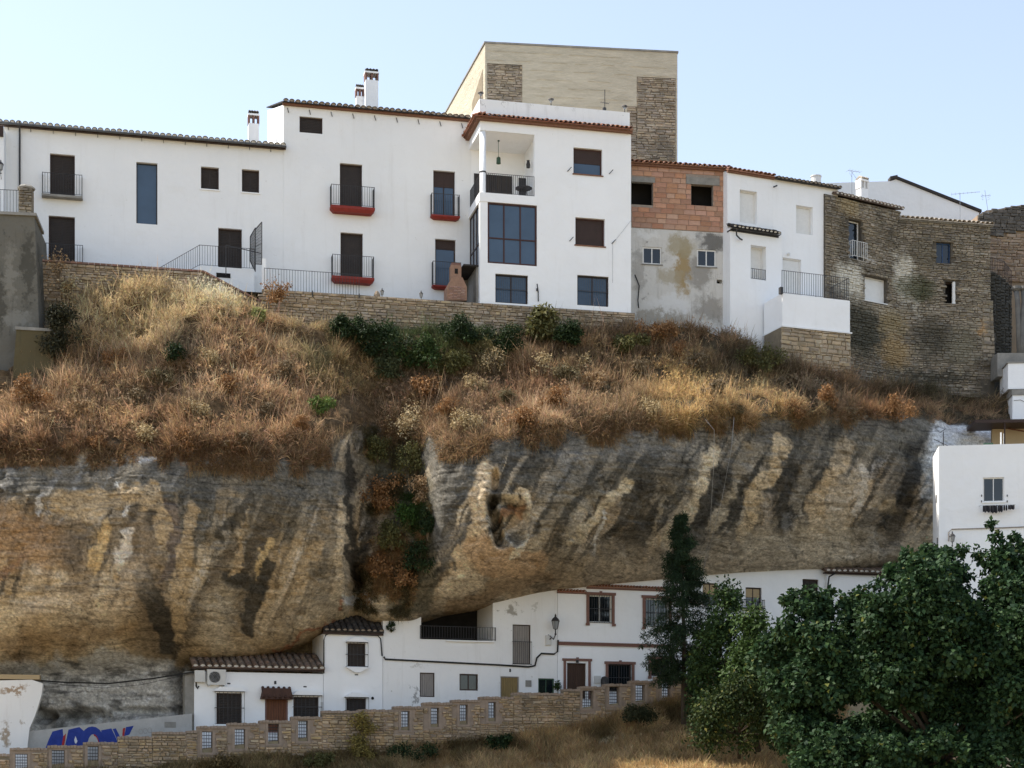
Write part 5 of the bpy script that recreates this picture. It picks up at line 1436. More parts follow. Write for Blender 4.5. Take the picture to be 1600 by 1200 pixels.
q = lambda px, py: (PI_.L(px, py)[0], 0, PI_.L(px, py)[1])
PI_.part('pipe', MB().tube([q(1588, 455), q(1590, 470), q(1591, 500), q(1593, 566)], .14, 10), M_PIPE, smooth=True)
PI_.part('pipe', MB().tube([q(1600, 455), q(1601, 470), q(1597, 530), q(1596, 566)], .17, 10), M_PIPE, smooth=True)
PI_.part('pipe_head', MB().lathe([(.16, -.1), (.26, 0), (.26, .14), (.18, .16)], q(1588, 452), 12), M_PIPE)
PI_.part('pipe_head', MB().lathe([(.18, -.1), (.28, 0), (.28, .14), (.2, .16)], q(1601, 452), 12), M_PIPE)
PI_.part('concrete_step', MB().box(q(1556, 565)[0], q(1640, 565)[0], -.3, 1, q(1580, 590)[2], q(1580, 545)[2] - .3), M_CONCRETE)
WB = Fac(1573, 90.0, -4, 12, 'white_shed', 'small white walled sheds stepping down at the right edge under the drain pipes', 'shed')
r_ = WB.rect(1575, 567, 1680, 607); WB.part('wall', MB().box(r_[0], r_[1], 0, 2, r_[2], r_[3]), M_WHITE2); WB.part('coping', MB().box(r_[0] - .05, r_[1], -.05, 2, r_[3] + .002, r_[3] + .08), M_CONCRETE)
r_ = WB.rect(1580, 619, 1680, 660); WB.part('wall', MB().box(r_[0], r_[1], -.3, 2, r_[2], r_[3]), M_WHITE2); WB.part('coping', MB().box(r_[0] - .05, r_[1], -.35, 2, r_[3] + .002, r_[3] + .3), M_CONCRETE)
WB.part('wire', MB().tube([(WB.u(1582), -.31, WB.z(1582, 628)), (WB.u(1592), -.33, WB.z(1592, 627)), (WB.u(1610), -.31, WB.z(1610, 635))], .012, 4), M_BLACKCABLE)
AW = Fac(1560, 86.5, -4, 12, 'terrace_shelter', 'ochre walled shelter with a dark flat roof on the white terrace at the right edge', 'shelter')
r_ = AW.rect(1560, 660, 1680, 700); M_OCHREWALL = plaster('ochre_wall_wash', (.42, .32, .19), .4, (.3, .24, .16))
AW.part('wall', MB().box(r_[0], r_[1], 1.5, 1.8, r_[2] - .5, r_[3]), M_OCHREWALL)
AW.part('roof', MB().box(r_[0] - 1.2, r_[1], -.1, 1.9, r_[3], r_[3] + .16), M_FRAME)
AW.part('post', MB().box(AW.u(1570) - .03, AW.u(1570) + .03, 0, .06, r_[2] - .5, r_[3] - .003), M_FRAME)
AW.part('beam', MB().bar((AW.u(1585), 1.4, r_[3]), (AW.u(1610), .2, r_[3] - .45), .05), M_WOODDOOR)

RH = Fac(1467, 80.0, -8, 8, 'white_house', 'plain white house block with one window and hanging laundry above the fig tree', 'house')
zT = RH.z(1530, 695); u1 = RH.u(1690)
window(RH, 1536, 746, 1569, 784, 'glass', frame=M_WHITEFRAME, r=.12, nx=2, mat=M_DARKGLASS, w=.05, sill=M_WHITE2)
RH.part('wall', wall_mb(0, u1, -8, zT, RH.holes, 2.7), M_WHITE)
RH.part('shutter_hinges', MB().box(RH.u(1533), RH.u(1533) + .04, -.03, 0, RH.z(1533, 776), RH.z(1533, 773)).box(RH.u(1573), RH.u(1573) + .04, -.03, 0, RH.z(1573, 776), RH.z(1573, 773)).box(RH.u(1533), RH.u(1533) + .04, -.03, 0, RH.z(1533, 785), RH.z(1533, 782)).box(RH.u(1573), RH.u(1573) + .04, -.03, 0, RH.z(1573, 785), RH.z(1573, 782)), M_IRON)
RH.part('cable', MB().tube([(RH.u(1482), -.05, RH.z(1482, 846)), (RH.u(1482), -.05, RH.z(1482, 832)), (RH.u(1487), -.05, RH.z(1487, 827)), (RH.u(1530), -.05, RH.z(1530, 826)), (RH.u(1560), -.05, RH.z(1560, 825)), (RH.u(1640), -.05, RH.z(1640, 822))], .03, 5), M_GREYWOOD)
RH.part('wall_vent', MB().box(-.03, -.0, .9, 1.05, RH.z(1467, 780), RH.z(1467, 768)).box(-.04, .0, .45, .55, RH.z(1467, 862), RH.z(1467, 838)), M_IRON)
u, z = RH.L(1488, 853, -.5)
b = lantern_mb((0, 0, 0), 1.05); b.mat(0).tube([(0, .5, -.05), (0, .25, -.12), (0, 0, 0)], .02, 5)
single('wall_lamp', 'black wall lantern at the left corner of the plain white house block', 'lamp', RH, u, -.5, z, b, [M_IRON, M_LAMPGLASS])
M_DARKCLOTH = surf('dark_laundry_cloth', (.02, .02, .024), (.03, .03, .034), .95, 4, .4, 12)
rg = random.Random(4); u0, z0 = RH.L(1535, 790, -.3)
LW = empty('laundry_line', RH.world(u0, -.3, z0), RH.th, 'dark laundry hanging on a line under the window of the plain white house block', 'laundry')
b = MB(); b.bar((-.15, 0, 0), (1.5, 0, .02), .008); b.bar((-.1, .3, .02), (-.1, 0, 0), .012); b.bar((1.45, .3, .04), (1.45, 0, .02), .012); b.build('line', M_STEEL, LW)
for (x0, x1, h) in ((.02, .36, .30), (.37, .68, .34), (.7, .92, .30), (.95, 1.02, .24), (1.05, 1.12, .24), (1.16, 1.45, .2)):
    b = MB(); n = 6
    for k in range(n):
        xa, xb = x0 + (x1 - x0) * k / n, x0 + (x1 - x0) * (k + 1) / n; ya, yb = .03 * math.sin(k * 1.9), .03 * math.sin((k + 1) * 1.9)
        ha, hb = h * (1 - .14 * math.sin(k * 2.3)), h * (1 - .14 * math.sin((k + 1) * 2.3))
        b.poly([(xa, ya, .0), (xa, ya * 1.5, -ha), (xb, yb * 1.5, -hb), (xb, yb, .0)]); b.poly([(xb, yb + .02, .0), (xb, yb * 1.5 + .02, -hb), (xa, ya * 1.5 + .02, -ha), (xa, ya + .02, .0)])
    b.build('garment', M_DARKCLOTH, LW)
# on its roof terrace
zr = zT
def on_roof(name, label, cat, px, dep, mb, mats): return single(name, label, cat, RH, RH.u(px, dep), dep, zT - .6, mb, mats)
b = MB()
for k in range(16): 
    t0, t1 = math.pi * 2 * k / 16, math.pi * 2 * (k + 1) / 16
    b.bar((.31 * math.cos(t0), 0, .52 + .31 * math.sin(t0)), (.31 * math.cos(t1), 0, .52 + .31 * math.sin(t1)), .022)
    if k % 2 == 0: b.bar((0, 0, .52), (.31 * math.cos(t0), 0, .52 + .31 * math.sin(t0)), .005)
b.bar((0, -.04, .52), (0, .04, .52), .03)
on_roof('bicycle_wheel', 'black bicycle wheel leaning on the roof terrace behind the white parapet', 'wheel', 1509, 1.2, b, M_IRON)
b = MB(); b.bar((0, 0, 0), (0, 0, 1.55), .028); b.bar((-.16, 0, 1.5), (.1, 0, 1.68), .02); b.bar((-.45, 0, 1.2), (.75, 0, .6), .02)
on_roof('clothes_post', 'dark metal post with slanted brace on the roof terrace beside the bicycle wheel', 'post', 1474, 1.4, b, M_IRON)
b = MB()
for s in (0, .42): b.tube([(s, 0, 0), (s, 0, .95)], .02, 5); b.tube([(s, .4, 0), (s, .4, .45)], .02, 5)
b.box(-.02, .44, 0, .42, .43, .46); b.box(.0, .42, -.02, .0, .72, .95); b.box(-.3, -.04, .05, .3, .42, .45); b.box(.12, .4, -.02, .0, .46, .7)
on_roof('terrace_chair', 'green metal chair on the roof terrace between the bicycle wheel and the shelter', 'chair', 1537, 1.4, b, M_GREENLAMP)
b = MB(); b.bar((0, 0, 0), (0, 0, 1.35), .045); b.bar((.12, 0, 0), (.12, 0, 1.3), .012)
on_roof('white_pole', 'short white pole on the roof terrace in front of the shelter', 'pole', 1564, 1.0, b, M_WHITEFRAME)

# ================================================================== the street under the rock
L1 = Fac(303.5, 77.0, 18, 0, 'cave_house', 'low white cave house with brown tiled roof, wooden door and air conditioner', 'house')
ue = L1.u(505); zE = L1.z(404, 1051)
window(L1, 338, 1083, 378, 1131, 'shutter', nx=2, r=.14); window(L1, 459, 1089, 498, 1123, 'shutter', nx=2, r=.14)
dq = window(L1, 414, 1090, 450, 1145, 'planks', mat=M_WOODDOOR, frame=M_BRICKTRIM, r=.1, name='door', w=.08)
L1.part('wall', wall_mb(0, ue - .003, -2, zE, L1.holes, 1.2), M_WHITE2)
for (x0, y0, x1, y1) in ((337, 1081, 379, 1131), (459, 1087, 500, 1122)):
    a, c, e, f = L1.rect(x0, y0, x1, y1)
    L1.part('window_grille', grille_mb(a - .05, c + .05, e - .02, f, .2, .16 if False else (c - a + .1) / 7, 3, .012), M_IRON)
    L1.part('window_hood', MB().prism([(a - .12, f + .02), (c + .12, f + .02), (c - .1, f + .22), (a + .15, f + .22)][::-1], -.24, -.002), M_WHITE2)
    L1.part('sill', MB().box(a - .1, c + .1, -.24, -.002, e - .1, e - .03), M_WHITE2)
a, c, e, f = L1.rect(406, 1076, 456, 1093)
can = L1.part('door_canopy', MB().prism([(a, e), (c, e), (c - .12, f), (a + .12, f)][::-1], -.42, -.002), M_DARKBRICK)
for k in range(6):
    x = a + (c - a) * (k + .5) / 6; b = MB(); b.tube([(x, -.46, e + .06), (x, -.03, f + .06)], .07, 6); L1.part('canopy_tile', b, M_DARKBRICK, can)
L1.part('house_number', MB().box(L1.u(430) - .05, L1.u(430) + .05, -.02, 0, L1.z(430, 1069), L1.z(430, 1064)), M_IRON)
L1.part('vent_slot', MB().box(L1.u(355), L1.u(360), -.015, 0, L1.z(357, 1069), L1.z(357, 1067)).box(L1.u(474), L1.u(479), -.015, 0, L1.z(476, 1074), L1.z(476, 1072)), M_IRON)
L1.part('meter_box', MB().box(L1.u(501) - .0, L1.u(504.5), -.05, 0, L1.z(502, 1120), L1.z(502, 1097)), M_GREYPLAST)
L1.part('concrete_pier', MB().box(L1.u(289), -.003, .05, .8, -2, zE), M_CONCRETE)
L1.part('pipe', MB().tube([(.08, -.04, L1.z(306, 1048)), (.08, -.04, L1.z(306, 1072)), (.14, -.04, L1.z(308, 1076)), (.2, -.04, L1.z(310, 1072))], .035, 6), M_BLACKCABLE)
roof(L1, -.12, ue + .02, L1.z(404, 1043, -.3), 1.9, T_AGED, M_TILE, out=.34, sp=.305, slope=21, rows=5, cornice=M_FRAME, ch=.12)
AC = Fac(323, L1.world(L1.u(323), -.22, 0).y - .12, 18, 5, 'air_conditioner', 'boxy pale air conditioner unit on the front of the low cave house', 'air conditioner')
r_ = AC.rect(324, 1046, 353, 1070)
AC.part('case', MB().box(r_[0], r_[1], 0, .3, r_[2], r_[3]), M_GREYPLAST)
um, zm = (r_[0] * .6 + r_[1] * .4), (r_[2] + r_[3]) / 2; b = MB()
for rr in (.06, .12, .18, .24):
    for k in range(16):
        t0, t1 = math.pi * k / 8, math.pi * (k + 1) / 8; b.bar((um + rr * math.cos(t0), -.012, zm + rr * math.sin(t0)), (um + rr * math.cos(t1), -.012, zm + rr * math.sin(t1)), .008)
AC.part('fan_grille', b, M_STEEL)
AC.part('fan_opening', MB().lathe([(.26, -.004), (.26, 0.0)], (0, 0, 0), 18), M_DARK).matrix_basis = Matrix.Translation((um, 0, zm)) @ Matrix.Rotation(R(90), 4, 'X')
AC.part('junction_box', MB().box(r_[0] - .55, r_[0] - .1, .05, .3, r_[2] + .12, r_[3] - .05), M_GREYPLAST)
AC.part('bracket', MB().box(r_[0] + .05, r_[0] + .1, 0, .3, r_[2] - .05, r_[2] - .002).box(r_[1] - .1, r_[1] - .05, 0, .3, r_[2] - .05, r_[2] - .002), M_STEEL)

L2 = Fac(505.5, low_y(505.5), 18, 0, 'cave_house', 'narrow two storey white cave house with a dark tiled roof and a barred window', 'house')
ue = L2.u(598); zE = L2.z(550, 991)
for q in ((543, 1005, 571, 1041), (541, 1091, 572, 1130)):
    a, c, e, f = window(L2, *q, 'shutter', nx=1, r=.12)
    L2.part('window_grille', grille_mb(a - .08, c + .08, e - .02, f + .02, .2, (c - a + .16) / 6, 3, .011), M_IRON)
    L2.part('window_hood', MB().prism([(a - .1, f + .05), (c + .1, f + .05), (c - .25, f + .26), (a + .25, f + .26)][::-1], -.24, -.002), M_WHITE2)
    L2.part('sill', MB().prism([(a - .1, e - .06), (a + .3, e - .3), (c - .3, e - .3), (c + .1, e - .06)], -.24, -.002), M_WHITE2)
    L2.part('vent_slot', MB().box((a + c) / 2 - .08, (a + c) / 2 + .08, -.012, 0, e - .42, e - .37), M_IRON)
L2.part('wall', wall_mb(0, ue - .003, -2, zE, L2.holes, 2.6), M_WHITE2)
L2.part('round_vent', MB().lathe([(.07, 0), (.07, .03)], (0, 0, 0), 10), M_DARK).matrix_basis = Matrix.Translation((L2.u(582), -.001, L2.z(582, 1091))) @ Matrix.Rotation(R(90), 4, 'X')
roof(L2, -.05, ue, L2.z(550, 986, -.25), 1.4, T_DARKPLAIN, M_TILEDARK, out=.3, sp=.29, slope=28, rows=4, cornice=M_FRAME, ch=.16)

M_PATCHY = plaster('peeling_lime_wash', (.82, .81, .79), .35, (.40, .37, .32), coarse=.12, blobs=[blob(800, 950, 81.3, 10, 9, (.34, .32, .28), .9), blob(774, 955, 81.2, 3, 4, (.3, .28, .25), .8), blob(648, 1088, 80, 4, 15, (.30, .29, .27), .85), blob(650, 1040, 80, 14, 3, (.5, .48, .44), .6), blob(835, 948, 81.6, 5, 4, (.5, .48, .44), .7)])
L3 = Fac(598.5, low_y(598.5), 18, 0, 'cave_house', 'old white cave house with a dark open balcony gaping under the rock', 'house')
ue = L3.u(871); zt = L3.z(735, 905)
bal = L3.rect(658, 920, 770, 1000); L3.holes.append((bal[0], bal[1], bal[2], zt - .05, .35))
window(L3, 801, 976, 829, 1038, 'planks', mat=M_GREYWOOD, frame=M_FRAME, r=.1, name='balcony_door', w=.04)
window(L3, 656, 1051, 679, 1089, 'planks', mat=M_GREYWOOD, frame=M_FRAME, r=.08, name='window', w=.04)
window(L3, 718, 1053, 747, 1079, 'glass', nx=2, frame=M_FRAME, r=.12, mat=M_DARKGLASS)
window(L3, 782, 1057, 811, 1110, 'planks', mat=M_OCHREDOOR, frame=M_GREYWOOD, r=.1, name='door', w=.05)
window(L3, 841, 1060, 866, 1095, 'glass', nx=2, frame=M_GREENLAMP, r=.1, mat=M_DARKGLASS)
L3.part('wall', wall_mb(0, ue - .003, -2, zt, [h if h[4] > .3 else h[:4] + (.36,) for h in L3.holes], .36, through=True), M_PATCHY)
L3.part('balcony_floor', MB().box(bal[0] - .2, bal[1] + .2, .37, 2.6, bal[2] - .15, bal[2] - .004), M_EARTH)
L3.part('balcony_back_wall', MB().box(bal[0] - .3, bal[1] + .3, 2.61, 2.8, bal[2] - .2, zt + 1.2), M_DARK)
L3.part('balcony_side_wall', MB().box(bal[1] + .01, bal[1] + .25, .37, 2.6, bal[2], zt), M_WHITE2)
L3.part('balcony_railing', railing_mb([(bal[0] - .05, -.0, bal[2]), (bal[0] - .05, -.12, bal[2]), (bal[1] + .1, -.12, bal[2]), (bal[1] + .1, .0, bal[2])], .62, .13, .011, .016), M_IRON)
L3.part('balcony_ledge', MB().box(bal[0] + 1.2, bal[1] + .05, -.14, -.002, bal[2] - .08, bal[2] - .02), M_WHITE2)
a, c, e, f = L3.rect(801, 1003, 829, 1038); L3.part('window_grille', grille_mb(a - .02, c + .02, e, f, .12, .1, 2, .009), M_IRON)
L3.part('meter_box', MB().box(L3.u(821), L3.u(830), -.04, 0, L3.z(825, 1073), L3.z(825, 1063)), M_CONCRETE)
L3.part('house_number', MB().box(L3.u(797) - .04, L3.u(797) + .04, -.02, 0, L3.z(797, 1050), L3.z(797, 1045)), M_IRON)
L3.part('fuse_box', MB().box(L3.u(852), L3.u(860), -.15, 0, L3.z(856, 1008), L3.z(856, 993)), M_GREYPLAST)
u, z = L3.L(868, 992, -.6)
b = lantern_mb((0, 0, 0), 1.55); b.mat(0).tube([(-.15, .6, -.25), (-.1, .3, -.1), (-.05, .15, -.2), (0, 0, 0)], .028, 6).tube([(-.15, .6, .05), (-.1, .3, -.1)], .02, 5)
single('street_lamp', 'black street lantern on a bracket above the cable of the old cave house', 'street lamp', L3, u, -.6, z, b, [M_IRON, M_LAMPGLASS])

L4 = Fac(871.5, low_y(871.5), 18, 0, 'cave_house', 'white cave house with brick framed barred windows and a dark wooden door', 'house')
ue = L4.u(1047)
def trim(x0, y0, x1, y1, w=.13, sill=True, ears=True):
    a, c, e, f = L4.rect(x0, y0, x1, y1); b = MB()
    b.box(a - w, a, -.06, -.002, e if not sill else e - .1, f); b.box(c, c + w, -.06, -.002, e if not sill else e - .1, f); b.box(a - w - .06, c + w + .06, -.075, -.002, f + .002, f + w)
    b.box((a + c) / 2 - .07, (a + c) / 2 + .07, -.085, -.076, f - .0, f + w + .06)
    if ears: b.box(a - w - .05, a + .02, -.085, -.061, e - .16, e - .04); b.box(c - .02, c + w + .05, -.085, -.061, e - .16, e - .04)
    return L4.part('brick_surround', b, M_BRICKTRIM)
for q in ((920, 930, 956, 973), (1008, 935, 1045, 979), (950, 1038, 987, 1080), (1017, 1030, 1048, 1056)):
    a, c, e, f = window(L4, *q, 'glass', nx=2, ny=1, r=.16, frame=M_WHITEFRAME if q[1] < 1000 else M_FRAME, mat=M_DARKGLASS)
    trim(*q); L4.part('window_grille', grille_mb(a + .02, c - .02, e, f, .05, (c - a) / 9, 3, .011), M_IRON)
window(L4, 886, 1036, 916, 1092, 'planks', mat=M_DARKDOOR, frame=M_DARKDOOR, r=.18, name='door', w=.05); trim(884, 1033, 919, 1092, .12, False, False)
zt = L4.z(960, 880)
L4.part('wall', wall_mb(0, ue - .003, -2, zt, L4.holes, .5), M_WHITE2)
z1 = L4.z(960, 1007); L4.part('string_course', MB().box(0, ue - .01, -.1, -.002, z1 - .1, z1 + .06).box(0, ue - .01, -.14, -.101, z1 + .0, z1 + .06), M_BRICKTRIM)
roof(L4, L4.u(916), ue - .05, L4.z(980, 918, -.1), .3, T_ORANGE, M_TILEORANGE, out=.2, sp=.16, slope=16, cornice=M_BRICKTRIM, ch=.12)
roof(L4, -.05, L4.u(915), L4.z(893, 924, -.1), .2, T_ORANGE, M_TILEORANGE, out=.16, sp=.16, slope=16, cornice=M_BRICKTRIM, ch=.1)
L4.part('mailbox', MB().box(L4.u(928), L4.u(938), -.09, 0, L4.z(933, 1068), L4.z(933, 1056)), M_GREYPLAST)
L4.part('wall_plate', MB().box(L4.u(901) - .07, L4.u(901) + .07, -.1, -.08, L4.z(901, 1036), L4.z(901, 1031)), M_IRON)
tag(MB().lathe([(.13, 0), (.19, .05), (.2, .5), (.14, .62), (.05, .66)], (0, 0, 0), 12).build('dark_bin', M_IRON, None, Matrix.Translation(L4.world(L4.u(945, -.4), -.4, L4.z(945, 1078, -.4)))), 'dark rounded bin beside the barred window behind the parapet', 'bin')

L5 = Fac(1047.5, low_y(1047.5), 18, 0, 'cave_house', 'long white cave house with roller blinds half hidden by the trees', 'house')
ue = L5.u(1290)
for q in ((1098, 911, 1122, 946), (1165, 918, 1190, 948), (1254, 905, 1279, 937)):
    a, c, e, f = window(L5, *q, 'half' if q[0] < 1200 else 'shutter', nx=2, r=.15, mat=M_DARKGLASS if q[0] < 1200 else None, top=.5)
    for o in L5.root.children_recursive:
        if q[0] < 1200 and o.name.startswith('shutter'): o.data.materials[0] = M_OCHREWALL
for q in ((1165, 1190, 948, 937, 950), ):
    balcony(L5, 1160, 1196, 949, 937, 951, .3, M_IRON)
L5.part('wall', wall_mb(0, ue, -2, L5.z(1170, 868), L5.holes, .5), M_WHITE2)
L5.part('downpipe', MB().tube([(L5.u(1236), -.06, L5.z(1236, 945)), (L5.u(1236), -.06, L5.z(1236, 1000))], .04, 6), M_STEEL)
L6 = Fac(1290, low_y(1290) - .25, 14, 0, 'cave_house', 'white cave house with white-edged tile eaves behind the top of the fig tree', 'house')
ue = L6.u(1480); L6.part('wall', wall_mb(0.05, ue, -2, L6.z(1340, 896), [], .8), M_WHITE2)
roof(L6, -.15, ue, L6.z(1330, 893, -.3), .9, T_AGED, M_TILE, out=.35, sp=.3, slope=18, rows=3, cornice=M_FRAME)
L6.part('downpipe', MB().tube([(.35, -.4, L6.z(1298, 897)), (.1, -.2, L6.z(1292, 902)), (.08, -.06, L6.z(1291, 920))], .045, 6), M_BLACKCABLE)

# cables along the fronts
def cable(name, label, fac, pts, r, out=-.06):
    b = MB(); b.tube([(fac.u(x, out), out, fac.z(x, y, out)) for x, y in pts], r, 5)
    w = fac.root.location; o = b.build(name, M_BLACKCABLE, None, fac.W.copy()); return tag(o, label, 'cable')
cable('wall_cable', 'thick black cable running along the old cave house up to the street lantern', L3, [(600, 1026), (602, 1030), (660, 1033), (720, 1036), (780, 1039), (826, 1042), (836, 1040), (839, 1028), (846, 1021), (866, 1022), (871, 1018), (872, 1000)], .045)
cable('wall_cable', 'black cable framing the front of the narrow two storey cave house', L2, [(506, 1052), (506, 1000), (509, 992), (514, 990), (590, 993), (595, 998), (597, 1025)], .03)
o = MB().tube([P(-60, 1062, 75.5), P(40, 1062, 75.6), P(100, 1066, 75.9), P(170, 1068, 76.2), P(240, 1060, 76.6), P(303, 1050, 76.9)], .035, 5).tube([P(40, 1062, 75.7), P(100, 1070, 75.9), P(160, 1075, 76.2), P(220, 1070, 76.5), P(303, 1052, 76.9)], .012, 4).build('overhead_cable', M_BLACKCABLE); tag(o, 'black overhead cables sagging across the grey cave mouth', 'cable')
o = MB().tube([P(1102, 655, 76.9), P(1116, 672, 76.7), P(1115, 730, 76.8), P(1109, 830, 77.6), P(1098, 900, 82.5)], .007, 4).tube([P(1147, 652, 77.3), P(1143, 700, 77.2), P(1128, 780, 77.6), P(1105, 870, 79.5), P(1095, 905, 82.5)], .008, 4).build('hanging_rope', M_STEEL); tag(o, 'thin pale ropes hanging down the rock face above the conifer', 'rope')

# broken white wall and painted wall at the left
M_PEEL = plaster('flaking_white_wall', (.80, .78, .75), .3, (.34, .27, .2), coarse=.2, blobs=[blob(20, 1078, 74.4, 18, 6, (.33, .22, .13), .9), blob(8, 1148, 74.4, 9, 18, (.33, .25, .17), .9), blob(30, 1125, 74.4, 3, 3, (.4, .33, .26), .8)])
BW = Fac(-40, 74.3, 12, 0, 'broken_wall', 'broken flaking white wall at the lower left corner beside the cave', 'wall')
pts = [BW.L(*p) for p in ((-120, 1240), (42, 1240), (43, 1165), (46, 1138), (54, 1120), (60, 1102), (65, 1085), (67, 1068), (50, 1062), (-120, 1066))]
BW.part('wall', MB().prism(pts[::-1], 0, .8), M_PEEL)
a, c = BW.L(-120, 1066), BW.L(62, 1061); BW.part('wall_head', MB().box(a[0], c[0], -.05, .85, c[1] - .02, c[1] + .18), M_OCHREWALL)
GW = Fac(40, 75.0, 14, 0, 'painted_wall', 'low grey block wall painted with big blue graffiti letters at the cave foot', 'wall')
t0, t1 = GW.L(40, 1143), GW.L(300, 1115)
M_GREYBLOCK = surf('grey_block_wall', (.44, .43, .41), (.36, .35, .33), .95, 1.4, .35, 20)
GW.part('wall', MB().prism([(t0[0], -1), (t1[0], -1), t1, t0][::-1], 0, .4), M_GREYBLOCK)
GW.part('patch', MB().box(GW.u(257), GW.u(275), -.012, -.002, GW.z(266, 1137), GW.z(266, 1128)), M_CONCRETE)
M_BLUEPAINT = surf('blue_spray_paint', (.012, .03, .20), (.02, .045, .26), .6, 3, .05, 20)
M_REDPAINT = surf('red_spray_paint', (.35, .02, .025), (.28, .02, .02), .6, 3, .05, 20)
M_PALEPAINT = surf('white_spray_paint', (.62, .62, .64), (.52, .52, .54), .6, 3, .05, 20)
def paint(polys, mat, off):
    b = MB()
    for pl_ in polys:
        q = [GW.L(*p) for p in pl_]; b.poly([(u, -off, z) for u, z in q][::-1])
    return GW.part('graffiti_letter', b, mat)
paint([[(66, 1170), (70, 1172), (76, 1156), (82, 1143), (98, 1139), (101, 1172), (66, 1172)]], M_BLUEPAINT, .004)                    # A
paint([[(95, 1172), (99, 1150), (103, 1146), (102, 1156), (99, 1172)]], M_REDPAINT, .006)
paint([[(100, 1172), (107, 1140), (124, 1136), (131, 1142), (130, 1172)]], M_BLUEPAINT, .004)                                     # I / R
paint([[(117, 1161), (116, 1156), (118, 1150), (121, 1158), (119, 1162)]], M_PALEPAINT, .006)
o_ = [(128 + 0 * k, 0) for k in range(1)]
ring = [(144 - 19 * math.cos(math.pi * k / 10), 1160 - 25 * math.sin(math.pi * k / 10)) for k in range(11)]; inn = [(146 - 9 * math.cos(math.pi * k / 10), 1164 - 17 * math.sin(math.pi * k / 10)) for k in range(11)]
paint([[ring[k], ring[k + 1], inn[k + 1], inn[k]] for k in range(10)], M_BLUEPAINT, .005)                                        # O
inr = [(147 - 7 * math.cos(math.pi * k / 10), 1165 - 15 * math.sin(math.pi * k / 10)) for k in range(11)]
paint([[inn[k], inn[k + 1], inr[k + 1], inr[k]] for k in range(5, 10)], M_REDPAINT, .006)
paint([[(158, 1141), (174, 1138), (180, 1150), (184, 1160), (170, 1160), (160, 1158)], [(176, 1139), (181, 1138), (188, 1152), (184, 1158)]], M_BLUEPAINT, .004)   # N
paint([[(191, 1150), (192, 1138), (196, 1137), (194, 1150)]], M_REDPAINT, .006); paint([[(194, 1150), (197, 1136), (209, 1134), (202, 1148)]], M_BLUEPAINT, .004)
b = MB()
for k in range(3):
    for i in range(10):
        t0_, t1_ = math.pi * 2 * i / 10, math.pi * 2 * (i + 1) / 10; cx, cy = 220 + 7 * k, 1143 - k
        p0_, p1_ = GW.L(cx + 3 * math.cos(t0_), cy + 4 * math.sin(t0_)), GW.L(cx + 3 * math.cos(t1_), cy + 4 * math.sin(t1_)); b.bar((p0_[0], -.006, p0_[1]), (p1_[0], -.006, p1_[1]), .008)
GW.part('scribble', b, M_GREYWOOD)

# ================================================================== stepped parapet of the street
PW = Fac(-150, plane_y(-150, 0, 72.0, 17), 17, 0, 'parapet_wall', 'stepped stone parapet with barred loopholes climbing along the street', 'wall')
STEPS = [(-150, -40, 1182), (-40, 15, 1178), (15, 74, 1169), (74, 130, 1165), (130, 184, 1160), (184, 238, 1151), (238, 291, 1144), (291, 308, 1142), (308, 355, 1135), (355, 405, 1130), (405, 455, 1126), (455, 503, 1120), (503, 560, 1111), (560, 615, 1109), (615, 661, 1104), (661, 706, 1098), (706, 750, 1094), (750, 802, 1089), (802, 880, 1083), (880, 906, 1077), (906, 945, 1073), (945, 985, 1069), (985, 1025, 1064), (1025, 1085, 1058), (1085, 1180, 1050), (1180, 1300, 1042)]
LOOP = [(24, 1178, 43, 1206), (81, 1172, 101, 1202), (137, 1166, 154, 1198), (316, 1143, 332, 1176), (367, 1139, 383, 1170), (419, 1131, 436, 1162), (466, 1126, 481, 1158), (627, 1111, 640, 1141), (673, 1106, 686, 1136), (718, 1101, 731, 1132), (763, 1097, 775, 1127), (910, 1079, 927, 1107), (952, 1073, 968, 1102), (993, 1070, 1008, 1097), (1034, 1065, 1048, 1092), (1092, 1061, 1102, 1082)]
M_PSTONE = surf('golden_parapet_stone', (.42, .30, .155), (.25, .195, .12), .95, .8, .5, 20, rand=.3, island=.3, world_pos=True)
M_PIER = surf('parapet_brick_pier', (.33, .25, .185), (.24, .19, .145), .9, 2.5, .4, 24)
PW.left = 300
TH = .42
hs = []
for q in LOOP:
    a, c, e, f = PW.rect(*q); hs.append((a, c, e, f))
    PW.part('loophole_grille', grille_mb(a + .01, c - .01, e + .01, f - .01, -.33, .105, 7, .012), M_IRON)
    b = MB(); w = .12
    b.box(a - w, a - .002, -.03, -.001, e - .1, f + .02); b.box(c + .002, c + w, -.03, -.001, e - .1, f + .02); b.box(a, c, -.028, -.001, e - .1, e - .003)
    PW.part('brick_jamb', b, M_PIER)
zs_ = []
for (x0, x1, y) in STEPS:
    u0, u1 = PW.u(x0), PW.u(x1); z1 = PW.z((x0 + x1) / 2, y)
    hh = [h + (TH,) for h in hs if u0 < (h[0] + h[1]) / 2 < u1]
    zlow = -2.0
    PW.part('wall_section', wall_mb(u0, u1 - .002, zlow, z1 - .1, hh, TH, through=True), M_STMORTAR if not hh else M_PIER)
    b = MB(); n = max(2, round((u1 - u0) / .14))
    for k in range(n):
        b.box(u0 + (u1 - u0) * k / n + .006, u0 + (u1 - u0) * (k + 1) / n - .006, -.06 - .008 * (k % 3), TH + .04, z1 - .098, z1 + .012 * ((k * 7) % 3))
    PW.part('coping_course', b, M_PIER)
    zs_.append((u0, u1, z1))
    for k in range(n): pass
for u in [PW.u(x) for x in (188, 290, 503, 600, 805, 845)]:
    z1 = [t[2] for t in zs_ if t[0] <= u < t[1] + .01][0]
    PW.part('pier', MB().box(u - .02, u + .32, -.035, -.001, z1 - 1.15, z1 - .12), M_PIER)
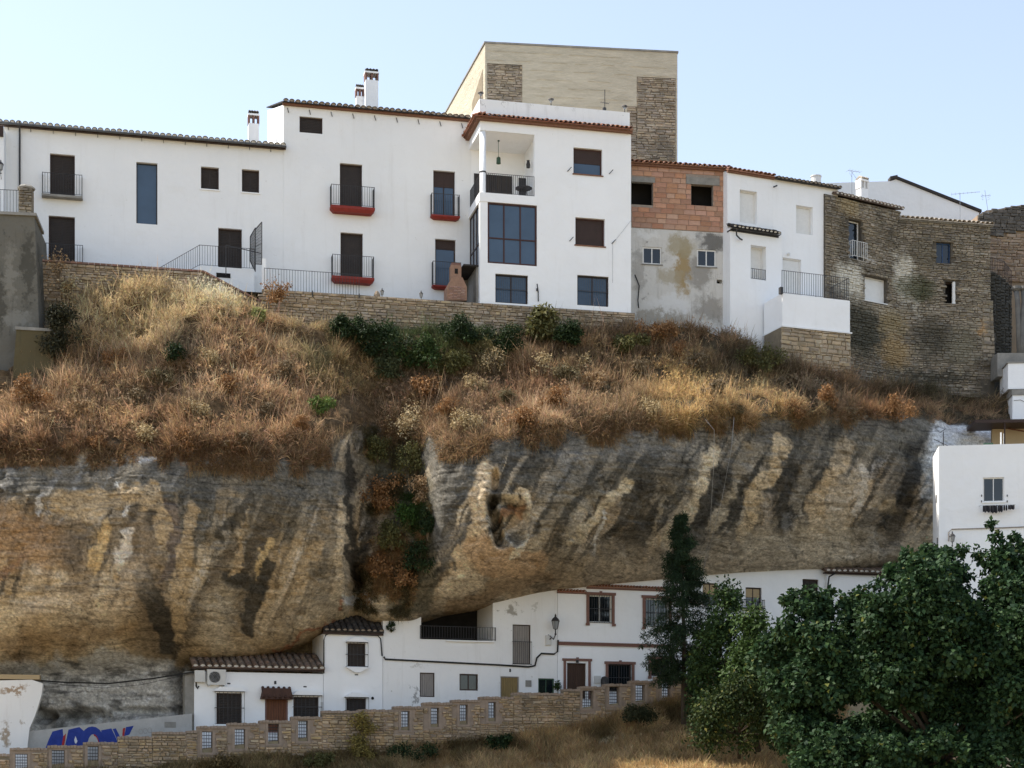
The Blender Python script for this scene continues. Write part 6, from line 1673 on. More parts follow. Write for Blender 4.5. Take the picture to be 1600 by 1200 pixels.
def keepfn(u, z, g):
    px = None
    return True
reg = [(u0, u1, (lambda u, z1=z1: z1 - 2.1), (lambda u, z1=z1: z1 - .1)) for (u0, u1, z1) in zs_ if u1 > PW.u(-30) and u0 < PW.u(1130)]
rubble(PW, reg, M_PSTONE, .12, .30, .04, holes=[(a - .17, c + .17, e - .12, f + .1) for a, c, e, f in hs], seed=51)
# ================================================================== dry grass on the slope (one mass, nobody could count it)
M_GRASS = attr_mat('dry_grass_blades', .9, .35, .2, 3.0)
M_LEAF = attr_mat('leaves', .6, .25, .2, 2.0, spec=.15)
M_TWIG = surf('dry_twig', (.13, .095, .06), (.09, .07, .045), .9, 5, .2, 30)
M_BARK = surf('bark', (.085, .065, .048), (.05, .04, .03), .95, 4, .6, 20, stretch=(2, 2, .4))

STRAW, RUSTG, BRWN, GOLD, OLIVE, GREEN, PALEST = [np.array(c) for c in ((.46, .345, .175), (.30, .185, .09), (.16, .11, .062), (.40, .265, .10), (.15, .14, .055), (.055, .08, .025), (.56, .47, .32))]
PATCH = [  # where each tone of the slope lies: centre, radii, colour
 (270, 480, 150, 30, STRAW), (330, 455, 60, 26, PALEST), (200, 500, 80, 40, STRAW), (380, 520, 70, 40, np.array((.45, .29, .15))), (330, 590, 90, 40, np.array((.40, .265, .14))), (150, 600, 120, 35, np.array((.36, .235, .12))),
 (290, 545, 40, 28, np.array((.11, .085, .055))), (240, 630, 90, 22, BRWN), (120, 665, 140, 16, np.array((.42, .27, .14))), (340, 660, 110, 26, RUSTG), (60, 690, 160, 14, np.array((.17, .095, .045))), (330, 700, 120, 14, np.array((.20, .115, .055))),
 (430, 600, 60, 50, np.array((.42, .265, .14))), (470, 540, 40, 50, np.array((.33, .25, .13))), (490, 560, 25, 40, OLIVE), (400, 490, 18, 12, np.array((.30, .30, .13))), (545, 590, 40, 40, np.array((.27, .19, .08))), (560, 640, 30, 30, BRWN),
 (620, 520, 60, 30, GREEN), (680, 545, 70, 28, GREEN), (740, 520, 45, 24, GREEN), (650, 575, 60, 22, np.array((.13, .10, .05))), (850, 500, 50, 20, np.array((.10, .11, .04))), (700, 620, 90, 30, np.array((.19, .12, .065))), (760, 560, 40, 26, np.array((.20, .17, .07))),
 (830, 600, 80, 30, np.array((.26, .155, .08))), (900, 560, 70, 40, np.array((.15, .10, .05))), (800, 650, 110, 18, np.array((.33, .22, .12))), (950, 620, 60, 30, np.array((.26, .17, .085))), (1000, 530, 90, 20, np.array((.17, .105, .05))), (1040, 515, 30, 12, np.array((.30, .17, .06))),
 (1060, 600, 60, 36, GOLD), (1130, 620, 80, 24, np.array((.40, .27, .11))), (1060, 640, 40, 20, GOLD), (1190, 640, 60, 14, np.array((.38, .25, .10))), (1180, 570, 60, 24, np.array((.11, .085, .045))), (1260, 620, 60, 20, np.array((.14, .10, .055))), (1390, 640, 50, 16, np.array((.19, .105, .045))),
 (1480, 620, 90, 14, np.array((.075, .065, .035))), (990, 600, 40, 50, np.array((.24, .16, .08))),
]
def slope_colour(px, py, seedv=0):
    jx = px + 18 * fbm(px / 40, py / 40, 0, 301, 3); jy = py + 14 * fbm(px / 40, py / 40, 0, 303, 3)
    base = np.array((.24, .155, .08)); wsum = np.full(px.shape, .12); cs = wsum[..., None] * base
    for cx, cy, rx, ry, cc_ in PATCH:
        w = np.exp(-1.3 * (((jx - cx) / rx) ** 2 + ((jy - cy) / ry) ** 2)); w = w * w * 2 + w * .4
        wsum = wsum + w; cs = cs + w[..., None] * cc_
    return cs / wsum[..., None]

def blades(root, up, spread, n, L, W, colr, rng, droop=.25, colvar=.22):
    """root (k,3), per-clump up vector (k,3), length (k,), colour (k,3): n thin bent blades per clump, two triangles each"""
    k = len(root)
    r = np.repeat(root, n, 0); u = np.repeat(up, n, 0); l = np.repeat(L, n) * rng.uniform(.45, 1.1, k * n); c_ = np.repeat(colr, n, 0)
    sp = np.repeat(spread, n)
    d = rng.normal(size=(k * n, 3)); d /= np.linalg.norm(d, axis=1)[:, None]
    dirv = u + d * sp[:, None] * .9; dirv /= np.linalg.norm(dirv, axis=1)[:, None]
    r = r + rng.normal(size=r.shape) * (np.repeat(L, n) * .16)[:, None]
    side = np.cross(dirv, rng.normal(size=r.shape)); side /= np.linalg.norm(side, axis=1)[:, None]
    w = (np.repeat(W, n) * rng.uniform(.6, 1.4, k * n))[:, None]
    mid = r + dirv * (l * .55)[:, None]
    tip = r + dirv * l[:, None] + np.array((0, 0, -1)) * (l * droop * rng.uniform(0, 1, k * n))[:, None]
    V = np.stack([r - side * w, mid + side * w * .8, mid - side * w * .6, tip], 1).reshape(-1, 3)
    b = np.arange(k * n)[:, None] * 4
    F = np.concatenate([b + np.array([[0, 1, 2]]), b + np.array([[2, 1, 3]])], 0)
    cv = c_ * (1 + colvar * rng.normal(size=(k * n, 1))) * (1 + .06 * rng.normal(size=(k * n, 3)))
    C = np.repeat(np.clip(cv, .01, .85), 4, 0)
    return V, F, C
def join(parts):
    V, F, C, o = [], [], [], 0
    for v, f, c_ in parts:
        V.append(v); F.append(f + o); C.append(c_); o += len(v)
    return np.concatenate(V), np.concatenate(F), np.concatenate(C)

def sample_cliff(n, s0, s1, rng, x0=-40, x1=1640):
    ci = rng.uniform((x0 - GX[0]) / GSTEP, (x1 - GX[0]) / GSTEP, n); ri = rng.uniform(np.searchsorted(_s, s0), np.searchsorted(_s, s1) - 1, n)
    i0, j0 = np.floor(ri).astype(int), np.floor(ci).astype(int); fi, fj = (ri - i0)[:, None], (ci - j0)[:, None]
    p = CV[i0, j0] * (1 - fi) * (1 - fj) + CV[i0 + 1, j0] * fi * (1 - fj) + CV[i0, j0 + 1] * (1 - fi) * fj + CV[i0 + 1, j0 + 1] * fi * fj
    s_ = _s[i0] * (1 - fi[:, 0]) + _s[i0 + 1] * fi[:, 0]
    return p, s_
def to_px(p): return CX + FPX * p[:, 0] / p[:, 1], HORIZ - FPX * p[:, 2] / p[:, 1]

rng = np.random.default_rng(21)
p, s_ = sample_cliff(36000, 1.02, 3.12, rng)
px, py = to_px(p)
clump = fbm(p[:, 0] / .9, p[:, 1] / .9, p[:, 2] / .9, 311, 3)
dens = .50 + .95 * clump
dens = dens * np.where(s_ > 2.9, np.clip(.9 - (s_ - 2.9) * 3.2 + .9 * fbm(px / 22., px * 0, 0, 313, 3), 0, 1), 1)
dens = dens * (1 - .9 * sstep(1.0, .6, np.hypot((px - 555) / 60., (py - 655) / 55.)))          # bare rock at the head of the gully
dens = dens * (1 - .55 * sstep(1290, 1420, px)) * (1 - .8 * sstep(1430, 1500, px))
dens = dens * (1 - .95 * (sstep(90, 70, px) * sstep(620, 600, py)))
keep = rng.uniform(size=len(p)) < dens
p, px, py, clump = p[keep], px[keep], py[keep], clump[keep]
colr = slope_colour(px, py)
lum = 1 + .62 * fbm(p[:, 0] / .55, p[:, 1] / .55, p[:, 2] / .55, 317, 3) + .25 * rng.normal(size=len(p)) * .5
colr = colr * np.clip(lum, .45, 1.8)[:, None]
k = len(p)
up = np.stack([rng.normal(0, .22, k) + .05, -.42 + rng.normal(0, .2, k), np.full(k, .9)], 1)
up = np.where((py > 640)[:, None], up + np.array((0, -.3, -.15)), up); up /= np.linalg.norm(up, axis=1)[:, None]
Lg = .32 + .34 * np.clip(clump + .3, 0, 1) + .16 * rng.uniform(size=k); Lg *= np.where(rng.uniform(size=k) < .05, 1.9, 1.0)
lc = colr.mean(1, keepdims=True); colr = np.clip((colr * .84 + lc * .16) * 1.45, 0, .8)
kind = rng.uniform(size=k); brush = kind < .58; tall = kind > .955; fine = ~brush & ~tall
G1 = join([blades(p[fine], up[fine], np.full(fine.sum(), .7), 20, Lg[fine], np.full(fine.sum(), .012), colr[fine], rng),
           blades(p[brush], up[brush], np.full(brush.sum(), 1.5), 26, Lg[brush] * .95, np.full(brush.sum(), .013), colr[brush] * rng.uniform(.6, 1.25, (brush.sum(), 1)), rng, .1),
           blades(p[tall], np.tile(np.array((.05, -.2, 1.0)), (tall.sum(), 1)), np.full(tall.sum(), .42), 9, Lg[tall] * 1.9, np.full(tall.sum(), .010), colr[tall] * 1.2 + .03, rng, .08)])
# fluffy seed heads scattered through it
p2, s2 = sample_cliff(7000, 1.05, 2.95, rng); px2, py2 = to_px(p2)
kk = (fbm(p2[:, 0] / 1.5, p2[:, 1] / 1.5, p2[:, 2] / 1.5, 331, 3) > .02) & (px2 < 1330) & ~((px2 < 90) & (py2 < 620)) & (np.hypot((px2 - 555) / 60., (py2 - 655) / 55.) > .9)
p2, px2, py2 = p2[kk], px2[kk], py2[kk]
c2 = slope_colour(px2, py2) * 1.6 + .06
h2 = p2 + np.stack([rng.normal(0, .08, len(p2)), -.12 + rng.normal(0, .08, len(p2)), rng.uniform(.3, .62, len(p2))], 1)
G2 = blades(h2, np.tile(np.array((0, -.1, 1.0)), (len(h2), 1)), np.full(len(h2), 1.6), 14, np.full(len(h2), .09), np.full(len(h2), .016), c2, rng, .1)
# runs of dry growth down the gully and hanging below the lip
p3, s3 = sample_cliff(9000, 3.0, 6.9, rng, 540, 705); px3, py3 = to_px(p3)
m3 = ((np.abs(px3 - 612 - 14 * np.sin(py3 / 40.)) < 46 + 10 * fbm(py3 / 30, px3 * 0, 0, 341)) & (fbm(px3 / 20, py3 / 20, 0, 343, 3) > -.12) & (py3 > 640))
p3, px3, py3 = p3[m3], px3[m3], py3[m3]
c3 = np.where((fbm(px3 / 30, py3 / 30, 0, 347, 3) > .1)[:, None], np.array((.33, .21, .10)), np.array((.12, .10, .05)))
c3 = np.where((np.hypot((px3 - 640) / 30., (py3 - 805) / 32.) < 1)[:, None], np.array((.06, .10, .03)), c3)
G3 = blades(p3, np.tile(np.array((.1, -.75, .35)), (len(p3), 1)), np.full(len(p3), .9), 16, np.full(len(p3), .32), np.full(len(p3), .013), c3, rng, .5)
p4, s4 = sample_cliff(5200, 2.85, 3.35, rng); px4, py4 = to_px(p4)
m4 = (fbm(px4 / 26., 0 * px4, 0, 351, 3) - (s4 - 2.95) * 1.1 > -.22) & (np.abs(px4 - 556) > 40) & (px4 < 1420)
p4, px4, py4 = p4[m4], px4[m4], py4[m4]
G4 = blades(p4, np.tile(np.array((.05, -.8, -.25)), (len(p4), 1)), np.full(len(p4), .9), 22, rng.uniform(.2, .5, len(p4)), np.full(len(p4), .012), slope_colour(px4, py4) * rng.uniform(.7, 1.5, (len(p4), 1)), rng, .6)
V, F, C = join([G1, G2, G3, G4])
tag(np_mesh('dry_grass', V, F, M_GRASS, C), kind='stuff')

# grass on the bank below the parapet
rng = np.random.default_rng(31)
bk = bank_rows[BANK_R0:]
n = 24000; ci = rng.uniform((60 + 600) / 24., (1320 + 600) / 24., n); ri = rng.uniform(0, 1, n) ** 1.4 * 16
i0, j0 = np.floor(ri).astype(int), np.floor(ci).astype(int); fi, fj = (ri - i0)[:, None], (ci - j0)[:, None]
p = bk[i0, j0] * (1 - fi) * (1 - fj) + bk[i0 + 1, j0] * fi * (1 - fj) + bk[i0, j0 + 1] * (1 - fi) * fj + bk[i0 + 1, j0 + 1] * fi * fj
px, py = to_px(p)
f1 = fbm(p[:, 0] / 1.6, p[:, 1] / 1.6, 0, 401, 4)
keep = rng.uniform(size=n) < .75 + .4 * f1
p, px, py, f1 = p[keep], px[keep], py[keep], f1[keep]
cb = np.array((.44, .30, .145)) + 0 * p; cb = cb + sstep(-.1, .3, f1)[:, None] * (np.array((.62, .45, .235)) - cb)
cb = cb + (sstep(.0, .3, fbm(p[:, 0] / 2.2, p[:, 1] / 2.2, 0, 403, 3)) * .8)[:, None] * (np.array((.13, .10, .045)) - cb)
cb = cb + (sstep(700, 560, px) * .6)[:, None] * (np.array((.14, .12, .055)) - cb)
k = len(p); up = np.stack([rng.normal(0, .25, k), rng.normal(-.15, .2, k), np.ones(k)], 1); up /= np.linalg.norm(up, axis=1)[:, None]
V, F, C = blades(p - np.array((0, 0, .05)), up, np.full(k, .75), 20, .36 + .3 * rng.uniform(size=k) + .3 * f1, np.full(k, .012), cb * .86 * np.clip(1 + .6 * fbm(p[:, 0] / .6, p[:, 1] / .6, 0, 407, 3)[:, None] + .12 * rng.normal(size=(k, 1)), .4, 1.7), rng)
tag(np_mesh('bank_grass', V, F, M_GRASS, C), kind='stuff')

# ================================================================== trees and shrubs, each one a thing
def leaves(cent, rad, n, size, cols, rng, shell=.55, droop=.25, aspect=.55, up=.35):
    """cent (k,3), rad (k,): n leaves in the outer part of each clump; a leaf is a folded six-cornered blade"""
    k = len(cent); N_ = k * n
    c_ = np.repeat(cent, n, 0); r = np.repeat(rad, n)
    d = rng.normal(size=(N_, 3)); d /= np.linalg.norm(d, axis=1)[:, None]
    pos = c_ + d * (r * (shell + (1.12 - shell) * rng.uniform(size=N_) ** .7) * np.where(rng.uniform(size=N_) < .07, 1.35, 1))[:, None]
    ax = d * .7 + rng.normal(size=(N_, 3)) * .5 + np.array((0, 0, -droop)); ax /= np.linalg.norm(ax, axis=1)[:, None]
    nr_ = d * .8 + np.array((0, 0, up)) + rng.normal(size=(N_, 3)) * .36
    sd = np.cross(ax, nr_); sd /= np.linalg.norm(sd, axis=1)[:, None]; nn_ = np.cross(sd, ax)
    s = (size * rng.uniform(.55, 1.5, N_))[:, None]
    base = pos; tip = pos + ax * s - nn_ * s * .12
    l1, r1_ = pos + ax * s * .38 + sd * s * aspect * .5 + nn_ * s * .08, pos + ax * s * .38 - sd * s * aspect * .5 + nn_ * s * .08
    m1 = pos + ax * s * .45
    V = np.stack([base, l1, m1, r1_, tip], 1).reshape(-1, 3)
    b = np.arange(N_)[:, None] * 5
    F = np.concatenate([b + np.array([[0, 2, 1]]), b + np.array([[0, 3, 2]]), b + np.array([[1, 2, 4]]), b + np.array([[2, 3, 4]])], 0)
    t = rng.uniform(size=N_); cols = np.asarray(cols)
    ii = rng.choice(len(cols), N_, p=[.5, .3, .188, .012] if len(cols) == 4 else None)
    cc_ = cols[ii] * (1 + .15 * rng.normal(size=(N_, 1))) * (1 + .35 * (np.repeat(rng.uniform(size=k), n)[:, None] - .5))
    return V, F, np.repeat(np.clip(cc_, .004, .6), 5, 0)
def limbs(base, cents, r0, rng, fork=.45, wob=.3):
    b = MB(); base = Vector(base)
    top = Vector(tuple(np.mean(cents, 0)))
    f0 = base.lerp(top, fork)
    b.tube([base - Vector((0, 0, .4)), base.lerp(f0, .5) + Vector((rng.normal() * .12, rng.normal() * .1, 0)), f0], r0, 9, r0 * .7)
    for c_ in cents:
        c_ = Vector(tuple(c_)); m_ = f0.lerp(c_, .5) + Vector((rng.normal() * wob, rng.normal() * wob, abs(rng.normal()) * wob * .6))
        b.tube([f0, m_, c_], r0 * .42, 6, r0 * .08)
    return b
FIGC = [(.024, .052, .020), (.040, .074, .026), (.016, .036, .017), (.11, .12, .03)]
rng = np.random.default_rng(77)
def crown(poly, n, Y0, depth, r, rng, edge=.6):
    """clump centres inside an outline given at distance Y0, domed in depth"""
    poly = np.array(poly, float); x0, y0 = poly.min(0); x1, y1 = poly.max(0)
    def inside(x, y):
        c_ = False; j = len(poly) - 1
        for i in range(len(poly)):
            if (poly[i, 1] > y) != (poly[j, 1] > y) and x < (poly[j, 0] - poly[i, 0]) * (y - poly[i, 1]) / (poly[j, 1] - poly[i, 1]) + poly[i, 0]: c_ = not c_
            j = i
        return c_
    out = []; R_ = []
    cx_, cy_ = poly.mean(0)
    while len(out) < n:
        x, y = rng.uniform(x0, x1), rng.uniform(y0, y1)
        if not inside(x, y): continue
        e = min(1, math.hypot((x - cx_) / (x1 - x0) * 2, (y - cy_) / (y1 - y0) * 2))
        dome = math.sqrt(max(0, 1 - e * e))
        Y = Y0 + depth * (rng.choice([-1, -1, -1, 1]) * dome * rng.uniform(.55, 1.0))
        out.append(tuple(P(x, y, Y))); R_.append(r * rng.uniform(.65, 1.25))
    return np.array(out), np.array(R_)
def tree(name, label, base, cents, rads, n, size, cols, r0, rng, group=None, nlimb=14, **kw):
    t = empty(name, base, 0, label, 'tree', group)
    inv = Matrix.Translation(Vector(base)).inverted()
    V, F, C = leaves(cents, rads, n, size, cols, rng, **kw)
    np_mesh('crown', V - np.array(base), F, M_LEAF, C, t)
    sel = cents[rng.choice(len(cents), min(nlimb, len(cents)), replace=False)]
    limbs((0, 0, 0), sel - np.array(base), r0, rng).build('trunk', M_BARK, t, None, True)
    return t
figpoly = [(1255, 1235), (1225, 1120), (1215, 1040), (1262, 1010), (1285, 985), (1320, 972), (1360, 955), (1395, 930), (1430, 910), (1475, 900), (1515, 905), (1550, 912), (1600, 900), (1690, 900), (1720, 1235)]
lo, lr = crown(figpoly, 125, 67.0, 3.4, 1.05, rng)
extra = [(1205, 1020, 66, .7), (1252, 958, 65, .45), (1280, 955, 65.4, .5), (1562, 878, 65.5, .45), (1600, 876, 66, .6), (1415, 900, 66, .6), (1455, 886, 66, .6), (1242, 1000, 65, .6), (1225, 1080, 65.2, .8), (1250, 1150, 65, .9), (1285, 1190, 64.2, 1.0), (1300, 1190, 63.6, 1.2), (1380, 1195, 63.2, 1.2), (1470, 1190, 63.2, 1.3), (1560, 1190, 63.4, 1.3), (1590, 1100, 63.4, 1.2), (1585, 1000, 64, 1.2), (1600, 1050, 64, 1.2), (1330, 1045, 65, 1.1), (1300, 1080, 65, 1.0), (1420, 1060, 64, 1.2), (1500, 1020, 64, 1.2)]
lo = np.concatenate([lo, np.array([tuple(P(a, b_, c_)) for a, b_, c_, _ in extra])]); lr = np.concatenate([lr, np.array([e[3] for e in extra])])
ce, ra, tint = [], [], []
for c_, r_ in zip(lo, lr):
    m_ = int(9 + 14 * r_ * r_)
    for _ in range(m_):
        d_ = rng.normal(size=3); d_ /= np.linalg.norm(d_)
        if d_[1] > .55: d_[1] *= -1
        if d_[2] < -.6: d_[2] *= -1
        ce.append(c_ + d_ * r_ * rng.uniform(.72, 1.05)); ra.append(rng.uniform(.22, .42))
for a, b_, c_, q_ in ((1555, 838, 65.5, .22), (1548, 818, 65.5, .12), (1562, 856, 65.5, .26), (1590, 850, 66, .25), (1530, 866, 66, .3), (1585, 838, 66, .14), (1240, 928, 65, .2), (1228, 938, 65, .16), (1262, 925, 65, .2), (1372, 912, 66, .25), (1320, 940, 65.5, .2), (1295, 925, 65.4, .16), (1345, 928, 65.5, .18), (1430, 872, 66, .16), (1478, 862, 66, .2), (1390, 895, 66, .16), (1448, 858, 66, .22), (1415, 866, 66, .25), (1218, 985, 65, .22), (1505, 858, 66, .2)):
    ce.append(tuple(P(a, b_, c_))); ra.append(q_)
ce, ra = np.array(ce), np.array(ra)
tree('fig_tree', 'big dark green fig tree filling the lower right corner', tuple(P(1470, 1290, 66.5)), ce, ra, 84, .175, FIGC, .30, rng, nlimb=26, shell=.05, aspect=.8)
dcol = [(.034, .062, .018), (.055, .09, .024), (.022, .042, .016), (.13, .15, .03)]
ce, ra = crown([(1085, 1130), (1078, 1060), (1098, 990), (1120, 940), (1140, 918), (1152, 935), (1150, 1000), (1165, 1130)], 66, 75.5, 1.5, .5, rng)
tree('leafy_tree', 'small upright green tree with loose sprigs between the conifer and the fig tree', tuple(P(1120, 1150, 75.5)), ce, ra, 190, .16, dcol, .13, rng, 'small trees before the lower houses', shell=.2)
ce, ra = crown([(1130, 1140), (1140, 1040), (1160, 965), (1185, 950), (1210, 985), (1235, 1010), (1250, 1140)], 100, 73.0, 1.5, .56, rng)
tree('leafy_tree', 'bushy mid green tree just left of the fig tree', tuple(P(1185, 1160, 73.5)), ce, ra, 200, .17, [(.045, .078, .02), (.06, .10, .026), (.03, .052, .018), (.16, .16, .04)], .13, rng, 'small trees before the lower houses', shell=.2)
ce, ra = crown([(1085, 1165), (1100, 1090), (1150, 1060), (1225, 1070), (1245, 1165)], 54, 70.5, 1.0, .5, rng)
tree('low_shrub', 'low dark shrub with yellowish sprigs at the foot of the small trees', tuple(P(1155, 1170, 71.5)), ce, ra, 170, .14, [(.03, .05, .016), (.06, .075, .02), (.022, .036, .014), (.2, .18, .05)], .08, rng, shell=.2)

# conifer: whorls of drooping boughs on a straight trunk
rng = np.random.default_rng(91)
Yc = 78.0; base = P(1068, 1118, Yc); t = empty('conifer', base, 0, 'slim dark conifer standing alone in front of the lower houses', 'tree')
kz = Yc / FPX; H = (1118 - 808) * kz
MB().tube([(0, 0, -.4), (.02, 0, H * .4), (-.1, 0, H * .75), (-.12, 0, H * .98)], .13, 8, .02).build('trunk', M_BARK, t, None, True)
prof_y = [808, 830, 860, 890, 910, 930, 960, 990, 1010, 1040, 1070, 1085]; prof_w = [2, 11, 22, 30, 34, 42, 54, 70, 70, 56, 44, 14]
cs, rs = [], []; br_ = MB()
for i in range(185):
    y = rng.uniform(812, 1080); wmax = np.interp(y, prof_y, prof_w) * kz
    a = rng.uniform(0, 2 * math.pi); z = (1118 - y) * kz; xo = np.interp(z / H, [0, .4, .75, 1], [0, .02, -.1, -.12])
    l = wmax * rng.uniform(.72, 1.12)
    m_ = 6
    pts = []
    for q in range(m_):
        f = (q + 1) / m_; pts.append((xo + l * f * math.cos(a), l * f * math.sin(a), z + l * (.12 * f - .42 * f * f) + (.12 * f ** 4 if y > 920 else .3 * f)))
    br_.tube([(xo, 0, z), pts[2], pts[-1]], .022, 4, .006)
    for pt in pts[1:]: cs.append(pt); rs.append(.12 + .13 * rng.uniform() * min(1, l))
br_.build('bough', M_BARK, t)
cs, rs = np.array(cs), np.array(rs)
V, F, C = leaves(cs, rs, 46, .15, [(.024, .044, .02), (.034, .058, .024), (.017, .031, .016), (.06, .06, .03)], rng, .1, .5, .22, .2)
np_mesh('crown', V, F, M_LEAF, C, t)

def bush(name, label, px, py, Y, rx, ry, n, size, cols, nb=9, seed=1, stems=True, group=None, cat='shrub', mat=None, drop=.3, **kw):
    rng = np.random.default_rng(seed); b0 = P(px, py + ry, Y); k = Y / FPX
    t = empty(name, b0, 0, label, cat, group)
    ce = np.stack([rng.normal(0, .42, nb) * rx * k, -np.abs(rng.normal(0, .35, nb)) * rx * k * .8, (ry + rng.uniform(-.75, .7, nb) * ry) * k], 1); ra = rng.uniform(.35, .6, nb) * min(rx, ry) * k
    V, F, C = leaves(ce, ra, n, size, cols, rng, .1, drop, **kw)
    np_mesh('foliage', V, F, M_LEAF, C, t)
    b = MB()
    for c_ in ce: b.tube([(0, 0, -.1), (c_[0] * .4, c_[1] * .5, c_[2] * .6), tuple(c_)], .018, 4, .006)
    b.build('stem', M_TWIG, t)
    return t
def cliff_y(px, py):
    """distance of the cliff's front surface along a sight line"""
    j = int(np.clip(round((px - GX[0]) / GSTEP), 1, len(GX) - 2)); colp = HORIZ - FPX * CV[:, j, 2] / CV[:, j, 1]
    m_ = (np.abs(colp - py) < 8) & (_s < 7.2); 
    if not m_.any(): return float(DY[np.argmin(np.abs(colp - py)), j])
    return float(CV[m_, j, 1].min())
GRN = [(.04, .07, .02), (.06, .095, .028), (.025, .045, .016), (.12, .13, .04)]
DKG = [(.024, .042, .016), (.035, .058, .02), (.016, .03, .012), (.09, .09, .03)]
OLV = [(.11, .11, .04), (.15, .14, .055), (.08, .08, .03), (.24, .2, .08)]
DRY = [(.33, .22, .12), (.42, .30, .17), (.22, .14, .075), (.52, .43, .29)]
RST = [(.27, .14, .06), (.33, .19, .085), (.18, .095, .045), (.42, .29, .15)]
PAL = [(.48, .37, .21), (.56, .46, .29), (.36, .26, .14), (.6, .52, .38)]
PAL2 = [(.42, .32, .17), (.5, .4, .24), (.3, .22, .11), (.55, .46, .3)]
for (nm, lab, x, y, rx, ry, n, sz, cols, nb, off) in (
 ('shadow_scrub', 'dark scrub added for the shadow between the tall buttress and the left slope', 92, 515, 26, 44, 150, .11, [(.045, .045, .025), (.065, .06, .03), (.03, .03, .018), (.12, .11, .05)], 26, .5),  # dark foliage added to stand in for the buttress's cast shadow
 ('dry_weed', 'tall dry weed before the louvred door above the left slope', 92, 418, 24, 26, 26, .10, DRY, 14, 1.0),
 ('dry_weed', 'pale dry weed leaning on the stone wall below the tall weed', 108, 450, 22, 18, 60, .10, PAL, 12, .7),
 ('dry_shrub', 'rust coloured dry bush at the bend of the stone wall', 433, 455, 22, 18, 70, .10, RST, 12, .6),
 ('green_shrub', 'dark green bush in the shade below the two post lamps', 585, 530, 38, 24, 240, .11, DKG, 18, .5),
 ('green_shrub', 'broad green bush below the wall under the red balconies', 655, 552, 46, 24, 240, .11, GRN, 20, .6),
 ('green_shrub', 'green ivy clump below the brick oven', 728, 518, 40, 20, 220, .11, DKG, 18, .4),
 ('green_shrub', 'small green shrub sitting in the middle of the sunlit left slope', 276, 552, 16, 14, 130, .10, DKG, 9, .3),
 ('green_tuft', 'light green tuft near the upper corner of the sunlit slope', 402, 493, 17, 10, 130, .13, [(.28, .30, .12), (.34, .34, .15), (.2, .22, .08), (.4, .36, .2)], 10, .4),
 ('green_tuft', 'vivid green tuft at the right foot of the sunlit slope', 504, 632, 18, 14, 120, .11, [(.11, .17, .04), (.15, .2, .06), (.07, .11, .03), (.2, .2, .08)], 9, .3),
 ('cane_clump', 'yellow green cane clump under the right end of the long stone wall', 848, 505, 24, 24, 110, .22, OLV, 12, .6),
 ('thistle', 'pale yellow thistle bush below the brick oven', 772, 560, 20, 20, 30, .09, PAL2, 16, .7),
 ('thistle', 'spreading pale thistle bush on the middle of the slope', 846, 568, 26, 18, 26, .09, PAL2, 18, .7),
 ('thistle', 'small pale thistle right of the spreading one', 916, 562, 14, 14, 26, .09, PAL2, 10, .6),
 ('dry_shrub', 'dry branching shrub with pale heads at the top of the gully', 642, 655, 30, 26, 60, .09, PAL, 20, .8),
 ('dry_shrub', 'red brown dry bush hanging at the bottom of the gully', 625, 895, 30, 20, 130, .10, RST, 14, .5),
 ('green_shrub', 'bright green plant growing inside the gully', 640, 805, 20, 20, 150, .10, [(.05, .10, .025), (.07, .13, .03), (.035, .065, .02), (.11, .13, .04)], 11, .4),
 ('dry_shrub', 'rust brown bush below the brick house plaster', 1030, 520, 40, 16, 120, .10, RST, 16, .4),
 ('dry_shrub', 'dark olive bush under the white terrace house', 1190, 560, 36, 20, 150, .11, OLV, 14, .4),
 ('dry_shrub', 'red brown bush on the rock lip left of the white roof terrace', 1400, 640, 34, 18, 130, .10, RST, 14, .3),
 ('dry_shrub', 'orange dry bush under the buttress block', 50, 610, 34, 22, 120, .10, RST, 14, .8),
):
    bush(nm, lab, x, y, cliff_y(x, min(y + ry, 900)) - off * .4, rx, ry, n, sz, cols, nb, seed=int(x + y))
for i, (x, y, rx, ry, cols_, lab) in enumerate(((590, 700, 22, 20, OLV, 'olive dry shrub spilling into the top left of the gully'), (650, 715, 26, 24, OLV, 'olive shrub hanging below the branching shrub in the gully'), (600, 770, 24, 26, RST, 'rusty shrub halfway down the left side of the gully'), (660, 765, 18, 22, DRY, 'straw shrub above the bright green plant in the gully'), (612, 835, 26, 22, OLV, 'olive shrub left of the bright green plant in the gully'), (655, 865, 22, 22, DKG, 'dark green shrub below the bright green plant in the gully'), (590, 880, 16, 20, RST, 'rusty tuft beside the dark hole at the gully foot'), (668, 815, 12, 26, DKG, 'dark green shrub against the right edge of the gully'))):
    bush('gully_shrub', lab, x, y, cliff_y(x, y) - .25, rx, ry, 120, .10, cols_, 16, seed=3000 + i, drop=.8)
for (lab, x, y, rx, ry, cols_) in (('dark green bush in the shade at the left foot of the iron railing wall', 548, 512, 26, 18, DKG), ('grey green bush at the lower left of the shaded green bushes', 612, 572, 30, 18, [(.07, .085, .04), (.09, .105, .05), (.05, .06, .03), (.14, .14, .07)]), ('olive bush below the ivy clump under the brick oven', 705, 568, 34, 16, OLV), ('dark green bush right of the ivy clump under the corner house', 792, 528, 28, 20, DKG), ('dark green scrub beside the cane clump', 892, 520, 26, 16, DKG), ('green bush below the left corner of the stained plaster', 975, 535, 26, 14, OLV)):
    bush('green_shrub', lab, x, y, cliff_y(x, y + ry) - .15, rx, ry, 200, .11, cols_, 16, seed=int(x + y))
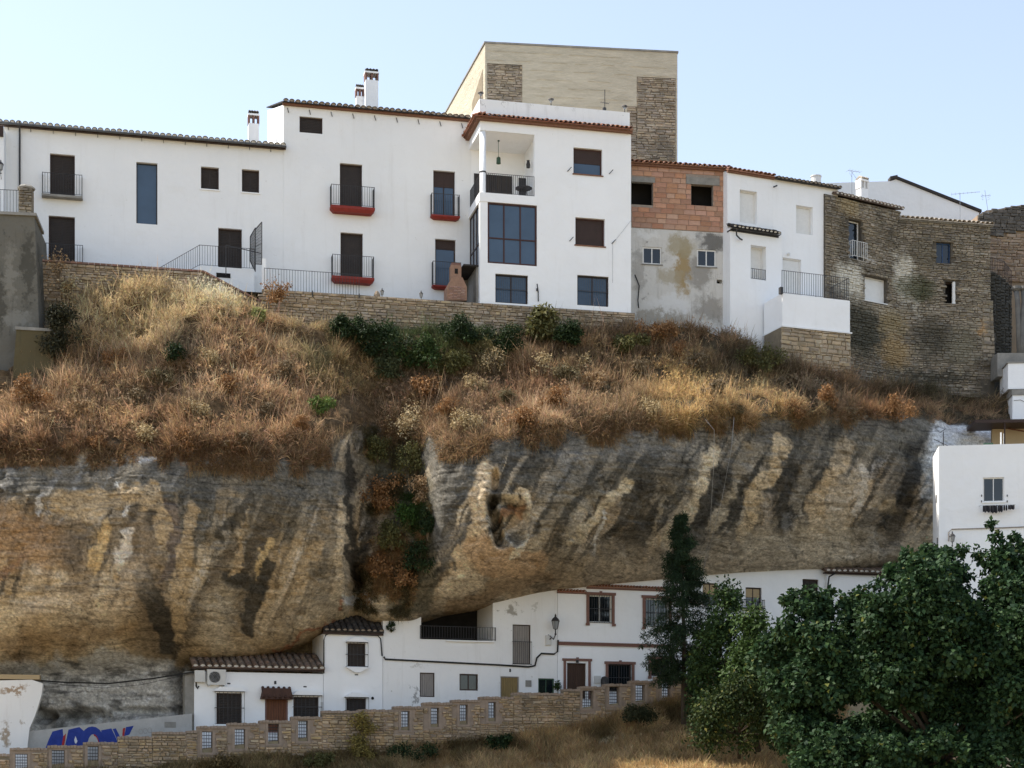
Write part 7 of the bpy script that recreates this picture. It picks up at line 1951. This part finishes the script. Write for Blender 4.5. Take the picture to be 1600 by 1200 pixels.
# dry shrubs that nothing tells apart: five grown, the rest copies sharing their meshes
rngs = np.random.default_rng(5); protos = []
LOOKS = ['straw coloured', 'rust coloured', 'grey brown', 'olive brown', 'pale yellow', 'red brown']; used_labels = set()
ZONES = [(110, 'below the concrete buttress'), (250, 'below the slit window of the long house'), (345, 'below the stair landing'), (430, 'below the bend of the stone wall'), (560, 'below the iron railing'), (720, 'beside the gully'), (850, 'below the left part of the corner house'), (975, 'below the right part of the corner house'), (1070, 'below the left half of the brick house'), (1140, 'below the right half of the brick house'), (1225, 'below the white house with the canopy'), (1700, 'below the terrace')]
def shrub_label(i, x, y):
    zone = [t for q, t in ZONES if x < q][0]; hgt = 'upper slope' if y < 595 else 'mid slope' if y < 645 else 'rock lip'
    return f'{LOOKS[i]} dry shrub on the {hgt} {zone}'
SPOTS = [(130, 640), (180, 560), (215, 620), (250, 590), (310, 640), (355, 600), (390, 560), (420, 640), (450, 580), (470, 660), (150, 690), (60, 660), (330, 560), (230, 680), (290, 690), (380, 690), (700, 640), (735, 665), (790, 620), (820, 660), (870, 630), (930, 600), (960, 650), (1000, 580), (1020, 640), (1090, 570), (1120, 610), (1150, 640), (1215, 600), (1240, 640), (1290, 620), (1330, 650), (885, 590), (745, 600), (665, 610), (1060, 550)]
for i, (x, y) in enumerate(SPOTS):
    if i < 6:
        t = bush('dry_shrub', shrub_label(i, x, y), x, y, cliff_y(x, y + 12), 22, 15, 75, .085, [DRY, RST, [(.2, .15, .09), (.26, .2, .12), (.14, .1, .06), (.34, .28, .18)], [(.14, .115, .06), (.19, .155, .08), (.1, .08, .045), (.26, .2, .11)], PAL2, RST][i], 20, seed=900 + i, group='dry shrubs on the slope'); protos.append(t); used_labels.add(t['label'])
    else:
        o6 = [int(v) for v in rngs.permutation(6)]; pick = ([v for v in o6 if shrub_label(v, x, y) not in used_labels] or o6)[0]
        q_ = protos[pick]; t = q_.copy(); COL.objects.link(t); t['label'] = shrub_label(pick, x, y); used_labels.add(t['label'])
        for ch in q_.children:
            c2_ = ch.copy(); COL.objects.link(c2_); c2_.parent = t
        Y_ = cliff_y(x, y + 12); t.location = P(x, y + 12, Y_ + .1); t.rotation_euler = (0, 0, rngs.uniform(-.9, .9)); s2_ = rngs.uniform(.7, 1.35); t.scale = (s2_, s2_, s2_ * rngs.uniform(.8, 1.2))
for (nm, lab, x, y, Y, rx, ry, n, sz, cols, nb) in (
 ('overhanging_shrub', 'golden shrub spilling over the parapet below the narrow cave house', 568, 1150, par_y(568) - .25, 20, 46, 120, .10, [(.24, .19, .055), (.30, .24, .075), (.17, .14, .045), (.36, .28, .12)], 22),
 ('bank_shrub', 'dark shrub at the parapet foot left of the golden shrub', 490, 1192, par_y(490) - .6, 40, 14, 130, .11, OLV, 12),
 ('bank_shrub', 'dark green bush at the parapet foot right of the golden shrub', 640, 1180, par_y(640) - .6, 46, 18, 170, .11, DKG, 16),
 ('bank_shrub', 'dark green bush at the parapet foot below the ochre door', 775, 1160, par_y(775) - .6, 30, 12, 140, .11, DKG, 11),
 ('bank_shrub', 'dark scrub before the parapet left of the conifer', 1000, 1118, par_y(1000) - .7, 46, 18, 150, .11, [(.05, .055, .025), (.07, .07, .035), (.035, .04, .02), (.14, .12, .06)], 16),
 ('bank_shrub', 'brown dry bush at the left foot of the parapet', 350, 1192, par_y(350) - .6, 34, 14, 130, .10, [(.15, .11, .05), (.2, .14, .06), (.1, .075, .035), (.28, .2, .1)], 12),
 ('window_plant', 'small green potted plant by the green framed cave house window', 872, 1072, low_y(870) - .35, 7, 9, 70, .08, GRN, 6),
 ('wall_plant', 'tuft of green growing at the left top of the old cave house wall', 611, 978, low_y(611) - .1, 8, 7, 60, .08, DKG, 5),
):
    bush(nm, lab, x, y, Y, rx, ry, n, sz, cols, nb, seed=int(x * 2 + y))
